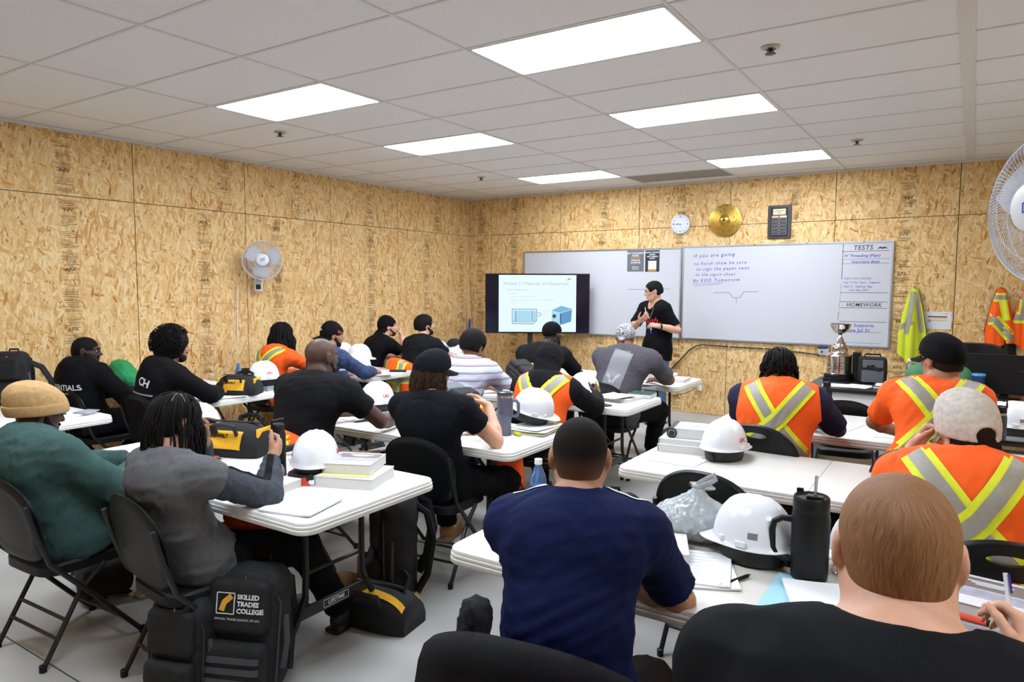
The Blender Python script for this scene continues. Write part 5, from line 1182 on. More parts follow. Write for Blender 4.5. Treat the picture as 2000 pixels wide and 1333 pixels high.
for k, c in enumerate(((214, 96, 60), (236, 214, 90), (230, 230, 226), (214, 96, 60), (180, 196, 200), (236, 214, 90), (226, 120, 80), (240, 238, 230))): G().box((-0.07 + 0.02 * k, 0, 0.0225), (0.019, 0.198, 0.001)).build('cover_stripe', mat('stripe_%d_%d' % (c[0], c[1]), c, 0.5), t, 0)
for k in range(14): G().tube([(-0.075 + 0.0115 * k + 0.002 * math.cos(a_), 0.1 + 0.006 * math.cos(a_), 0.012 + 0.013 * math.sin(a_)) for a_ in np.linspace(0, 6.283, 10, False)], 0.0018, 4, True).build('wire_loop', mat('yellow_wire', (224, 196, 50), 0.4), t)
S = Sdf(); S.cap((6.90, -6.98, 0.775), (6.96, -6.86, 0.78), 0.03, 0.02, 0.02); S.cap((6.96, -6.86, 0.78), (6.99, -6.78, 0.765), 0.018, 0.014, 0.02); S.plane((0, 0, TZ), (0, 0, -1)); soft_blob('work_glove', 'crumpled black glove at right edge beside the red haired man\'s hand', 'glove', S, BLKF, 0.008, wrinkles(0.006, 40, 2), (6.93, -6.9, TZ))
t = bottle('water_bottle', 'water bottle with white cap and blue label left of the navy shirted man', 5.22, -6.56, [(0.030, 0), (0.034, 0.01), (0.034, 0.13), (0.030, 0.15), (0.014, 0.19), (0.014, 0.20)], BLUEB, parts=[('label_band', [(0.0348, 0.05), (0.0348, 0.11)], mat('label_blue', (40, 80, 170), 0.4)), ('cap', [(0.016, 0.197), (0.016, 0.218)], PAPER)])
t = bottle('orange_cup', 'orange lidded cup behind the navy shirted man\'s neck', 5.30, -6.42, [(0.032, 0), (0.040, 0.14), (0.042, 0.145), (0.042, 0.155)], mat('orange_plastic', (240, 104, 22), 0.4), cat='cup', parts=[('lid', [(0.043, 0.15), (0.043, 0.165), (0.036, 0.17)], mat('orange_lid', (250, 120, 30), 0.35))])

# desk: trophy, lunch bag, papers, bottles, monitor
CHROME = mat('trophy_silver', (214, 206, 198), 0.14, 1.0)
t = empty('trophy_cup', (5.60, -1.36, TZ), 0, 'tall silver trophy cup on black base, on the desk', 'trophy')
G().lathe([(0.150, 0), (0.150, 0.012), (0.140, 0.016), (0.138, 0.055), (0.132, 0.06)], seg=40).build('trophy_base', BLACKPL, t, 40)
prof = [(0.118, 0.060), (0.124, 0.066), (0.118, 0.072), (0.116, 0.10), (0.116, 0.122), (0.124, 0.126), (0.116, 0.130), (0.116, 0.178), (0.124, 0.182), (0.116, 0.186), (0.116, 0.238), (0.126, 0.243), (0.118, 0.25), (0.105, 0.262), (0.082, 0.272), (0.078, 0.28), (0.078, 0.315), (0.086, 0.32), (0.078, 0.325), (0.070, 0.338), (0.066, 0.35), (0.058, 0.352), (0.052, 0.37), (0.042, 0.38), (0.030, 0.41), (0.018, 0.43), (0.014, 0.445), (0.022, 0.452), (0.014, 0.458)]
G().lathe(prof, seg=44).build('tiered_barrel', CHROME, t, 40)
G().lathe([(0.016, 0.456), (0.04, 0.466), (0.068, 0.488), (0.088, 0.52), (0.096, 0.555), (0.099, 0.558), (0.097, 0.561), (0.090, 0.55), (0.065, 0.495), (0.02, 0.475)], seg=44).build('bowl', CHROME, t, 40)
ENG = mat('engraving', (120, 112, 104), 0.4, 0.6)
for rr_, z0, z1, n in ((0.1168, 0.076, 0.118, 14), (0.1168, 0.134, 0.174, 14), (0.1168, 0.19, 0.234, 14), (0.0788, 0.284, 0.312, 10)):
    g = G()
    for k in range(n):
        a0 = 2 * math.pi * k / n
        for q in range(3):
            zz = z0 + (z1 - z0) * (q + 0.5) / 3; a1 = a0 + 0.26
            g.add([(rr_ * math.cos(a0), rr_ * math.sin(a0), zz), (rr_ * math.cos(a1), rr_ * math.sin(a1), zz), (rr_ * math.cos(a1), rr_ * math.sin(a1), zz + 0.003), (rr_ * math.cos(a0), rr_ * math.sin(a0), zz + 0.003)], [(0, 1, 2, 3)])
    g.build('engraved_lines', ENG, t, 0)['kind'] = 'stuff'
G().rbox((5.755, -1.30, TZ + 0.14), (0.07, 0.14, 0.28), 0.01, 0.004).build('speaker', BLACKPL); tag(bpy.data.objects['speaker'], 'narrow black speaker between the trophy and grey lunch bag', 'speaker')
t = empty('lunch_bag', (5.905, -1.42, TZ), 8, 'black and grey insulated lunch bag on the desk right of the trophy', 'lunch bag'); GRB = mat('grey_bag_panel', (92, 94, 98), 0.6)
G().rbox((0, 0, 0.125), (0.24, 0.18, 0.25), 0.03, 0.015, bulge=0.006).build('bag_body', BLKF, t); G().rbox((0, -0.092, 0.07), (0.19, 0.02, 0.12), 0.012, 0.006).build('front_pocket', GRB, t); G().rbox((0, -0.091, 0.19), (0.18, 0.012, 0.075), 0.008, 0.004).build('grey_panel', GRB, t); G().tube([(-0.07, 0, 0.245), (-0.065, 0, 0.275), (0.065, 0, 0.275), (0.07, 0, 0.245)], 0.009, 6).build('handle', BLKF, t); G().tube([(-0.05, -0.10, 0.17), (0.05, -0.11, 0.14), (0.12, -0.05, 0.11)], 0.008, 6, flat=2).build('strap', BLKF, t); G().box((0, -0.1, 0.165), (0.03, 0.01, 0.03)).build('buckle', BLACKPL, t, 0)
papers('paper', 'white sheets on the desk left of lunch bag', 5.68, -1.82, 6, 0.3, 0.22, 5, prints=4); papers('paper', 'white sheet on the desk below the trophy base', 5.83, -1.78, -14, 0.22, 0.25, 3); book('black document tray with white paper on the desk', 6.12, -1.72, 2, 0.34, 0.25, 0.022, cover=BINDB, name='document_tray'); papers('paper', 'white page in the black document tray', 6.12, -1.71, 2, 0.30, 0.2, 2, TZ + 0.022)
t = empty('hole_punch', (6.06, -1.42, TZ), 40, 'small dark stapler on desk right of the lunch bag', 'stapler'); G().rbox((0, 0, 0.008), (0.11, 0.04, 0.016), 0.006, 0.002).build('stapler_base', BLACKPL, t); G().rbox((0.01, 0, 0.03), (0.10, 0.03, 0.02), 0.006, 0.002).build('stapler_arm', mat('dark_grey_plastic', (70, 70, 74), 0.4), t)
CLEARP = mat('clear_plastic', (222, 228, 230), 0.1, trans=0.85)
bottle('water_bottle', 'clear plastic bottle on the desk left of the stout man\'s cap', 6.225, -1.50, [(0.03, 0), (0.034, 0.01), (0.034, 0.12), (0.030, 0.14), (0.034, 0.16), (0.03, 0.19), (0.014, 0.225), (0.014, 0.24)], CLEARP, parts=[('cap', [(0.016, 0.238), (0.016, 0.258)], PAPER)])
bottle('water_bottle', 'clear plastic bottle behind the stout man\'s neck on desk', 6.60, -1.66, [(0.03, 0), (0.034, 0.01), (0.034, 0.12), (0.030, 0.14), (0.014, 0.19), (0.014, 0.20)], CLEARP, parts=[('cap', [(0.016, 0.197), (0.016, 0.214)], PAPER)])
S = Sdf(); S.rbx((6.47, -1.84, 0.83), I3, (0.265, 0.10, 0.17), 0.12, 0.02); S.plane((0, 0, TZ), (0, 0, -1)); soft_blob('cushion', 'rounded green bag on the desk behind the stout man in orange', 'bag', S, mat('green_canvas', (66, 124, 84), 0.75, noise=0.06, nscale=30), 0.012, wrinkles(0.006, 12, 8), (6.47, -1.84, TZ))
bpy.data.objects['cushion'].name = 'canvas_bag'
t = empty('monitor', (6.94, -1.86, TZ), -6, 'black monitor seen from behind on the desk at right', 'monitor'); G().rbox((0, 0, 0.20), (0.54, 0.03, 0.33), 0.008, 0.004).build('monitor_housing', BLACKPL, t); G().box((0, 0.05, 0.09), (0.06, 0.03, 0.18)).build('monitor_stand', BLACKPL, t, 0); G().rbox((0, 0.05, 0.006), (0.24, 0.16, 0.012), 0.02, 0.003).build('monitor_foot', BLACKPL, t); G().box((0.16, -0.016, 0.235), (0.14, 0.002, 0.004)).build('vent_line', mat('dark_grey_plastic', (70, 70, 74), 0.4), t, 0)
# office chair behind the desk
t = empty('office_chair', (6.72, -0.86, 0), 0, 'black office chair behind the desk, only its high back showing', 'chair')
def oc(u, v): 
    a_ = (u - 0.5) * 2; return (a_ * (0.27 - 0.03 * v), 0.10 + 0.10 * a_ * a_ * -1 - 0.10 * (v - 0.5), 0.52 + 0.60 * v - 0.07 * a_ ** 4 * v)
G().sheet(14, 10, oc, 0.05).build('backrest', mat('black_leather', (30, 29, 32), 0.42), t, 60); G().rbox((0, -0.05 + 0.0, 0.46), (0.50, 0.48, 0.09), 0.08, 0.03).build('seat', mat('black_leather', (30, 29, 32), 0.42), t); G().tube([(0, -0.03, 0.42), (0, -0.03, 0.1)], 0.03, 10).build('gas_column', BLACKM, t)
for k in range(5):
    a_ = 2 * math.pi * k / 5; l = G().tube([(0, -0.03, 0.10), (0.28 * math.cos(a_), -0.03 + 0.28 * math.sin(a_), 0.07)], 0.018, 8).build('base_leg', BLACKM, t); G().ell((0.28 * math.cos(a_), -0.03 + 0.28 * math.sin(a_), 0.03), (0.03, 0.03, 0.03)).build('castor', BLACKPL, l)
# ---------------------------------------------------------------- vests on the front wall
def wall_vest(label, x, ztop, zbot, w0, w1, m, sx=0.0, seed=1, dark=False, stripes_=()):
    t = empty('safety_vest', (x, -0.01, ztop), 0, label, 'vest'); H = ztop - zbot; q = random.Random(seed); ph = q.uniform(0, 6)
    def fn(u, v):
        a_ = (u - 0.5) * 2; w = (w0 + (w1 - w0) * min(1, v * 1.5) ** 0.8) * 0.5
        xx = a_ * w + sx * v * v; y = -0.03 - 0.05 * (1 - a_ * a_) * min(1, v * 2.5) - 0.016 * math.sin(a_ * 6 + ph) * min(1, v * 2) - 0.01 * math.sin(a_ * 11 + 2 * ph) * v
        return (xx, y, -H * v + 0.05 * a_ * a_ * (1 if v > 0.5 else 0) * (v - 0.5) - 0.06 * math.sin(a_ * 2.0 + ph) * v * v)
    o = G().sheet(26, 22, fn, 0.012).build('vest_cloth', m, t, 60); bv = bvh_of(o); d = V((0, 1, 0))
    for pa, wy, wg, c in stripes_:
        p = [V((a_, -0.4, b_)) for a_, b_ in pa]
        if wy: decal_strip('yellow_stripe', p, wy, HV_Y2, t, bv, d, 0.003, 30, 4)
        if wg: decal_strip('reflective_stripe', p, wg, HV_G2, t, bv, d, 0.006, 30, 4)
    disc_y(G(), [(0.008, 0.0), (0.008, 0.05), (0.014, 0.055), (0.014, 0.06)], 10).build('hook', STEEL, t)
    edge = [V(fn(1, v)) + V((0.0, -0.004, 0)) for v in np.linspace(0.02, 0.75, 14)]; G().tube(edge, 0.006, 5).build('black_binding', BLKF, t)
    edge = [V(fn(0, v)) + V((0.0, -0.004, 0)) for v in np.linspace(0.02, 0.70, 14)]; G().tube(edge, 0.006, 5).build('black_binding', BLKF, t)
    return t
YV = mat('hi_vis_lime', (204, 214, 44), 0.75, noise=0.06, nscale=30, bump=0.2, bscale=700)
wall_vest('lime yellow safety vest hanging on the wall right of the whiteboard', 6.145, 1.67, 0.88, 0.05, 0.27, YV, 0.0, 3, stripes_=[([(-0.01, -0.05), (-0.03, -0.30), (-0.06, -0.52)], 0, 0.045, 0), ([(-0.16, -0.47), (0.0, -0.38)], 0, 0.05, 0), ([(0.05, -0.03), (0.04, -0.2), (0.09, -0.5)], 0, 0.04, 0)])
t = wall_vest('orange safety vest with yellow and silver bands hanging at right of front wall', 6.93, 1.665, 1.02, 0.05, 0.26, HV_O2, 0.02, 5, stripes_=[([(-0.09, -0.10), (0.09, -0.10)], 0.09, 0.045, 0), ([(-0.15, -0.36), (-0.05, -0.32), (0.16, -0.58)], 0.11, 0.055, 0), ([(0.02, -0.12), (0.06, -0.34)], 0.07, 0.0, 0)])
t = wall_vest('black jacket hanging beneath the orange vest on front wall', 6.955, 1.50, 0.72, 0.10, 0.27, BLKF, 0.0, 6); t['category'] = 'jacket'; t.name = 'jacket'; t.location.y = 0.012
t = wall_vest('orange safety vest cut off by the right picture edge on front wall', 7.20, 1.78, 1.06, 0.05, 0.30, HV_O2, 0.0, 8, stripes_=[([(-0.06, -0.02), (-0.08, -0.40)], 0.06, 0.03, 0), ([(-0.16, -0.42), (0.16, -0.42)], 0.12, 0.06, 0)])
# ---------------------------------------------------------------- bags, boots, jacket, vests on chairs
S = Sdf()
t, p1, p2 = backpack('big black backpack with white square emblem on the floor at bottom left', (4.24, -7.27, 0.0), 24, 1.06, (-10, 0), False, seed=51, molle=True)
bv = bvh_of(p1); dd = V((0, 1, 0))
for k, w_ in enumerate(('SKILLED', 'TRADES', 'COLLEGE')): decal_text('lettering', w_, LOGOW, t, bv, V((0.008, -0.4, 0.382 - 0.026 * k)), V((1, 0, 0)), V((0, 0, 1)), dd, 0.0245, 0, 0.001, 0.003, align='LEFT')
decal_text('lettering', 'OFFICIAL TRADES SCHOOL OF UFC', LOGOW, t, bv, V((0.01, -0.4, 0.298)), V((1, 0, 0)), V((0, 0, 1)), dd, 0.0115, 0, 0, 0.003)
for a_, b_ in (((-0.075, 0.395), (-0.003, 0.395)), ((-0.075, 0.318), (-0.003, 0.318)), ((-0.075, 0.395), (-0.075, 0.318)), ((-0.003, 0.395), (-0.003, 0.318))): decal_strip('emblem_border', [V((a_[0], -0.4, a_[1])), V((b_[0], -0.4, b_[1]))], 0.004, LOGOW, t, bv, dd, 0.003, 10, 1)
decal_strip('emblem_flame', [V((-0.055, -0.4, 0.328)), V((-0.045, -0.4, 0.36)), V((-0.015, -0.4, 0.385))], 0.022, mat('emblem_gold', (226, 164, 60), 0.5), t, bv, dd, 0.003, 12, 2)
t, p1, p2 = backpack('black backpack half hidden behind the big emblem backpack', (4.07, -7.44, 0.0), 18, 0.86, (-4, 0), False, seed=52); bv = bvh_of(p2)
decal_text('lettering', 'CIRCO', RPRT_ if False else mat('red_print_cloth', (214, 48, 52), 0.7), t, bv, V((0.0, -0.4, 0.05)), V((1, 0, 0)), V((0, 0, 1)), dd, 0.05, 0, 0.001, 0.003); decal_text('lettering', 'Proud partner', LOGOW, t, bv, V((0.0, -0.4, 0.10)), V((1, 0, 0)), V((0, 0, 1)), dd, 0.018, 0, 0, 0.003)
S = Sdf(); S.ell((4.16, -7.12, 0.16), I3, (0.15, 0.13, 0.18), 0.05); S.ell((4.18, -7.08, 0.30), I3, (0.08, 0.08, 0.09), 0.05); S.plane((0, 0, 0), (0, 0, -1)); soft_blob('duffel_bag', 'slumped black cloth bag behind the emblem backpack', 'bag', S, BLKF, 0.012, wrinkles(0.014, 14, 7), (4.16, -7.12, 0))
t, p1, p2 = backpack('tall black backpack standing open under the left front table end', (4.15, -6.24, 0.0), -50, 1.2, (0, 0), False, seed=53); bv = bvh_of(p1); decal_text('lettering', 'CIRCO', mat('red_print_cloth', (214, 48, 52), 0.7), t, bv, V((0.0, -0.4, 0.30)), V((1, 0, 0)), V((0, 0, 1)), dd, 0.034, 0, 0.001, 0.003)
t, p1, p2 = backpack('black backpack hanging behind the navy shirted man under the long cream table', (5.12, -5.62, 0.0), 30, 1.15, (0, 0), False, seed=54)
t, p1, p2 = backpack('black backpack standing on table by left wall at picture edge', (0.55, -6.62, TZ), 40, 0.85, (0, 0), False, seed=55); G().tube([(0.06, 0.09, 0.40), (0.20, 0.12, 0.33), (0.27, 0.13, 0.20), (0.28, 0.12, 0.05), (0.33, 0.10, 0.02)], 0.012, 6, flat=2.4).build('loose_strap', BLKF, t)
t, p1, p2 = backpack('black bag on the floor under the second right table', (6.05, -4.05, 0.0), 10, 0.85, (0, 0), False, seed=56)
t, p1, p2 = backpack('dark backpack lying on floor beside the beanie man\'s feet', (2.98, -7.18, 0.09), 70, 0.85, (-80, 0), False, seed=57)
S = Sdf()
def boot(label, x, y, rz, lean=0):
    F_ = np.array([-math.sin(R(rz)), math.cos(R(rz)), 0]); X_ = np.array([math.cos(R(rz)), math.sin(R(rz)), 0]); Z_ = np.array([0, 0, 1.0]); o0 = np.array([x, y, 0.0]); S = Sdf()
    S.ell(o0 + F_ * 0.13 + Z_ * 0.05, [X_, F_, Z_], (0.05, 0.10, 0.05), 0.03); S.cap(o0 + Z_ * 0.05, o0 + Z_ * 0.21 - F_ * 0.02 * lean, 0.052, 0.058, 0.03, clip=[(tuple(o0 + Z_ * 0.20), (0, 0, 1))]); S.cap(o0 + Z_ * 0.12, o0 + Z_ * 0.25, 0.042, 0.046, 0.005, op=1); S.plane((0, 0, 0.02), (0, 0, -1))
    t = link('work_boot', S.mesh('work_boot', 0.008, 0, o0), BT, None, 180); t.location = tuple(o0); tag(t, label, 'boot', 'tan work boots under the table')
    S = Sdf(); S.rbx(o0 + F_ * 0.07 + Z_ * 0.012, [X_, F_, Z_], (0.05, 0.155, 0.013), 0.01, 0.01); link('sole', S.mesh('sole', 0.010, 0, o0), mat('boot_sole', (60, 46, 34), 0.8), t, 180)
    g = G()
    for k in range(5): g.tube([tuple(F_ * (0.055 - 0.004 * k) + Z_ * (0.10 + 0.02 * k) + X_ * s_) for s_ in (-0.035, 0.0, 0.035)], 0.003, 5)
    g.build('laces', mat('boot_lace', (196, 160, 100), 0.8), t)
BT = mat('tan_work_boot', (150, 108, 66), 0.7, noise=0.15, nscale=30)
boot('tan leather work boot standing beside the black and yellow floor bag', 4.12, -6.34, 150); boot('tan work boot behind the first one, under left front table', 3.98, -6.30, 120)
def drape(name, label, cat, x, y, rz, w, zt, drop_b, drop_f, m, seed, stripes_=False, th=0.012, out=0.05, flare=1.0):
    """cloth hung over a chair back; back side is -y"""
    t = empty(name, (x, y, 0), rz, label, cat); ph = random.Random(seed).uniform(0, 6)
    def fn(u, v):
        a_ = (u - 0.5) * 2; s_ = v * (drop_b + drop_f + 0.06) - drop_b; f = math.sin(a_ * 7 + ph) * 0.012 + math.sin(a_ * 13 + 2 * ph) * 0.006
        top = zt - 0.09 * abs(a_) ** 2.2
        if s_ < 0: return (a_ * w / 2 * (1 + (flare - 1) * min(1, -s_ / drop_b)), -out - f * min(1, -s_ * 6) + 0.10 * a_ * a_ - 0.10 * -s_ * 0.6, top + s_)
        if s_ < 0.06: return (a_ * w / 2, -out + out * 1.5 * s_ / 0.06 + 0.10 * a_ * a_, top + 0.02 * math.sin(math.pi * s_ / 0.06))
        return (a_ * w / 2, 0.5 * out + f * 0.5 + 0.10 * a_ * a_, top - (s_ - 0.06))
    o = G().sheet(36, 30, fn, -th).build('cloth', m, t, 60)
    if stripes_:
        bv = bvh_of(o)
        for pa in ([(-w * 0.3, zt + 0.02), (-w * 0.1, zt - drop_b)], [(w * 0.3, zt + 0.02), (w * 0.12, zt - drop_b)], [(-w / 2, zt - drop_b * 0.6), (w / 2, zt - drop_b * 0.6)]):
            p = [V((a_, -0.6, b_)) for a_, b_ in pa]; decal_strip('yellow_stripe', p, 0.085, HV_Y2, t, bv, V((0, 1, 0)), 0.004, 24, 4); decal_strip('reflective_stripe', p, 0.045, HV_G2, t, bv, V((0, 1, 0)), 0.007, 24, 4)
    return t
drape('jacket', 'black jacket draped over the chair of the navy shirted man', 'jacket', 5.86, -7.75, 10, 0.50, 0.86, 0.55, 0.2, cloth('black_jacket_cloth', (23, 22, 24)), 4, flare=1.25)
S = Sdf(); S.cap((5.63, -7.62, 0.62), (5.66, -7.60, 0.84), 0.055, 0.045, 0.03); S.cap((5.63, -7.62, 0.62), (5.60, -7.68, 0.42), 0.055, 0.06, 0.03); soft_blob('jacket_hood', 'charcoal hood bunched at the left of the draped black jacket', 'hood', S, cloth('charcoal_jacket', (44, 44, 48)), 0.009, wrinkles(0.012, 24, 3), (5.63, -7.62, 0.4))
drape('safety_vest', 'orange safety vest draped over the bald man\'s chair back', 'vest', 3.30, -6.38, 0, 0.42, 0.82, 0.60, 0.15, HV_O2, 6, True)
drape('safety_vest', 'orange safety vest hung on the chair of the dark haired man at front left', 'vest', 1.38, -3.22, -2, 0.42, 0.84, 0.34, 0.1, HV_O2, 9, True)
drape('safety_vest', 'orange safety vest hanging off the long haired man\'s right side under table', 'vest', 4.38, -5.46, 80, 0.16, 0.70, 0.22, 0.05, HV_O2, 12, False)
S = Sdf(); S.rbx((3.98, -6.97, 0.60), np.array([[0.8, 0.6, 0], [-0.6, 0.8, 0], [0, 0, 1.0]]), (0.17, 0.06, 0.055), 0.04, 0.02)
o = soft_blob('safety_vest', 'crumpled orange safety vest bunched on the braided man\'s lap under the table', 'vest', S, HV_O2, 0.010, wrinkles(0.010, 24, 16), (3.98, -6.97, 0.6)); decal_strip('yellow_stripe', [V((0.05, 0.2, 0.3)), V((0.12, -0.2, 0.3))], 0.04, HV_Y2, o, bvh_of(o), V((0, 0, -1)), 0.004, 16, 3)
# ---------------------------------------------------------------- people
A3 = lambda v: np.array(v, float)
def nrm(v): v = A3(v); return v / max(np.linalg.norm(v), 1e-9)
def facing(deg): a = R(deg); return A3((-math.sin(a), math.cos(a), 0))
def skin(name, rgb): return mat('skin_' + name, rgb, 0.5, noise=0.06, nscale=35, bump=0.08, bscale=350, spec=0.4)
SK = dict(deep=skin('deep', (62, 42, 34)), dark=skin('dark', (84, 58, 46)), brown=skin('brown', (128, 88, 66)), tan=skin('tan', (172, 124, 96)), light=skin('light', (212, 160, 132)), pale=skin('pale', (218, 166, 138)))
EYEW = mat('eye_white', (176, 168, 162), 0.4); EYEI = mat('eye_iris', (40, 26, 20), 0.2); LIPM = {}
def rot_about(v, ax, ang):
    ax = nrm(ax); c, s = math.cos(ang), math.sin(ang); v = A3(v)
    return v * c + np.cross(ax, v) * s + ax * (ax @ v) * (1 - c)
def add_hand(S, w, d, n, th, curl=0.35, spread=0.06, s=1.0, pinch=False, tcurl=0.4):
    """w wrist, d finger direction, n palm normal, th thumb side"""
    d = nrm(d); th = nrm(A3(th) - d * (A3(th) @ d)); n = np.cross(d, th); n = n if n @ A3(n) >= 0 else -n
    return d, th
def hand(S, w, d, n, th, curl=0.35, spread=0.05, s=1.0, tcurl=0.3, curls=None):
    d = nrm(d); n = nrm(A3(n) - d * (A3(n) @ d)); t = np.cross(d, n); t = t if t @ A3(th) > 0 else -t
    offs = (0.029, 0.0095, -0.0105, -0.029); lens = (0.072, 0.080, 0.074, 0.058); kd = (0.088, 0.091, 0.086, 0.078)
    for i in range(4):
        kn = w + s * (d * kd[i] + t * offs[i])
        S.cap(w + s * (d * 0.012 + t * offs[i] * 0.55), kn, 0.0165 * s, 0.0135 * s, 0.012)
        c = curl if curls is None else curls[i]
        dd = nrm(d + t * spread * (1.5 - i) * 0.9)
        p = kn; ax = np.cross(dd, n)
        for j, (fr, an, r0, r1) in enumerate(((0.46, 65, 0.0100, 0.0090), (0.30, 75, 0.0088, 0.0080), (0.24, 50, 0.0080, 0.0066))):
            dd = rot_about(dd, ax, R(an) * c); q = p + dd * lens[i] * s * fr
            S.cap(p, q, r0 * s, r1 * s, 0.004); p = q
    b = w + s * (d * 0.022 + t * 0.022 + n * 0.006)
    d1 = nrm(d * 0.62 + t * 0.72 + n * 0.32); d2 = nrm(d1 * (1 - tcurl) + d * 0.8 * (0.4 + tcurl) + n * tcurl * 0.7 - t * 0.25 * tcurl); d3 = nrm(d2 + d * 0.2 + n * tcurl * 0.3 - t * 0.4 * tcurl)
    p1 = b + d1 * 0.042 * s; p2 = p1 + d2 * 0.034 * s; p3 = p2 + d3 * 0.027 * s
    S.cap(b, p1, 0.0165 * s, 0.0125 * s, 0.012); S.cap(p1, p2, 0.0118 * s, 0.0100 * s, 0.004); S.cap(p2, p3, 0.0100 * s, 0.0078 * s, 0.003)
def mesh_obj(name, S, m, parent, h, e=0.0, base=(0, 0, 0), wr=None):
    return link(name, S.mesh(name, h, e, base, wr), m, parent, 180)
class Person: pass
def person(label, c7, head, face, hip, sk='brown', hf=None, hp=8, roll=0, sw=0.185, g=1.0, belly=0.0, elbow_l=None, elbow_r=None, wrist_l=None, wrist_r=None, hand_l=None, hand_r=None, knee_l=None, knee_r=None, foot_l=None, foot_r=None,
           top='tee', topm=None, pants=None, shoes=True, shoem=None, vest=None, h=0.0105, hs=1.0, spread=0.02, seed=1, stand=False, sleeve=0.55, neck=0.056, amp=0.006, hem=0.08, jaw=1.0, lean=0.03, sl_h=None):
    P = Person(); c7, head, hip = A3(c7), A3(head), A3(hip)
    F = facing(face); spine = nrm(c7 - hip)
    Rt = nrm(np.cross(F, (0, 0, 1))); 
    if roll: Rt = rot_about(Rt, F, R(roll))
    Fw = nrm(np.cross(spine, -Rt)); Fw = Fw if Fw @ F > 0 else -Fw
    base = A3((hip[0], hip[1], 0.0)); loose = {'long': 0.022, 'hoodie': 0.018, 'tee': 0.008, 'polo': 0.01}.get(top, 0)
    L = np.linalg.norm(c7 - hip)
    waist = hip + spine * L * 0.42 - Fw * (lean + 0.01); chest = hip + spine * L * 0.76 - Fw * lean
    shl = c7 - Rt * sw - spine * 0.065 + Fw * 0.03; shr = c7 + Rt * sw - spine * 0.065 + Fw * 0.03
    if sl_h: shl = shl + spine * sl_h[0]; shr = shr + spine * sl_h[1]
    # arms: keep the bone lengths
    def fix(a, b, n): return a + nrm(A3(b) - a) * n
    el = fix(shl, elbow_l if elbow_l is not None else shl + Fw * 0.16 - Rt * 0.07 - A3((0, 0, 0.24)), 0.285 * hs)
    er = fix(shr, elbow_r if elbow_r is not None else shr + Fw * 0.16 + Rt * 0.07 - A3((0, 0, 0.24)), 0.285 * hs)
    wl = fix(el, wrist_l if wrist_l is not None else el + F * 0.17 + Rt * 0.16 + A3((0, 0, 0.03)), 0.25 * hs)
    wr_ = fix(er, wrist_r if wrist_r is not None else er + F * 0.17 - Rt * 0.16 + A3((0, 0, 0.03)), 0.25 * hs)
    hl, hr = hip - Rt * 0.095, hip + Rt * 0.095
    if stand: kl0, kr0 = hl + F * 0.03 - A3((0, 0, 0.43)), hr + F * 0.02 - A3((0, 0, 0.43))
    else: kl0, kr0 = hl + F * 0.42 - Rt * 0.05 - A3((0, 0, 0.02)), hr + F * 0.42 + Rt * 0.05 - A3((0, 0, 0.02))
    kl = A3(knee_l) if knee_l is not None else kl0; kr = A3(knee_r) if knee_r is not None else kr0
    al = A3(foot_l) if foot_l is not None else kl + (F * 0.03 if not stand else -F * 0.03) + A3((0, 0, 0.085 - kl[2]))
    ar = A3(foot_r) if foot_r is not None else kr + (F * 0.03 if not stand else -F * 0.03) + A3((0, 0, 0.085 - kr[2]))
    hfd = face if hf is None else hf
    hF = facing(hfd); hR = nrm(np.cross(hF, (0, 0, 1))); hF = rot_about(hF, hR, -R(hp)); hU = nrm(np.cross(hR, hF))
    k = hs
    hd = lambda r, f, u: head + k * (hR * r + hF * f + hU * u)
    HM = np.array([hR, hF, hU])
    def torso(S, gg=1.0, k=0.05):
        S.cap(hip - Rt * 0.075 * gg, hip + Rt * 0.075 * gg, 0.118 * gg, None, k, Fw, 0.9)
        lo_ = loose * (1 if k > 0.055 else 0)
        S.cap(hip - spine * 0.0, waist, 0.142 * gg + lo_, 0.140 * gg + lo_, k, Fw, 0.80)
        S.cap(waist, chest, 0.140 * gg + lo_, 0.150 * gg + lo_ * 0.6, k, Fw, 0.76)
        if belly: S.ell(hip + spine * L * 0.32 + Fw * (0.07 + belly * 0.5), [Rt, Fw, spine], (0.15 * gg + belly, 0.09 + belly, 0.15), k)
        S.cap(chest + spine * L * 0.03 - Rt * sw * 0.5, chest + spine * L * 0.03 + Rt * sw * 0.5, 0.098 * gg, None, k, Fw, 0.88)
        S.cap(c7 - Rt * sw * 0.55 - spine * 0.062 + Fw * 0.01, c7 + Rt * sw * 0.55 - spine * 0.062 + Fw * 0.01, 0.074 * gg, None, k, Fw, 0.95)
        for s, sh in ((-1, shl), (1, shr)):
            S.cap(c7 + hU * 0.02 + Rt * s * 0.028, sh * 0.8 + c7 * 0.2 + spine * 0.012, 0.040, 0.050 * gg, 0.04)
            S.ell(sh, [Rt, Fw, spine], (0.066 * gg, 0.068 * gg, 0.072 * gg), 0.035)
    ag = 0.5 + 0.5 * g
    def arm(S, sh, e_, w, gg=1.0, to=1.0, r=(0.056, 0.043, 0.044, 0.029)):
        S.cap(sh, e_, r[0] * gg, r[1] * gg, 0.02)
        if to > 0:
            m = e_ + (w - e_) * 0.3; S.cap(e_, m, r[1] * 0.98 * gg, r[2] * gg, 0.015); S.cap(m, w, r[2] * gg, r[3], 0.015, None)
    # ---- body
    S = Sdf(); torso(S, g)
    for sh, e_, w in ((shl, el, wl), (shr, er, wr_)): arm(S, sh, e_, w, ag)
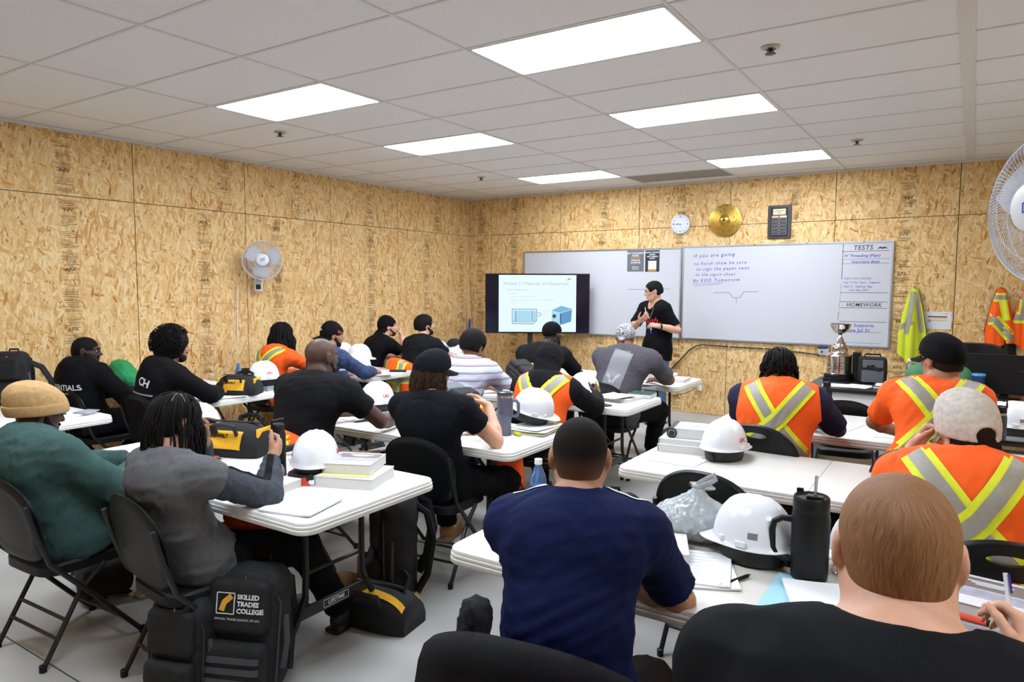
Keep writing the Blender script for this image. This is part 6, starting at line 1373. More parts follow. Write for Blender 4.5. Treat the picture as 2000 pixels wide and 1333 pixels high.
    for s, w, e_, hnd in ((-1, wl, el, hand_l), (1, wr_, er, hand_r)):
        d0 = nrm(w - e_)
        hh = dict(d=nrm(d0 * A3((1, 1, 0.3))), n=(0, 0, -1), th=-Rt * s, curl=0.4)
        if hnd == 'none': continue
        if hnd: hh.update(hnd)
        hand(S, w, hh['d'], hh['n'], hh['th'], hh.get('curl', 0.4), hh.get('spread', 0.05), hs, hh.get('tcurl', 0.3), hh.get('curls'))
    for a, b, c in ((hl, kl, al), (hr, kr, ar)):
        S.cap(a, b, 0.088 * ag, 0.060 * ag, 0.02); m = b + (c - b) * 0.3; S.cap(b, m, 0.056, 0.057 * ag, 0.02); S.cap(m, c, 0.056 * ag, 0.038, 0.02)
        S.cap(c, c + F * 0.09 - A3((0, 0, 0.04)), 0.036, 0.03, 0.02)
    nb = head - hF * 0.022 * k - hU * 0.055 * k
    S.cap(c7 - spine * 0.02 + Fw * 0.02, nb, neck * 1.08, neck, 0.025)
    S.ell(hd(0, -0.012, 0.030), HM, (0.076 * k, 0.097 * k, 0.086 * k), 0.02)
    S.ell(hd(0, 0.030, -0.030), HM, (0.061 * k, 0.062 * k, 0.076 * k), 0.025)
    S.ell(hd(0, 0.048, -0.078), HM, (0.044 * k * jaw, 0.042 * k, 0.034 * k), 0.025)
    for s in (-1, 1): S.cap(hd(s * 0.056 * jaw, -0.005, -0.045), hd(s * 0.03, 0.06, -0.088), 0.018 * k, 0.016 * k, 0.025)
    S.cap(hd(0, 0.090, 0.022), hd(0, 0.110, -0.018), 0.008 * k, 0.0125 * k, 0.012)
    for s in (-1, 1):
        S.ell(hd(s * 0.012, 0.098, -0.022), HM, (0.009 * k, 0.010 * k, 0.008 * k), 0.006)
        S.cap(hd(s * 0.010, 0.087, 0.030), hd(s * 0.045, 0.072, 0.030), 0.010 * k, 0.010 * k, 0.014)
        S.ell(hd(s * 0.031, 0.098, 0.012), HM, (0.015 * k, 0.013 * k, 0.010 * k), 0.010, 1)
        S.cap(hd(s * 0.043, 0.068, -0.018), hd(s * 0.062, 0.025, -0.005), 0.012 * k, 0.011 * k, 0.02)
        # ear: rim, bowl, lobe
        ef = [nrm(hR * 0.95 + hF * 0.25 * s), nrm(hF - hR * 0.25 * s), hU]
        S.ell(hd(s * 0.080, -0.010, -0.002), ef, (0.011 * k, 0.021 * k, 0.033 * k), 0.008)
        S.ell(hd(s * 0.092, -0.004, 0.000), ef, (0.009 * k, 0.012 * k, 0.020 * k), 0.006, 1)
    S.cap(hd(-0.018, 0.092, -0.053), hd(0.018, 0.092, -0.053), 0.008 * k, None, 0.008); S.cap(hd(-0.014, 0.090, -0.064), hd(0.014, 0.090, -0.064), 0.008 * k, None, 0.008)
    body = mesh_obj('person', S, SK[sk], None, h, 0, base); body.location = tuple(base)
    tag(body, label, 'person')
    P.body = body; P.base = base; P.hd = hd; P.HM = HM; P.head = head; P.hR, P.hF, P.hU = hR, hF, hU; P.k = k
    P.c7, P.hip, P.spine, P.Fw, P.F, P.Rt, P.L, P.sw, P.g = c7, hip, spine, Fw, F, Rt, L, sw, g
    P.shl, P.shr, P.el, P.er, P.wl, P.wr, P.kl, P.kr, P.al, P.ar, P.seed, P.torso, P.arm, P.ag = shl, shr, el, er, wl, wr_, kl, kr, al, ar, seed, torso, arm, ag
    # ---- eyes and brows
    for s in (-1, 1):
        g_ = G(); rot = MX(((hR[0], hF[0], hU[0]), (hR[1], hF[1], hU[1]), (hR[2], hF[2], hU[2])))
        g_.ell(tuple(hd(s * 0.031, 0.077, 0.013) - base), (0.0105 * k, 0.0115 * k, 0.0075 * k), rot, 10, 8); e = g_.build('eye', EYEW, body)
        G().ell(tuple(hd(s * 0.031, 0.0850, 0.013) - base), (0.0062 * k, 0.0046 * k, 0.0062 * k), rot, 8, 6).build('iris', EYEI, e)
    # ---- top
    if top:
        S = Sdf(); torso(S, g, 0.06)
        e = {'tee': 0.012, 'hoodie': 0.02, 'long': 0.014, 'polo': 0.012}[top]
        for s, sh, e_, w in ((-1, shl, el, wl), (1, shr, er, wr_)):
            if top in ('tee', 'polo'):
                q = sh + (e_ - sh) * sleeve; d = nrm(e_ - sh)
                S.cap(sh, q + d * 0.05, 0.062 * ag, 0.060 * ag, 0.04, clip=[(q, d)])
            else:
                m = e_ + (w - e_) * 0.35; q = e_ + (w - e_) * 0.93; d = nrm(w - e_)
                S.cap(sh, e_, 0.061 * ag, 0.052 * ag, 0.03); S.cap(e_, m, 0.053 * ag, 0.050 * ag, 0.025); S.cap(m, q + d * 0.03, 0.050 * ag, 0.034, 0.02, clip=[(q, d)])
        if not stand: S.cap(hip - Rt * 0.06 + spine * 0.0, hip + Rt * 0.06, 0.130 * g, None, 0.05, Fw, 0.95)
        else: S.cap(hip + spine * 0.05, hip - spine * hem, 0.155 * g, 0.165 * g, 0.05, Fw, 0.86)
        if top == 'hoodie':
            S.cap(c7 - Rt * 0.075 - Fw * 0.035 + spine * 0.01, c7 + Rt * 0.075 - Fw * 0.035 + spine * 0.01, 0.042, None, 0.03); S.ell(c7 - Fw * 0.085 - spine * 0.03, [Rt, Fw, spine], (0.095, 0.055, 0.085), 0.03)
            for s in (-1, 1): S.cap(c7 + Rt * s * 0.08 - Fw * 0.02, c7 + Rt * s * 0.055 + Fw * 0.10 - spine * 0.03, 0.035, 0.028, 0.02)
        # neck hole, hem
        S.cap(c7 - spine * 0.02 + Fw * 0.035, nb + hU * 0.1, neck + 0.008 + e, neck + 0.03, 0.016, op=1)
        S.plane(hip - spine * (hem if stand else 0.085), -(spine if not stand else A3((0, 0, 1))))
        P.top = mesh_obj({'tee': 'shirt', 'hoodie': 'hoodie', 'long': 'sweatshirt', 'polo': 'polo_shirt'}[top], S, topm, body, 0.0085 if h < 0.0082 else 0.0115, e, base, wrinkles(amp, 15, seed, Rt * 0.8 + spine * 0.3, 2.5)); P.tope = e
    if pants:
        S = Sdf(); S.cap(hip - Rt * 0.075, hip + Rt * 0.075, 0.112 * g, None, 0.04, Fw, 0.92 if not stand else 0.75)
        for a, b, c in ((hl, kl, al), (hr, kr, ar)):
            S.cap(a, b, 0.092 * ag, 0.070 * ag, 0.03); q = c + nrm(b - c) * 0.02; d = nrm(c - b); S.cap(b, q + d * 0.03, 0.069 * ag, 0.055, 0.03, clip=[(q, d)])
        S.plane(hip + A3((0, 0, 0.14 if not stand else -0.06)), (0, 0, 1))
        P.pants = mesh_obj('trousers', S, pants, body, 0.014, 0.012, base, wrinkles(0.006, 18, seed + 50, None))
    if shoes:
        for c in (al, ar):
            S = Sdf(); z = A3((0, 0, 1)); o = A3((c[0], c[1], 0))
            S.ell(o + F * 0.125 + z * 0.045, [np.cross(F, z), F, z], (0.046, 0.10, 0.042), 0.03); S.ell(o - F * 0.005 + z * 0.055, [np.cross(F, z), F, z], (0.042, 0.065, 0.052), 0.03); S.cap(o + z * 0.06, o + z * 0.11, 0.043, 0.046, 0.02)
            S.rbx(o + F * 0.07 + z * 0.012, [np.cross(F, z), F, z], (0.046, 0.145, 0.012), 0.01, 0.01); S.plane(o, -z)
            mesh_obj('shoe', S, shoem or SHOEB, body, 0.011, 0, base)
    return P
SHOEB = mat('black_shoe', (26, 24, 24), 0.5); BOOTM = mat('tan_work_boot', (150, 108, 66), 0.7, noise=0.15, nscale=30)
def loc(P, v): return V(tuple(A3(v) - P.base))
# ---- hair and headwear
def hairmat(name, rgb, rough=0.7): return mat('hair_' + name, rgb, rough, noise=0.3, nscale=120, bump=0.6, bscale=900, spec=0.15)
HBLACK = hairmat('black', (20, 17, 16)); HDARK = hairmat('dark_brown', (38, 27, 22)); HBROWN = hairmat('brown', (62, 42, 30))
def scalp(P, t=0.006, front=0.0, nape=-0.07, m=HBLACK, name='hair', h=0.006, amp=0.0, freq=60, temple=0.02):
    """hair shell over the skull; t thickness"""
    k = P.k; S = Sdf(); hd = P.hd
    S.ell(hd(0, -0.012, 0.030), P.HM, (0.076 * k + t, 0.097 * k + t, 0.086 * k + t), 0.02); S.ell(hd(0, -0.045, -0.02), P.HM, (0.060 * k + t * 0.6, 0.062 * k + t * 0.6, 0.07 * k), 0.03)
    S.ell(hd(0, 0.115, -0.045 + front), P.HM, (0.09 * k, 0.10 * k, 0.105 * k), 0.008, 1)
    for s in (-1, 1): S.ell(hd(s * 0.09, 0.012, -0.025), P.HM, (0.03 * k, 0.030 * k, 0.040 * k), 0.006, 1)
    S.plane(hd(0, 0, nape), -P.hU - P.hF * 0.25)
    return mesh_obj(name, S, m, P.body, h, 0, P.base, wrinkles(amp, freq, P.seed + 7) if amp else None)
def tubes_obj(name, strands, m, P, seg=5):
    g = G()
    for pts, r in strands: g.tube([loc(P, p) for p in pts], r, seg)
    o = g.build(name, m, P.body, 180); o['kind'] = 'stuff'; return o
def hanging_strands(P, n, length, r, seed, spread=0.02, face_gap=50, m=HBLACK, name='braids', minlat=-10, jitter=0.3, lift=0.010, drop=1.0):
    """strands leaving the skull and falling"""
    q = random.Random(seed); k = P.k; out = []; up_ = A3((0, 0, 1))
    for i in range(n):
        az = q.uniform(-180, 180); lat = q.uniform(minlat, 82)
        if abs(az) < face_gap and lat < 45: lat = q.uniform(48, 85)
        def sk_pt(az_, lat_, off): 
            a, b = R(az_), R(lat_); u = A3((math.sin(a) * math.cos(b), math.cos(a) * math.cos(b), math.sin(b)))
            return P.hd(u[0] * (0.077 + off), -0.012 + u[1] * (0.098 + off), 0.030 + u[2] * (0.087 + off))
        pts = []; L_ = length * q.uniform(1 - jitter, 1 + jitter * 0.5); la = lat
        while la > -18 and len(pts) < 9:
            pts.append(sk_pt(az, la, lift + 0.006 * q.random())); la -= 16
        if abs(az) < face_gap + 15:
            e = pts[-1]
        e = pts[-1] if pts else sk_pt(az, lat, lift); pts = pts or [e]
        out_d = nrm((e - P.hd(0, -0.01, 0)) * A3((1, 1, 0))); used = sum(np.linalg.norm(pts[j + 1] - pts[j]) for j in range(len(pts) - 1)); rem = max(L_ - used, 0.03)
        ph = q.uniform(0, 6)
        for j in range(1, 7):
            f = j / 6; pts.append(e - up_ * rem * f * drop + out_d * spread * math.sin(f * 2.2) + A3((math.sin(ph + f * 5), math.cos(ph + f * 4), 0)) * 0.005)
        rr = [r * (1 - 0.35 * j / len(pts)) for j in range(len(pts))]
        out.append((pts, rr))
    return tubes_obj(name, out, m, P)
def cap_hat(P, m, back=False, brim_m=None, hole=False, seed=1, brim_len=0.085, tilt=0, t=0.012, low=0.0):
    k = P.k; hd = P.hd; S = Sdf(); s = -1 if back else 1
    S.ell(hd(0, -0.010, 0.036), P.HM, (0.080 * k + t, 0.102 * k + t, 0.088 * k + t + 0.004), 0.02)
    S.ell(hd(0, 0.03 * s, 0.075), P.HM, (0.062 * k + t * 0.8, 0.07 * k, 0.058 * k + t), 0.04)
    S.ell(hd(0, -0.010, 0.036 + min(low, -0.02)), P.HM, (0.080 * k + t, 0.102 * k + t, 0.088 * k + t + 0.004), 0.02)
    S.plane(hd(0, 0, 0.020 + low), -P.hU + P.hF * 0.30)
    if hole: S.ell(hd(0, -0.118 * s, low + 0.012), P.HM, (0.036, 0.03, 0.030), 0.004, 1)
    o = mesh_obj('cap', S, m, P.body, 0.0065, 0, P.base, wrinkles(0.0025, 30, seed))
    g = G(); nx, ny = 14, 7
    f0 = 0.075 if not back else -0.098
    def fn(u, v):
        a = (u - 0.5) * 2; x = a * 0.078; edge = math.sqrt(max(0, 1 - a * a)); yy = s * (0.028 + edge * 0.07 * (1) + v * brim_len * (0.35 + 0.65 * edge)) + (0 if not back else -0.012)
        z = 0.034 + low - 0.018 * a * a - v * (0.022 + tilt) - (0.0 if not back else 0.040 + 0.02 * v)
        return loc(P, hd(x, yy, z))
    g.sheet(nx, ny, fn, 0.004).build('brim', brim_m or m, o, 60)
    G().ell(loc(P, hd(0, -0.008, 0.036 + 0.088 + t + 0.006)), (0.009, 0.009, 0.005), None, 10, 6).build('button', m, o)
    bv = bvh_of(o); sm = MATS.get(m.name) or m
    if hole:
        pts = [hd(0.040 * math.cos(q), -s * 0.3, 0.012 + 0.040 * math.sin(q)) for q in np.linspace(-0.15, math.pi + 0.15, 16)]
    return o
def brows(P, m=HBLACK):
    for s in (-1, 1): G().tube([loc(P, P.hd(s * 0.014, 0.0965, 0.031)), loc(P, P.hd(s * 0.032, 0.090, 0.036)), loc(P, P.hd(s * 0.048, 0.078, 0.030))], [0.004, 0.0045, 0.002], 6).build('eyebrow', m, P.body)
def beard(P, t=0.005, m=HBLACK, h=0.0065):
    S = Sdf(); k = P.k; hd = P.hd
    S.ell(hd(0, 0.048, -0.078), P.HM, (0.044 * k + t, 0.041 * k + t, 0.034 * k + t), 0.025)
    for s in (-1, 1): S.cap(hd(s * 0.062, 0.0, -0.015), hd(s * 0.034, 0.055, -0.080), 0.018 * k + t, 0.022 * k + t, 0.03)
    S.cap(hd(-0.022, 0.090, -0.040), hd(0.022, 0.090, -0.040), 0.007 * k + t * 0.5, None, 0.01)
    S.ell(hd(0, 0.105, -0.0585), P.HM, (0.022, 0.02, 0.011), 0.004, 1)
    return mesh_obj('beard', S, m, P.body, h, 0, P.base, wrinkles(0.0015, 90, P.seed))
# ---- vests, stripes
HV_O = mat('hi_vis_orange', (255, 96, 8), 0.8, noise=0.05, nscale=30, bump=0.2, bscale=700); HV_Y = mat('hi_vis_yellow', (226, 232, 40), 0.7, noise=0.04, nscale=60); HV_G = mat('reflective_grey', (152, 146, 136), 0.5, noise=0.05, nscale=60)
def bk(P, x, z): return P.c7 + P.Rt * x + P.spine * z
def stripes(P, o, waist=False, first=1, wy=0.098, wg=0.05, spread=0.155, low=-0.37):
    bv = bvh_of(o); d = V(tuple(P.Fw))
    def band(pa, lift):
        p = [loc(P, bk(P, *q) - P.Fw * 0.3) for q in pa]
        y = decal_strip('yellow_stripe', p, wy, HV_Y, o, bv, d, lift, 40, 6); decal_strip('reflective_stripe', p, wg, HV_G, o, bv, d, lift + 0.0035, 40, 4)
    if waist: band([(-0.26, low + 0.02), (0.26, low + 0.02)], 0.004)
    band([(-first * spread, 0.035), (-first * 0.02, -0.16), (first * (spread + 0.02), low)], 0.007)
    band([(first * spread, 0.035), (first * 0.02, -0.16), (-first * (spread + 0.03), low)], 0.013)
def vest_on(P, m=None, e=0.026, first=1, waist=False, amp=0.007, cut=0.195, **kw):
    S = Sdf(); P.torso(S, P.g, 0.06); S.cap(P.hip - P.Rt * 0.06, P.hip + P.Rt * 0.06, 0.132 * P.g, None, 0.05, P.Fw, 0.95)
    S.cap(P.c7 - P.spine * 0.03 + P.Fw * 0.05, P.c7 + P.hU * 0.2 + P.Fw * 0.05, 0.062 + e, 0.10, 0.01, op=1)
    for s in (-1, 1): S.plane(P.c7 + P.Rt * s * cut * (P.sw / 0.185), P.Rt * s + P.spine * 0.12)
    S.plane(P.hip - P.spine * 0.10, -P.spine)
    o = mesh_obj('safety_vest', S, m or HV_O, P.body, 0.012, e, P.base, wrinkles(amp, 13, P.seed + 3, P.spine, 3))
    stripes(P, o, waist, first, **kw); P.vest = o; return o
def back_text(P, o, txt, x, z, size, m, shear=0, bold=0.0, name='lettering', front=False, rot=0, spacing=1.0):
    d = P.Fw if not front else -P.Fw; xd = P.Rt if not front else -P.Rt
    y = P.spine; c, s = math.cos(R(rot)), math.sin(R(rot)); x2 = xd * c + y * s; y2 = -xd * s + y * c
    org = P.c7 + P.Rt * x + P.spine * z - d * 0.3
    return decal_text(name, txt, m, o, bvh_of(o), loc(P, org), V(tuple(x2)), V(tuple(y2)), V(tuple(d)), size, shear, bold, 0.004, spacing)
# cloth colours
BLK = cloth('black_cotton', (15, 14, 17)); BLK2 = cloth('faded_black_cotton', (22, 22, 24)); BLKN = cloth('blue_black_cotton', (17, 19, 25)); NAVY = mat('navy_jersey', (14, 24, 62), 0.8, noise=0.06, nscale=60, bump=0.2, bscale=700, spec=0.12); GRN = cloth('green_cotton', (58, 82, 78)); GRY = cloth('grey_fleece', (92, 91, 92)); SLATE = cloth('slate_shirt', (82, 78, 84)); TROUS = cloth('black_trousers', (15, 14, 16)); KHAKI = cloth('khaki_canvas', (158, 134, 100)); JEAN = cloth('blue_denim', (78, 100, 132)); DKJ = cloth('dark_denim', (40, 52, 74)); DKGREY = cloth('charcoal_sleeve', (66, 70, 76)); NVT = cloth('navy_tee', (40, 42, 66))
TAN = cloth('tan_knit', (188, 152, 104)); CREAMC = cloth('cream_cap_cloth', (206, 198, 186)); CAMO = mat('camouflage_cloth', (110, 108, 84), 0.85, noise=0.45, nscale=45); CAMOB = mat('navy_camouflage_cloth', (40, 56, 92), 0.85, noise=0.55, nscale=22)
WPRT = mat('white_print_cloth', (222, 222, 222), 0.7); RPRT = mat('red_print_cloth', (214, 48, 52), 0.7); GPRT = mat('grey_print', (128, 126, 130), 0.45); LPRT = mat('light_grey_print', (164, 162, 166), 0.5)
def polo_mat():
    m = mat('striped_polo', (196, 206, 226), 0.8); nt = m.node_tree; N, L = nt.nodes, nt.links; b = N['Principled BSDF']
    tc = N.new('ShaderNodeTexCoord'); sp = N.new('ShaderNodeSeparateXYZ'); L.new(tc.outputs['Object'], sp.inputs[0])
    mu = N.new('ShaderNodeMath'); mu.operation = 'MULTIPLY'; mu.inputs[1].default_value = 1 / 0.056; L.new(sp.outputs[2], mu.inputs[0])
    fr = N.new('ShaderNodeMath'); fr.operation = 'FRACT'; L.new(mu.outputs[0], fr.inputs[0])
    rp = N.new('ShaderNodeValToRGB'); rp.color_ramp.interpolation = 'CONSTANT'; e = rp.color_ramp.elements
    for p, c in ((0.0, (200, 208, 228)), (0.62, (40, 40, 56)), (0.71, (214, 222, 238)), (0.78, (186, 92, 104)), (0.86, (182, 198, 226)), (0.94, (200, 208, 228))):
        if p == 0: e[0].position = 0; e[0].color = srgb(*c)
        elif p == 0.62: e[1].position = p; e[1].color = srgb(*c)
        else: q = e.new(p); q.color = srgb(*c)
    L.new(fr.outputs[0], rp.inputs[0]); L.new(rp.outputs[0], b.inputs['Base Color']); return m
POLO = polo_mat()
def bandana_mat():
    m = mat('paisley_bandana', (30, 30, 34), 0.8); nt = m.node_tree; N, L = nt.nodes, nt.links; b = N['Principled BSDF']
    tc = N.new('ShaderNodeTexCoord'); vo = N.new('ShaderNodeTexVoronoi'); vo.feature = 'DISTANCE_TO_EDGE'; vo.inputs['Scale'].default_value = 38; nz = N.new('ShaderNodeTexNoise'); nz.inputs['Scale'].default_value = 22
    mx = N.new('ShaderNodeVectorMath'); sc = N.new('ShaderNodeVectorMath'); sc.operation = 'SCALE'; sc.inputs['Scale'].default_value = 0.05
    L.new(tc.outputs['Object'], nz.inputs['Vector']); L.new(nz.outputs['Color'], sc.inputs[0]); L.new(tc.outputs['Object'], mx.inputs[0]); L.new(sc.outputs[0], mx.inputs[1]); L.new(mx.outputs[0], vo.inputs['Vector'])
    rp = N.new('ShaderNodeValToRGB'); rp.color_ramp.interpolation = 'CONSTANT'; e = rp.color_ramp.elements
    e[0].color = srgb(214, 214, 216); e[1].position = 0.07; e[1].color = srgb(30, 30, 36); q = e.new(0.20); q.color = srgb(200, 200, 204); q = e.new(0.30); q.color = srgb(34, 34, 40)
    L.new(vo.outputs['Distance'], rp.inputs[0]); L.new(rp.outputs[0], b.inputs['Base Color']); return m
BANDM = bandana_mat()
Z1 = 0.785   # a forearm's centre when it rests on a table

# --- left wall side
P = person('man in tan knit beanie and green sweatshirt, leaning on the table at far left', (3.13, -7.57, 0.96), (3.065, -7.50, 1.07), -2, (3.15, -7.43, 0.52), 'dark', hf=-4, hp=14, sw=0.205, g=1.28, belly=0.03, top='long', topm=GRN, pants=TROUS, elbow_r=(3.44, -7.36, 0.76), wrist_r=(3.18, -7.14, Z1), elbow_l=(2.94, -7.32, 0.78), wrist_l=(3.14, -7.08, Z1), seed=11, amp=0.008, shoem=mat('cream_shoe', (206, 196, 182), 0.6), foot_r=(3.36, -7.02, 0.085))
S = Sdf(); k = 1.0
S.ell(P.hd(0, -0.014, 0.040), P.HM, (0.104, 0.132, 0.102), 0.02); S.ell(P.hd(0, -0.06, 0.08), P.HM, (0.085, 0.09, 0.06), 0.05); S.plane(P.hd(0, 0, 0.012), -P.hU + P.hF * 0.25)
bn = mesh_obj('beanie', S, TAN, P.body, 0.007, 0, P.base, wrinkles(0.003, 22, 4))
S = Sdf(); S.ell(P.hd(0, -0.014, 0.030), P.HM, (0.110, 0.137, 0.104), 0.02); S.plane(P.hd(0, 0, 0.000), -P.hU + P.hF * 0.25); S.plane(P.hd(0, 0, 0.052), P.hU - P.hF * 0.25)
mesh_obj('beanie_cuff', S, TAN, bn, 0.006, 0, P.base)
beard(P, 0.006); brows(P)
GLS = mat('glasses_frame', (40, 52, 110), 0.3)
g = G()
for s in (-1, 1): g.tube([loc(P, P.hd(s * 0.088, -0.01, 0.014)), loc(P, P.hd(s * 0.078, 0.085, 0.016)), loc(P, P.hd(s * 0.012, 0.112, 0.014))], 0.004, 6)
g.build('glasses', GLS, P.body)

P = person('man with long thin black braids and grey sweatshirt, holding a black bottle', (3.955, -7.42, 0.955), (3.90, -7.33, 1.09), 2, (3.95, -7.28, 0.515), 'tan', hf=-2, hp=12, sw=0.19, g=0.98, top='tee', sleeve=0.22, topm=GRY, pants=TROUS, elbow_r=(4.20, -7.16, 0.80), wrist_r=(4.00, -6.92, 0.91), hand_r=dict(d=(-0.35, 0.75, 0.45), n=(-0.8, -0.2, 0.3), th=(-0.3, -0.2, 0.9), curl=0.55, spread=0.12), elbow_l=(3.74, -7.16, 0.79), wrist_l=(3.86, -7.18, 0.98), hand_l=dict(d=(0.1, -0.15, 1), n=(0.1, -0.6, 0), th=(0.3, -1, 0), curl=0.5), h=0.008, seed=12, amp=0.007, foot_r=(4.18, -6.68, 0.085), knee_r=(4.13, -6.87, 0.46), knee_l=(3.86, -6.86, 0.46))
# charcoal sleeves with black stripes over the grey fleece
for s, a, b, c in ((1, P.shr, P.er, P.wr), (-1, P.shl, P.el, P.wl)):
    S = Sdf(); a2 = a + (b - a) * 0.12; d = nrm(b - a); q = b + (c - b) * 0.95; d2 = nrm(c - b)
    S.cap(a, b, 0.073, 0.064, 0.03, clip=[(a2, -d)]); S.cap(b, b + (c - b) * 0.4, 0.064, 0.058, 0.025); S.cap(b + (c - b) * 0.4, q + d2 * 0.03, 0.057, 0.040, 0.02, clip=[(q, d2)])
    sv = mesh_obj('sleeve', S, DKGREY, P.body, 0.008, 0, P.base, wrinkles(0.006, 26, 31 + s, np.cross(d, (0, 0, 1)), 2)); bv = bvh_of(sv)
    for o_ in (-0.016, 0.016):
        up_ = A3((0, 0, 1)); sd = nrm(np.cross(d, up_)); off = A3((0, 0, 0.3)) + sd * o_
        decal_strip('sleeve_stripe', [loc(P, a + d * 0.06 + off), loc(P, b + off), loc(P, b + (c - b) * 0.85 + off)], 0.016, BLK, sv, bv, V((0, 0, -1)), 0.003, 40, 2)
scalp(P, 0.006, m=HBLACK); brows(P); beard(P, 0.003, HDARK)
hanging_strands(P, 210, 0.27, 0.0038, 5, 0.016, 42, m=HBLACK, minlat=0)
LG = mat('scalp_parting', (150, 116, 98), 0.6)
g = G()
for az in range(-150, 180, 40):
    g.tube([loc(P, P.hd(math.sin(R(az)) * math.cos(R(l)) * 0.086, -0.012 + math.cos(R(az)) * math.cos(R(l)) * 0.107, 0.030 + math.sin(R(l)) * 0.096)) for l in (84, 70, 56, 42)], 0.0018, 4)
g.build('hair_parting', LG, P.body)['kind'] = 'stuff'

P = person('man in black lettered hoodie with very short hair, sitting back by the left wall', (0.62, -6.16, 1.01), (0.56, -6.07, 1.115), 5, (0.68, -6.12, 0.53), 'deep', hf=-40, hp=6, sw=0.20, g=1.05, top='hoodie', topm=BLK, pants=TROUS, elbow_r=(0.95, -5.95, 0.74), wrist_r=(0.80, -5.72, Z1), h=0.011, seed=13)
scalp(P, 0.003); beard(P, 0.006); brows(P); back_text(P, P.top, 'ESSENTIALS', 0.02, -0.15, 0.062, WPRT, bold=0.001); decal_strip('small_print', [loc(P, bk(P, -0.10, -0.195) - P.Fw * 0.3), loc(P, bk(P, 0.13, -0.195) - P.Fw * 0.3)], 0.010, GPRT, P.top, bvh_of(P.top), V(tuple(P.Fw)), 0.004, 12, 1)

P = person('man with a big black afro and black hoodie with white letters', (1.455, -5.94, 1.04), (1.43, -5.83, 1.175), -6, (1.40, -6.00, 0.53), 'tan', hf=-24, hp=4, sw=0.185, g=0.96, top='hoodie', topm=BLK, pants=TROUS, elbow_r=(1.70, -5.70, 0.80), wrist_r=(1.52, -5.50, Z1), elbow_l=(1.18, -5.72, 0.80), wrist_l=(1.36, -5.50, Z1), h=0.011, seed=14)
S = Sdf(); q = random.Random(8)
S.ell(P.hd(0, -0.028, 0.045), P.HM, (0.135, 0.135, 0.130), 0.03); S.ell(P.hd(0, -0.05, -0.03), P.HM, (0.115, 0.10, 0.10), 0.03); S.ell(P.hd(0, 0.155, -0.04), P.HM, (0.085, 0.11, 0.115), 0.01, 1)
mesh_obj('afro_hair', S, HBLACK, P.body, 0.008, 0, P.base, wrinkles(0.012, 70, 6))
st_ = []
for i in range(900):
    a = q.uniform(0, 6.28); u = q.uniform(-0.5, 1); c = math.sqrt(1 - u * u); dv = (math.sin(a) * c, math.cos(a) * c, u)
    if dv[1] > 0.45 and dv[2] < 0.55: continue
    p0 = P.hd(dv[0] * 0.128, -0.03 + dv[1] * 0.128, 0.035 + dv[2] * 0.128); o_ = nrm(p0 - P.head); t1 = nrm(np.cross(o_, (q.gauss(0, 1), q.gauss(0, 1), q.gauss(0, 1)))); t2 = np.cross(o_, t1); rr = q.uniform(0.006, 0.012)
    st_.append(([p0 + o_ * 0.006 * j + (t1 * math.cos(j * 1.3) + t2 * math.sin(j * 1.3)) * rr for j in range(6)], 0.0022))
tubes_obj('hair_curls', st_, HBLACK, P, 3)
beard(P, 0.005, HDARK); brows(P); back_text(P, P.top, 'CH', 0.06, -0.13, 0.085, WPRT, bold=0.002, rot=-14, spacing=0.95); decal_strip('small_print', [loc(P, bk(P, -0.10, -0.205) - P.Fw * 0.3), loc(P, bk(P, 0.15, -0.225) - P.Fw * 0.3)], 0.012, GPRT, P.top, bvh_of(P.top), V(tuple(P.Fw)), 0.004, 12, 1)

P = person('man with shoulder length black dreadlocks in orange hi vis shirt by left wall', (0.73, -4.30, 1.00), (0.70, -4.20, 1.15), -2, (0.70, -4.36, 0.53), 'dark', hf=-14, hp=8, sw=0.19, top='long', topm=HV_O, pants=TROUS, elbow_r=(0.99, -4.04, 0.80), wrist_r=(0.90, -3.76, Z1), h=0.011, seed=15)
scalp(P, 0.014, m=HBLACK, h=0.008); hanging_strands(P, 110, 0.34, 0.0085, 9, 0.030, 45, m=HBLACK, name='dreadlocks', minlat=5); stripes(P, P.top, True); brows(P)

P = person('man in backwards black cap and navy camouflage sleeves writing at third left table', (1.42, -4.24, 1.03), (1.38, -4.14, 1.165), -6, (1.40, -4.33, 0.53), 'tan', hf=-26, hp=8, sw=0.19, top='long', topm=CAMOB, pants=TROUS, elbow_r=(1.68, -4.00, 0.80), wrist_r=(1.58, -3.76, Z1), h=0.011, seed=16)
scalp(P, 0.004); c_ = cap_hat(P, BLK, back=True, seed=3); beard(P, 0.005, HDARK); brows(P)
bv = bvh_of(c_); decal_text('cap_logo', 'hi', RPRT, c_, bv, loc(P, P.hd(0.3, 0.04, 0.045)), V(tuple(P.hF)), V(tuple(P.hU)), V(tuple(-P.hR)), 0.05, 0, 0.002)
st1 = G().box((0, 0, 0), (0.05, 0.006, 0.018)).build('cap_strap', WPRT, c_, 0); st1.location = loc(P, P.hd(0.0, -0.124, 0.05)); st1.rotation_euler = (R(10), 0, R(-26))

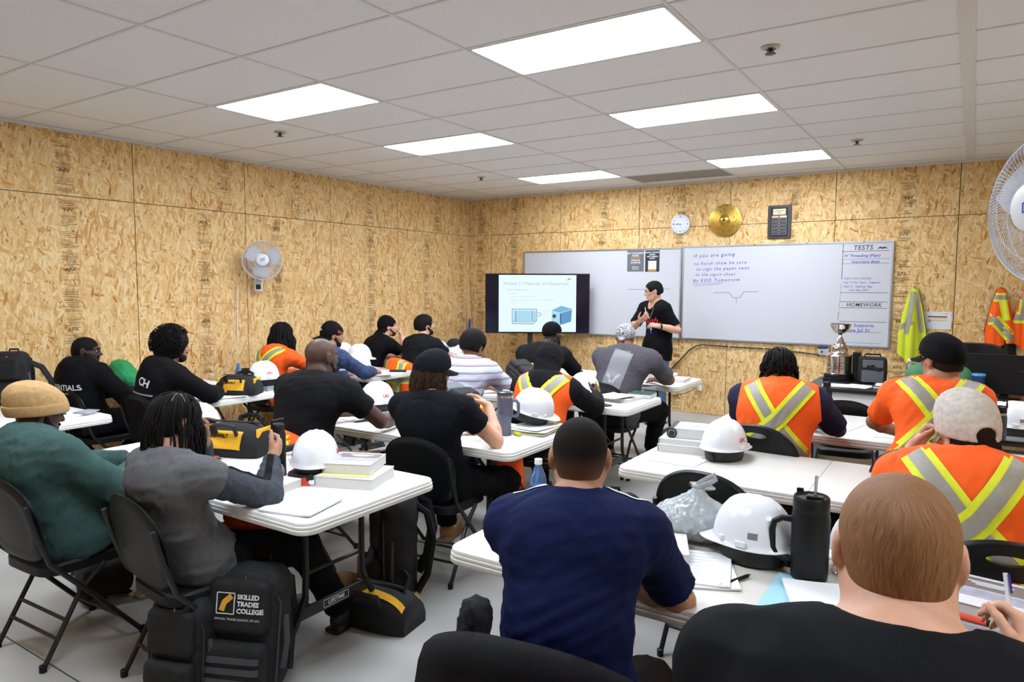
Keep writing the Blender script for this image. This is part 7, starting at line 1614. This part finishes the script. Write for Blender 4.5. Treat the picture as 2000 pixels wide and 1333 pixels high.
P = person('man in backwards black cap and black shirt resting chin on fist, looking right', (0.78, -2.83, 1.03), (0.775, -2.70, 1.16), -12, (0.72, -2.98, 0.53), 'light', hf=-34, hp=-4, sw=0.19, top='tee', topm=BLK, pants=TROUS, elbow_r=(0.97, -2.52, 0.79), wrist_r=(0.88, -2.56, 1.01), hand_r=dict(d=(-0.4, 0.1, 0.9), n=(-0.6, -0.5, 0), th=(-0.4, -0.7, 0.4), curl=0.95), elbow_l=(0.55, -2.56, 0.79), wrist_l=(0.74, -2.38, Z1), h=0.011, seed=17)
scalp(P, 0.008, m=HDARK); cap_hat(P, BLK, back=True, seed=5, brim_len=0.07, tilt=0.02); brows(P, HDARK); beard(P, 0.002, HBROWN)

P = person('dark haired man in black shirt with folded arms at the front left table', (1.46, -2.88, 1.06), (1.425, -2.78, 1.205), -4, (1.42, -2.98, 0.53), 'light', hf=-30, hp=-4, sw=0.20, g=1.05, top='tee', topm=BLK2, pants=DKJ, elbow_r=(1.74, -2.60, 0.79), wrist_r=(1.50, -2.46, Z1), elbow_l=(1.2, -2.60, 0.79), wrist_l=(1.42, -2.44, Z1 + 0.02), h=0.011, seed=18)
scalp(P, 0.022, 0.03, m=HBLACK, h=0.0075, amp=0.006, freq=55); beard(P, 0.004, HDARK); brows(P)

# --- middle block
P = person('broad bald man in black shirt with arm along the table', (3.345, -6.08, 1.085), (3.285, -5.98, 1.215), 10, (3.27, -6.16, 0.55), 'dark', hf=-4, hp=4, sw=0.215, g=1.2, top='tee', topm=BLK2, pants=KHAKI, elbow_r=(3.62, -5.78, 0.80), wrist_r=(3.55, -5.52, Z1), elbow_l=(3.02, -5.80, 0.80), wrist_l=(3.2, -5.55, Z1), hs=1.06, neck=0.064, seed=19, sleeve=0.56, shoem=BOOTM, knee_r=(3.56, -5.72, 0.52), foot_r=(3.62, -5.70, 0.085))
brows(P); beard(P, 0.002, HBLACK)

P = person('long haired man in black cap and black shirt, hand at his chin', (4.17, -6.00, 1.03), (4.115, -5.90, 1.165), 16, (4.12, -5.84, 0.53), 'light', hf=-12, hp=6, sw=0.185, g=1.0, top='tee', topm=BLKN, pants=TROUS, elbow_r=(4.43, -5.73, 0.79), wrist_r=(4.26, -5.57, 1.0), sleeve=0.5, hand_r=dict(d=(-0.85, -0.1, 0.5), n=(-0.3, -0.5, -0.6), th=(-0.3, -0.5, 0.7), curl=0.3, spread=0.08), elbow_l=(3.92, -5.75, 0.80), wrist_l=(4.05, -5.55, Z1), h=0.008, seed=20, knee_r=(4.38, -5.52, 0.50), foot_r=(4.36, -5.62, 0.085), shoem=BOOTM)
scalp(P, 0.012, m=HBROWN)
q = random.Random(4); st_ = []
for i in range(420):
    az = q.uniform(95, 265) if q.random() < 0.8 else q.choice((q.uniform(70, 95), q.uniform(265, 290))); a = R(az); ph = q.uniform(0, 6.28)
    pts = []
    for j in range(10):
        f = j / 9; z = 0.035 - f * q.uniform(0.15, 0.175); r = 1 + 0.16 * math.sin(f * 2.8) + 0.05 * q.random()
        pts.append(P.hd(math.sin(a) * 0.080 * r + 0.006 * math.sin(ph + f * 9), -0.012 + math.cos(a) * 0.102 * r + 0.006 * math.cos(ph + f * 9), z))
    st_.append((pts, [0.0026] * 9 + [0.001]))
tubes_obj('long_hair', st_, HBROWN, P, 3); cap_hat(P, BLKN, seed=6, hole=False); brows(P, HBROWN); beard(P, 0.002, HBROWN)
tag(G().tube([loc(P, P.wr), loc(P, P.wr)], 0.001).build('x', BLK, P.body), None) if False else None

P = person('man in light blue striped polo shirt with thick black hair', (3.335, -4.52, 1.055), (3.315, -4.41, 1.185), 8, (3.34, -4.66, 0.53), 'brown', hf=-6, hp=8, sw=0.20, g=1.08, top='polo', topm=POLO, pants=DKJ, elbow_r=(3.60, -4.22, 0.79), wrist_r=(3.40, -4.02, Z1), hand_r=dict(curl=0.7), elbow_l=(3.08, -4.24, 0.79), wrist_l=(3.25, -4.0, Z1), h=0.011, seed=21, sleeve=0.7)
scalp(P, 0.026, 0.02, nape=-0.06, m=HBLACK, h=0.0075, amp=0.004, freq=40); brows(P)

P = person('person with black hood up and orange safety vest at third middle table', (4.12, -4.62, 0.985), (4.085, -4.50, 1.12), 10, (4.10, -4.70, 0.53), 'deep', hf=2, hp=14, sw=0.19, g=1.0, top='hoodie', topm=BLK2, pants=TROUS, elbow_r=(4.36, -4.36, 0.79), wrist_r=(4.28, -4.12, 0.81), hand_r=dict(d=(-0.2, 0.6, 0.7), n=(-0.8, 0.2, 0), th=(-0.2, -0.6, 0.6), curl=0.85), elbow_l=(3.88, -4.38, 0.79), wrist_l=(4.05, -4.15, Z1), h=0.010, seed=22)
S = Sdf(); S.ell(P.hd(0, -0.012, 0.028), P.HM, (0.100, 0.122, 0.112), 0.02); S.cap(P.hd(0, -0.04, -0.02), P.c7 - P.Fw * 0.01 - P.spine * 0.02, 0.098, 0.105, 0.05); S.ell(P.hd(0, 0.13, -0.03), P.HM, (0.075, 0.11, 0.10), 0.02, 1)
mesh_obj('hood', S, BLK2, P.body, 0.009, 0, P.base, wrinkles(0.007, 24, 9, (0, 0, 1), 2)); vest_on(P, first=1)
g = G(); 
for f in (0.30, 0.62): g.ell(loc(P, P.er + (P.wr - P.er) * f + A3((0.035, -0.03, 0.01))), (0.02, 0.02, 0.03))
g.build('glove_cuff_print', HV_Y, P.body)['kind'] = 'stuff'

P = person('man in black skull cap and black shirt in front of the television', (3.235, -3.17, 1.065), (3.275, -3.06, 1.195), 6, (3.22, -3.28, 0.53), 'deep', hf=-16, hp=10, sw=0.205, g=1.12, top='tee', topm=BLK2, pants=TROUS, elbow_r=(3.50, -2.90, 0.79), wrist_r=(3.36, -2.66, Z1), elbow_l=(2.96, -2.90, 0.79), h=0.011, seed=23, sleeve=0.8)
S = Sdf(); S.ell(P.hd(0, -0.014, 0.034), P.HM, (0.086, 0.107, 0.094), 0.02); S.plane(P.hd(0, 0, 0.012), -P.hU + P.hF * 0.45); mesh_obj('skull_cap', S, BLK, P.body, 0.007, 0, P.base); brows(P); beard(P, 0.003)
g = G()
for s in (-1, 1): g.tube([loc(P, P.hd(s * 0.082, -0.005, 0.010)), loc(P, P.hd(s * 0.074, 0.085, 0.012)), loc(P, P.hd(s * 0.01, 0.11, 0.012))], 0.0025, 6)
g.build('glasses', mat('gold_wire', (200, 180, 120), 0.3, 0.8), P.body)

P = person('large man in slate grey shirt and black and white bandana at front middle table', (4.12, -3.17, 1.075), (4.045, -3.06, 1.20), 12, (4.03, -3.30, 0.55), 'brown', hf=6, hp=10, sw=0.225, g=1.25, belly=0.03, top='tee', topm=SLATE, pants=TROUS, elbow_r=(4.43, -2.88, 0.79), wrist_r=(4.18, -2.70, Z1), elbow_l=(3.78, -2.90, 0.79), h=0.011, seed=24, sleeve=0.85, knee_r=(4.30, -2.86, 0.52), foot_r=(4.13, -2.62, 0.09), neck=0.064)
S = Sdf(); S.ell(P.hd(0, -0.014, 0.034), P.HM, (0.088, 0.109, 0.096), 0.02); S.ell(P.hd(0, -0.112, -0.03), P.HM, (0.03, 0.02, 0.02), 0.01); S.plane(P.hd(0, 0, 0.006), -P.hU + P.hF * 0.42); mesh_obj('bandana', S, BANDM, P.body, 0.007, 0, P.base); brows(P)
bv = bvh_of(P.top); d_ = V(tuple(P.Fw))
decal_strip('print_panel', [loc(P, bk(P, 0.0, -0.005) - P.Fw * 0.3), loc(P, bk(P, -0.03, -0.33) - P.Fw * 0.3)], 0.17, GPRT, P.top, bv, d_, 0.003, 20, 8)
for i in range(11): decal_strip('print_line', [loc(P, bk(P, -0.095 + 0.0145 * i, -0.30 if 2 < i < 8 else -0.27) - P.Fw * 0.3), loc(P, bk(P, -0.11 + 0.0155 * i, -0.38) - P.Fw * 0.3)], 0.003, LPRT, P.top, bv, d_, 0.005, 8, 1); decal_strip('print_line', [loc(P, bk(P, -0.06 + 0.011 * i, 0.0) - P.Fw * 0.3), loc(P, bk(P, -0.075 + 0.0135 * i, -0.06) - P.Fw * 0.3)], 0.003, LPRT, P.top, bv, d_, 0.005, 8, 1)
for s in (-1, 1): decal_strip('print_wing', [loc(P, bk(P, -0.03 + s * 0.008, -0.30) - P.Fw * 0.3), loc(P, bk(P, -0.03 + s * 0.03, -0.25) - P.Fw * 0.3), loc(P, bk(P, -0.03 + s * 0.055, -0.22) - P.Fw * 0.3)], 0.024, LPRT, P.top, bv, d_, 0.0055, 10, 2)

# --- instructor
P = person('standing instructor in black shirt with red script and silver chain, talking with his hands', (3.475, -0.88, 1.455), (3.455, -0.93, 1.605), 150, (3.495, -0.88, 0.90), 'light', hf=118, hp=14, sw=0.185, g=1.08, stand=True, top='tee', topm=BLK, pants=JEAN, sleeve=0.82, elbow_r=(3.215, -0.99, 1.155), wrist_r=(3.37, -1.15, 1.245), hand_r=dict(d=(0.75, -0.25, 0.45), n=(-0.2, 0.5, 0.7), th=(-0.2, 0.0, 1), curl=0.35, spread=0.1), elbow_l=(3.765, -0.98, 1.17), wrist_l=(3.625, -1.16, 1.20), hand_l=dict(d=(-0.95, -0.1, 0.12), n=(0, 0.5, -0.8), th=(-0.3, 0.3, 0.8), curl=0.4, spread=0.08), h=0.008, seed=25, hem=0.13)
scalp(P, 0.012, 0.022, m=HBLACK, h=0.006, amp=0.003, freq=70); brows(P)
CHN = mat('silver_chain', (190, 190, 194), 0.3, 0.9)
bv = bvh_of(P.top); pts = [loc(P, P.c7 + P.Rt * math.sin(t) * 0.085 + P.spine * (-0.03 - 0.15 * (1 - abs(t) / 1.45) ** 1.0) + P.Fw * 0.3) for t in np.linspace(-1.35, 1.35, 30)]
pp = [p for p in project_pts(bv, pts, -V(tuple(P.Fw)), 0.006) if p is not None]
if len(pp) > 3: G().tube(pp, 0.0045, 6).build('chain_necklace', CHN, P.body)
back_text(P, P.top, 'Rush', 0.0, -0.20, 0.11, RPRT, 0.45, 0.001, 'red_script', True)
decal_strip('red_script', [loc(P, P.c7 + P.Rt * 0.02 + P.spine * -0.235 + P.Fw * 0.3), loc(P, P.c7 - P.Rt * 0.15 + P.spine * -0.225 + P.Fw * 0.3)], 0.008, RPRT, P.top, bv, -V(tuple(P.Fw)), 0.004, 12, 1)
w_ = P.wl + (P.el - P.wl) * 0.10; G().tube([loc(P, w_ + (np.cross(nrm(P.el - P.wl), A3((0, 0, 1))) * math.cos(t) + A3((0, 0, 1)) * math.sin(t)) * 0.034) for t in np.linspace(0, 6.283, 20, False)], 0.006, 6, True, 1.8).build('watch', BLACKPL, P.body)
w_ = P.wr + (P.er - P.wr) * 0.10; G().tube([loc(P, w_ + (np.cross(nrm(P.er - P.wr), A3((0, 0, 1))) * math.cos(t) + A3((0, 0, 1)) * math.sin(t)) * 0.033) for t in np.linspace(0, 6.283, 20, False)], 0.003, 6, True).build('bracelet', BLACKPL, P.body)
hp_ = P.wl + A3((-0.085, -0.02, -0.015))
mk = tag(G().tube([(0, 0, 0.055), (0, 0, -0.04)], 0.0085, 10).build('marker_pen', mat('marker_white', (196, 206, 236), 0.4)), 'blue marker pen held in the instructor\'s lower hand', 'marker'); mk.location = tuple(hp_)
G().tube([(0, 0, -0.035), (0, 0, -0.075)], 0.0095, 10).build('marker_cap', mat('marker_blue', (30, 50, 220), 0.35), mk)

# --- right block
P = person('man in navy shirt seen from behind at centre front, elbow on table', (5.785, -7.29, 1.055), (5.74, -7.19, 1.168), 22, (5.83, -7.45, 0.56), 'tan', hf=26, hp=8, sw=0.182, g=1.04, top='tee', topm=NAVY, pants=cloth('dark_brown_trousers', (34, 29, 28)), elbow_r=(5.99, -7.10, 0.815), wrist_r=(5.80, -7.07, 0.775), hand_r=dict(d=(-0.5, 0.1, -0.75), n=(-0.5, -0.5, 0), th=(-0.3, 0.8, 0.1), curl=0.3), elbow_l=(5.52, -7.10, 0.83), wrist_l=(5.72, -7.0, 0.79), hs=1.02, h=0.008, seed=26, sleeve=0.78, neck=0.066, knee_r=(5.98, -7.24, 0.56), knee_l=(5.55, -7.16, 0.54), amp=0.006)
def fade_mat():
    m = mat('faded_buzz_cut', (26, 19, 16), 0.75, bump=0.5, bscale=1500, spec=0.12); nt = m.node_tree; N, L = nt.nodes, nt.links; b = N['Principled BSDF']
    tc = N.new('ShaderNodeTexCoord'); sp = N.new('ShaderNodeSeparateXYZ'); L.new(tc.outputs['Object'], sp.inputs[0]); nz = N.new('ShaderNodeTexNoise'); nz.inputs['Scale'].default_value = 700; L.new(tc.outputs['Object'], nz.inputs['Vector'])
    ad = N.new('ShaderNodeMath'); ad.operation = 'MULTIPLY_ADD'; ad.inputs[1].default_value = 0.05; L.new(nz.outputs['Fac'], ad.inputs[0]); L.new(sp.outputs[2], ad.inputs[2])
    mr = N.new('ShaderNodeMapRange'); mr.inputs[1].default_value = 1.125; mr.inputs[2].default_value = 1.225; L.new(ad.outputs[0], mr.inputs[0])
    rp = N.new('ShaderNodeValToRGB'); e = rp.color_ramp.elements; e[0].color = srgb(166, 120, 92); e[1].color = srgb(24, 18, 16); q = e.new(0.4); q.color = srgb(92, 64, 50)
    L.new(mr.outputs[0], rp.inputs[0]); L.new(rp.outputs[0], b.inputs['Base Color']); return m
scalp(P, 0.0028, 0.0, nape=-0.078, m=fade_mat(), h=0.005); brows(P); beard(P, 0.003, HDARK)
bv = bvh_of(P.top)
decal_strip('white_piping', [loc(P, P.c7 + P.Rt * 0.075 + A3((0, 0, 0.3)) - P.Fw * 0.0), loc(P, P.shr + A3((0, 0, 0.3)) - P.Rt * 0.01), loc(P, P.shr + A3((0, 0, 0.3)) + P.Rt * 0.02 + P.Fw * 0.02)], 0.012, WPRT, P.top, bv, V((0, 0, -1)), 0.003, 16, 2)
decal_strip('white_piping', [loc(P, P.c7 - P.Rt * 0.075 + A3((0, 0, 0.3))), loc(P, P.shl + A3((0, 0, 0.3)))], 0.012, WPRT, P.top, bv, V((0, 0, -1)), 0.003, 16, 2)

P = person('broad man with close cropped reddish blond hair in black shirt, holding a pen', (6.625, -7.88, 1.135), (6.605, -7.755, 1.25), 6, (6.62, -7.97, 0.56), 'pale', hf=10, hp=6, sw=0.235, g=1.25, belly=0.03, top='tee', topm=BLK2, pants=TROUS, elbow_r=(6.94, -7.58, 0.93), wrist_r=(6.77, -7.28, 0.92), hand_r=dict(d=(-0.12, 0.55, 0.75), n=(-0.9, 0.1, 0.1), th=(-0.3, -0.5, 0.5), curl=0.75, tcurl=0.6), elbow_l=(6.28, -7.62, 0.90), wrist_l=(6.42, -7.28, 0.82), hs=1.06, h=0.0078, seed=27, sleeve=0.9, neck=0.080, sl_h=(-0.02, 0.0), amp=0.005)
def whorl_hair(c):
    """combed strands running down from the crown: streaks in azimuth about the head's upright axis"""
    m = mat('hair_reddish_blond', (150, 104, 66), 0.55, spec=0.3); nt = m.node_tree; N, L = nt.nodes, nt.links; b = N['Principled BSDF']
    tc = N.new('ShaderNodeTexCoord'); su = N.new('ShaderNodeVectorMath'); su.operation = 'SUBTRACT'; su.inputs[1].default_value = c; L.new(tc.outputs['Object'], su.inputs[0])
    sp = N.new('ShaderNodeSeparateXYZ'); L.new(su.outputs[0], sp.inputs[0]); at = N.new('ShaderNodeMath'); at.operation = 'ARCTAN2'; L.new(sp.outputs[0], at.inputs[0]); L.new(sp.outputs[1], at.inputs[1])
    ln = N.new('ShaderNodeVectorMath'); ln.operation = 'LENGTH'; L.new(su.outputs[0], ln.inputs[0])
    wz = N.new('ShaderNodeTexNoise'); wz.inputs['Scale'].default_value = 14; L.new(su.outputs[0], wz.inputs['Vector'])
    ad = N.new('ShaderNodeMath'); ad.operation = 'MULTIPLY_ADD'; ad.inputs[1].default_value = 0.5; L.new(wz.outputs['Fac'], ad.inputs[0]); L.new(at.outputs[0], ad.inputs[2])
    cb = N.new('ShaderNodeCombineXYZ'); m1 = N.new('ShaderNodeMath'); m1.operation = 'MULTIPLY'; m1.inputs[1].default_value = 34; L.new(ad.outputs[0], m1.inputs[0]); L.new(m1.outputs[0], cb.inputs[0])
    m2 = N.new('ShaderNodeMath'); m2.operation = 'MULTIPLY'; m2.inputs[1].default_value = 26; L.new(sp.outputs[2], m2.inputs[0]); L.new(m2.outputs[0], cb.inputs[1])
    nz = N.new('ShaderNodeTexNoise'); nz.inputs['Scale'].default_value = 1.0; nz.inputs['Detail'].default_value = 5; nz.inputs['Roughness'].default_value = 0.65; L.new(cb.outputs[0], nz.inputs['Vector'])
    rp = N.new('ShaderNodeValToRGB'); e = rp.color_ramp.elements; e[0].position = 0.3; e[0].color = srgb(104, 66, 38); e[1].position = 0.74; e[1].color = srgb(176, 128, 86); L.new(nz.outputs['Fac'], rp.inputs[0]); L.new(rp.outputs[0], b.inputs['Base Color'])
    bp = N.new('ShaderNodeBump'); bp.inputs['Strength'].default_value = 0.5; bp.inputs['Distance'].default_value = 0.004; L.new(nz.outputs['Fac'], bp.inputs['Height']); L.new(bp.outputs[0], b.inputs['Normal']); return m
HRED = whorl_hair(tuple(P.hd(0, -0.035, 0.03) - P.base))
scalp(P, 0.006, -0.005, nape=-0.075, m=HRED, h=0.0055); beard(P, 0.007, hairmat('red_beard', (126, 76, 42))); brows(P, HRED)
for k_, (r_, f_, u_) in enumerate(((-0.084, -0.006, -0.036),)): G().tube([loc(P, P.hd(r_ - 0.004 * math.cos(t), f_ + 0.0, u_ + 0.008 * math.sin(t))) for t in np.linspace(0, 6.28, 12, False)], 0.0018, 6, True).build('earring', mat('silver_ring', (200, 196, 188), 0.2, 0.9), P.body)
pn = tag(G().tube([(0, 0, -0.05), (0, 0, 0.07)], 0.0045, 8).build('ballpoint_pen', mat('pen_white', (226, 226, 230), 0.35)), 'white pen with blue clip held by the red haired man', 'pen'); pn.location = tuple(P.wr + A3((-0.03, 0.05, 0.10))); pn.rotation_euler = (R(-25), R(-8), 0)
G().tube([(0.006, -0.004, 0.068), (0.007, -0.005, 0.03)], 0.0022, 6).build('pen_clip', mat('pen_blue', (40, 44, 150), 0.35), pn)

P = person('man with short black twists in orange safety vest, bent over second right table', (5.765, -4.72, 1.065), (5.735, -4.62, 1.17), 8, (5.74, -4.78, 0.53), 'deep', hf=8, hp=28, sw=0.205, g=1.1, top='tee', topm=NVT, pants=TROUS, elbow_l=(5.46, -4.42, 0.80), wrist_l=(5.62, -4.2, Z1), elbow_r=(6.06, -4.44, 0.80), wrist_r=(5.90, -4.2, Z1), h=0.011, seed=28, sleeve=0.85)
scalp(P, 0.010, m=HBLACK, h=0.008); hanging_strands(P, 130, 0.13, 0.0066, 21, 0.012, 50, m=HBLACK, name='hair_twists', minlat=10, lift=0.014); vest_on(P, first=1); brows(P)

P = person('stout man in orange hi vis shirt and black cap, face turned left', (6.555, -4.74, 1.16), (6.565, -4.66, 1.28), 12, (6.54, -4.90, 0.56), 'tan', hf=44, hp=4, sw=0.186, g=1.06, belly=0.03, top='tee', topm=HV_O, pants=TROUS, elbow_l=(6.20, -4.46, 0.82), wrist_l=(6.38, -4.24, Z1), elbow_r=(6.80, -4.44, 0.82), wrist_r=(6.64, -4.22, Z1), h=0.011, seed=29, sleeve=0.72, neck=0.066, hs=1.05)
scalp(P, 0.004, m=HDARK); c_ = cap_hat(P, BLK, seed=8); brows(P); stripes(P, P.top, True, 1, wy=0.105, wg=0.055, spread=0.16, low=-0.42)
bv = bvh_of(c_); decal_text('cap_logo', 'S', RPRT, c_, bv, loc(P, P.hd(-0.3, 0.055, 0.035)), V(tuple(-P.hF)), V(tuple(P.hU)), V(tuple(P.hR)), 0.045, 0, 0.002); 

P = person('man in cream cap and orange safety vest, hand raised to his cheek', (6.69, -6.14, 1.055), (6.69, -6.02, 1.165), 6, (6.72, -6.22, 0.53), 'light', hf=32, hp=14, sw=0.20, g=1.06, top='tee', topm=HV_O, pants=TROUS, elbow_l=(6.42, -5.90, 0.83), wrist_l=(6.52, -5.90, 1.04), hand_l=dict(d=(0.5, -0.05, 0.85), n=(0.5, -0.3, -0.3), th=(0.4, -0.7, 0.3), curl=0.85), h=0.008, seed=30)
scalp(P, 0.010, m=HDARK); cap_hat(P, CREAMC, hole=True, brim_m=CAMO, seed=9, t=0.014, low=-0.045); brows(P, HDARK)
q = random.Random(14); st_ = []
for i in range(260):
    a = R(q.uniform(100, 260)); ph = q.uniform(0, 6.28); pts = []
    for j in range(7):
        f_ = j / 6; r = 1 + 0.06 * math.sin(f_ * 3); pts.append(P.hd(math.sin(a) * 0.078 * r, -0.012 + math.cos(a) * 0.095 * r + 0.004 * math.cos(ph + f_ * 7), -0.035 - f_ * 0.075))
    st_.append((pts, [0.003] * 6 + [0.001]))
tubes_obj('nape_hair', st_, HDARK, P, 3); vest_on(P, first=1, e=0.024)
w_ = P.wl + (P.el - P.wl) * 0.12; bx = nrm(P.el - P.wl); b1 = nrm(np.cross(bx, (0, 1, 0.2))); b2 = np.cross(bx, b1)
g = G()
for t in np.linspace(0, 6.283, 26, False): g.ell(loc(P, w_ + (b1 * math.cos(t) + b2 * math.sin(t)) * 0.037), (0.0055, 0.0055, 0.0055), None, 6, 5)
o = g.build('gold_bracelet', mat('gold', (214, 160, 60), 0.3, 0.9), P.body); o['kind'] = 'stuff'
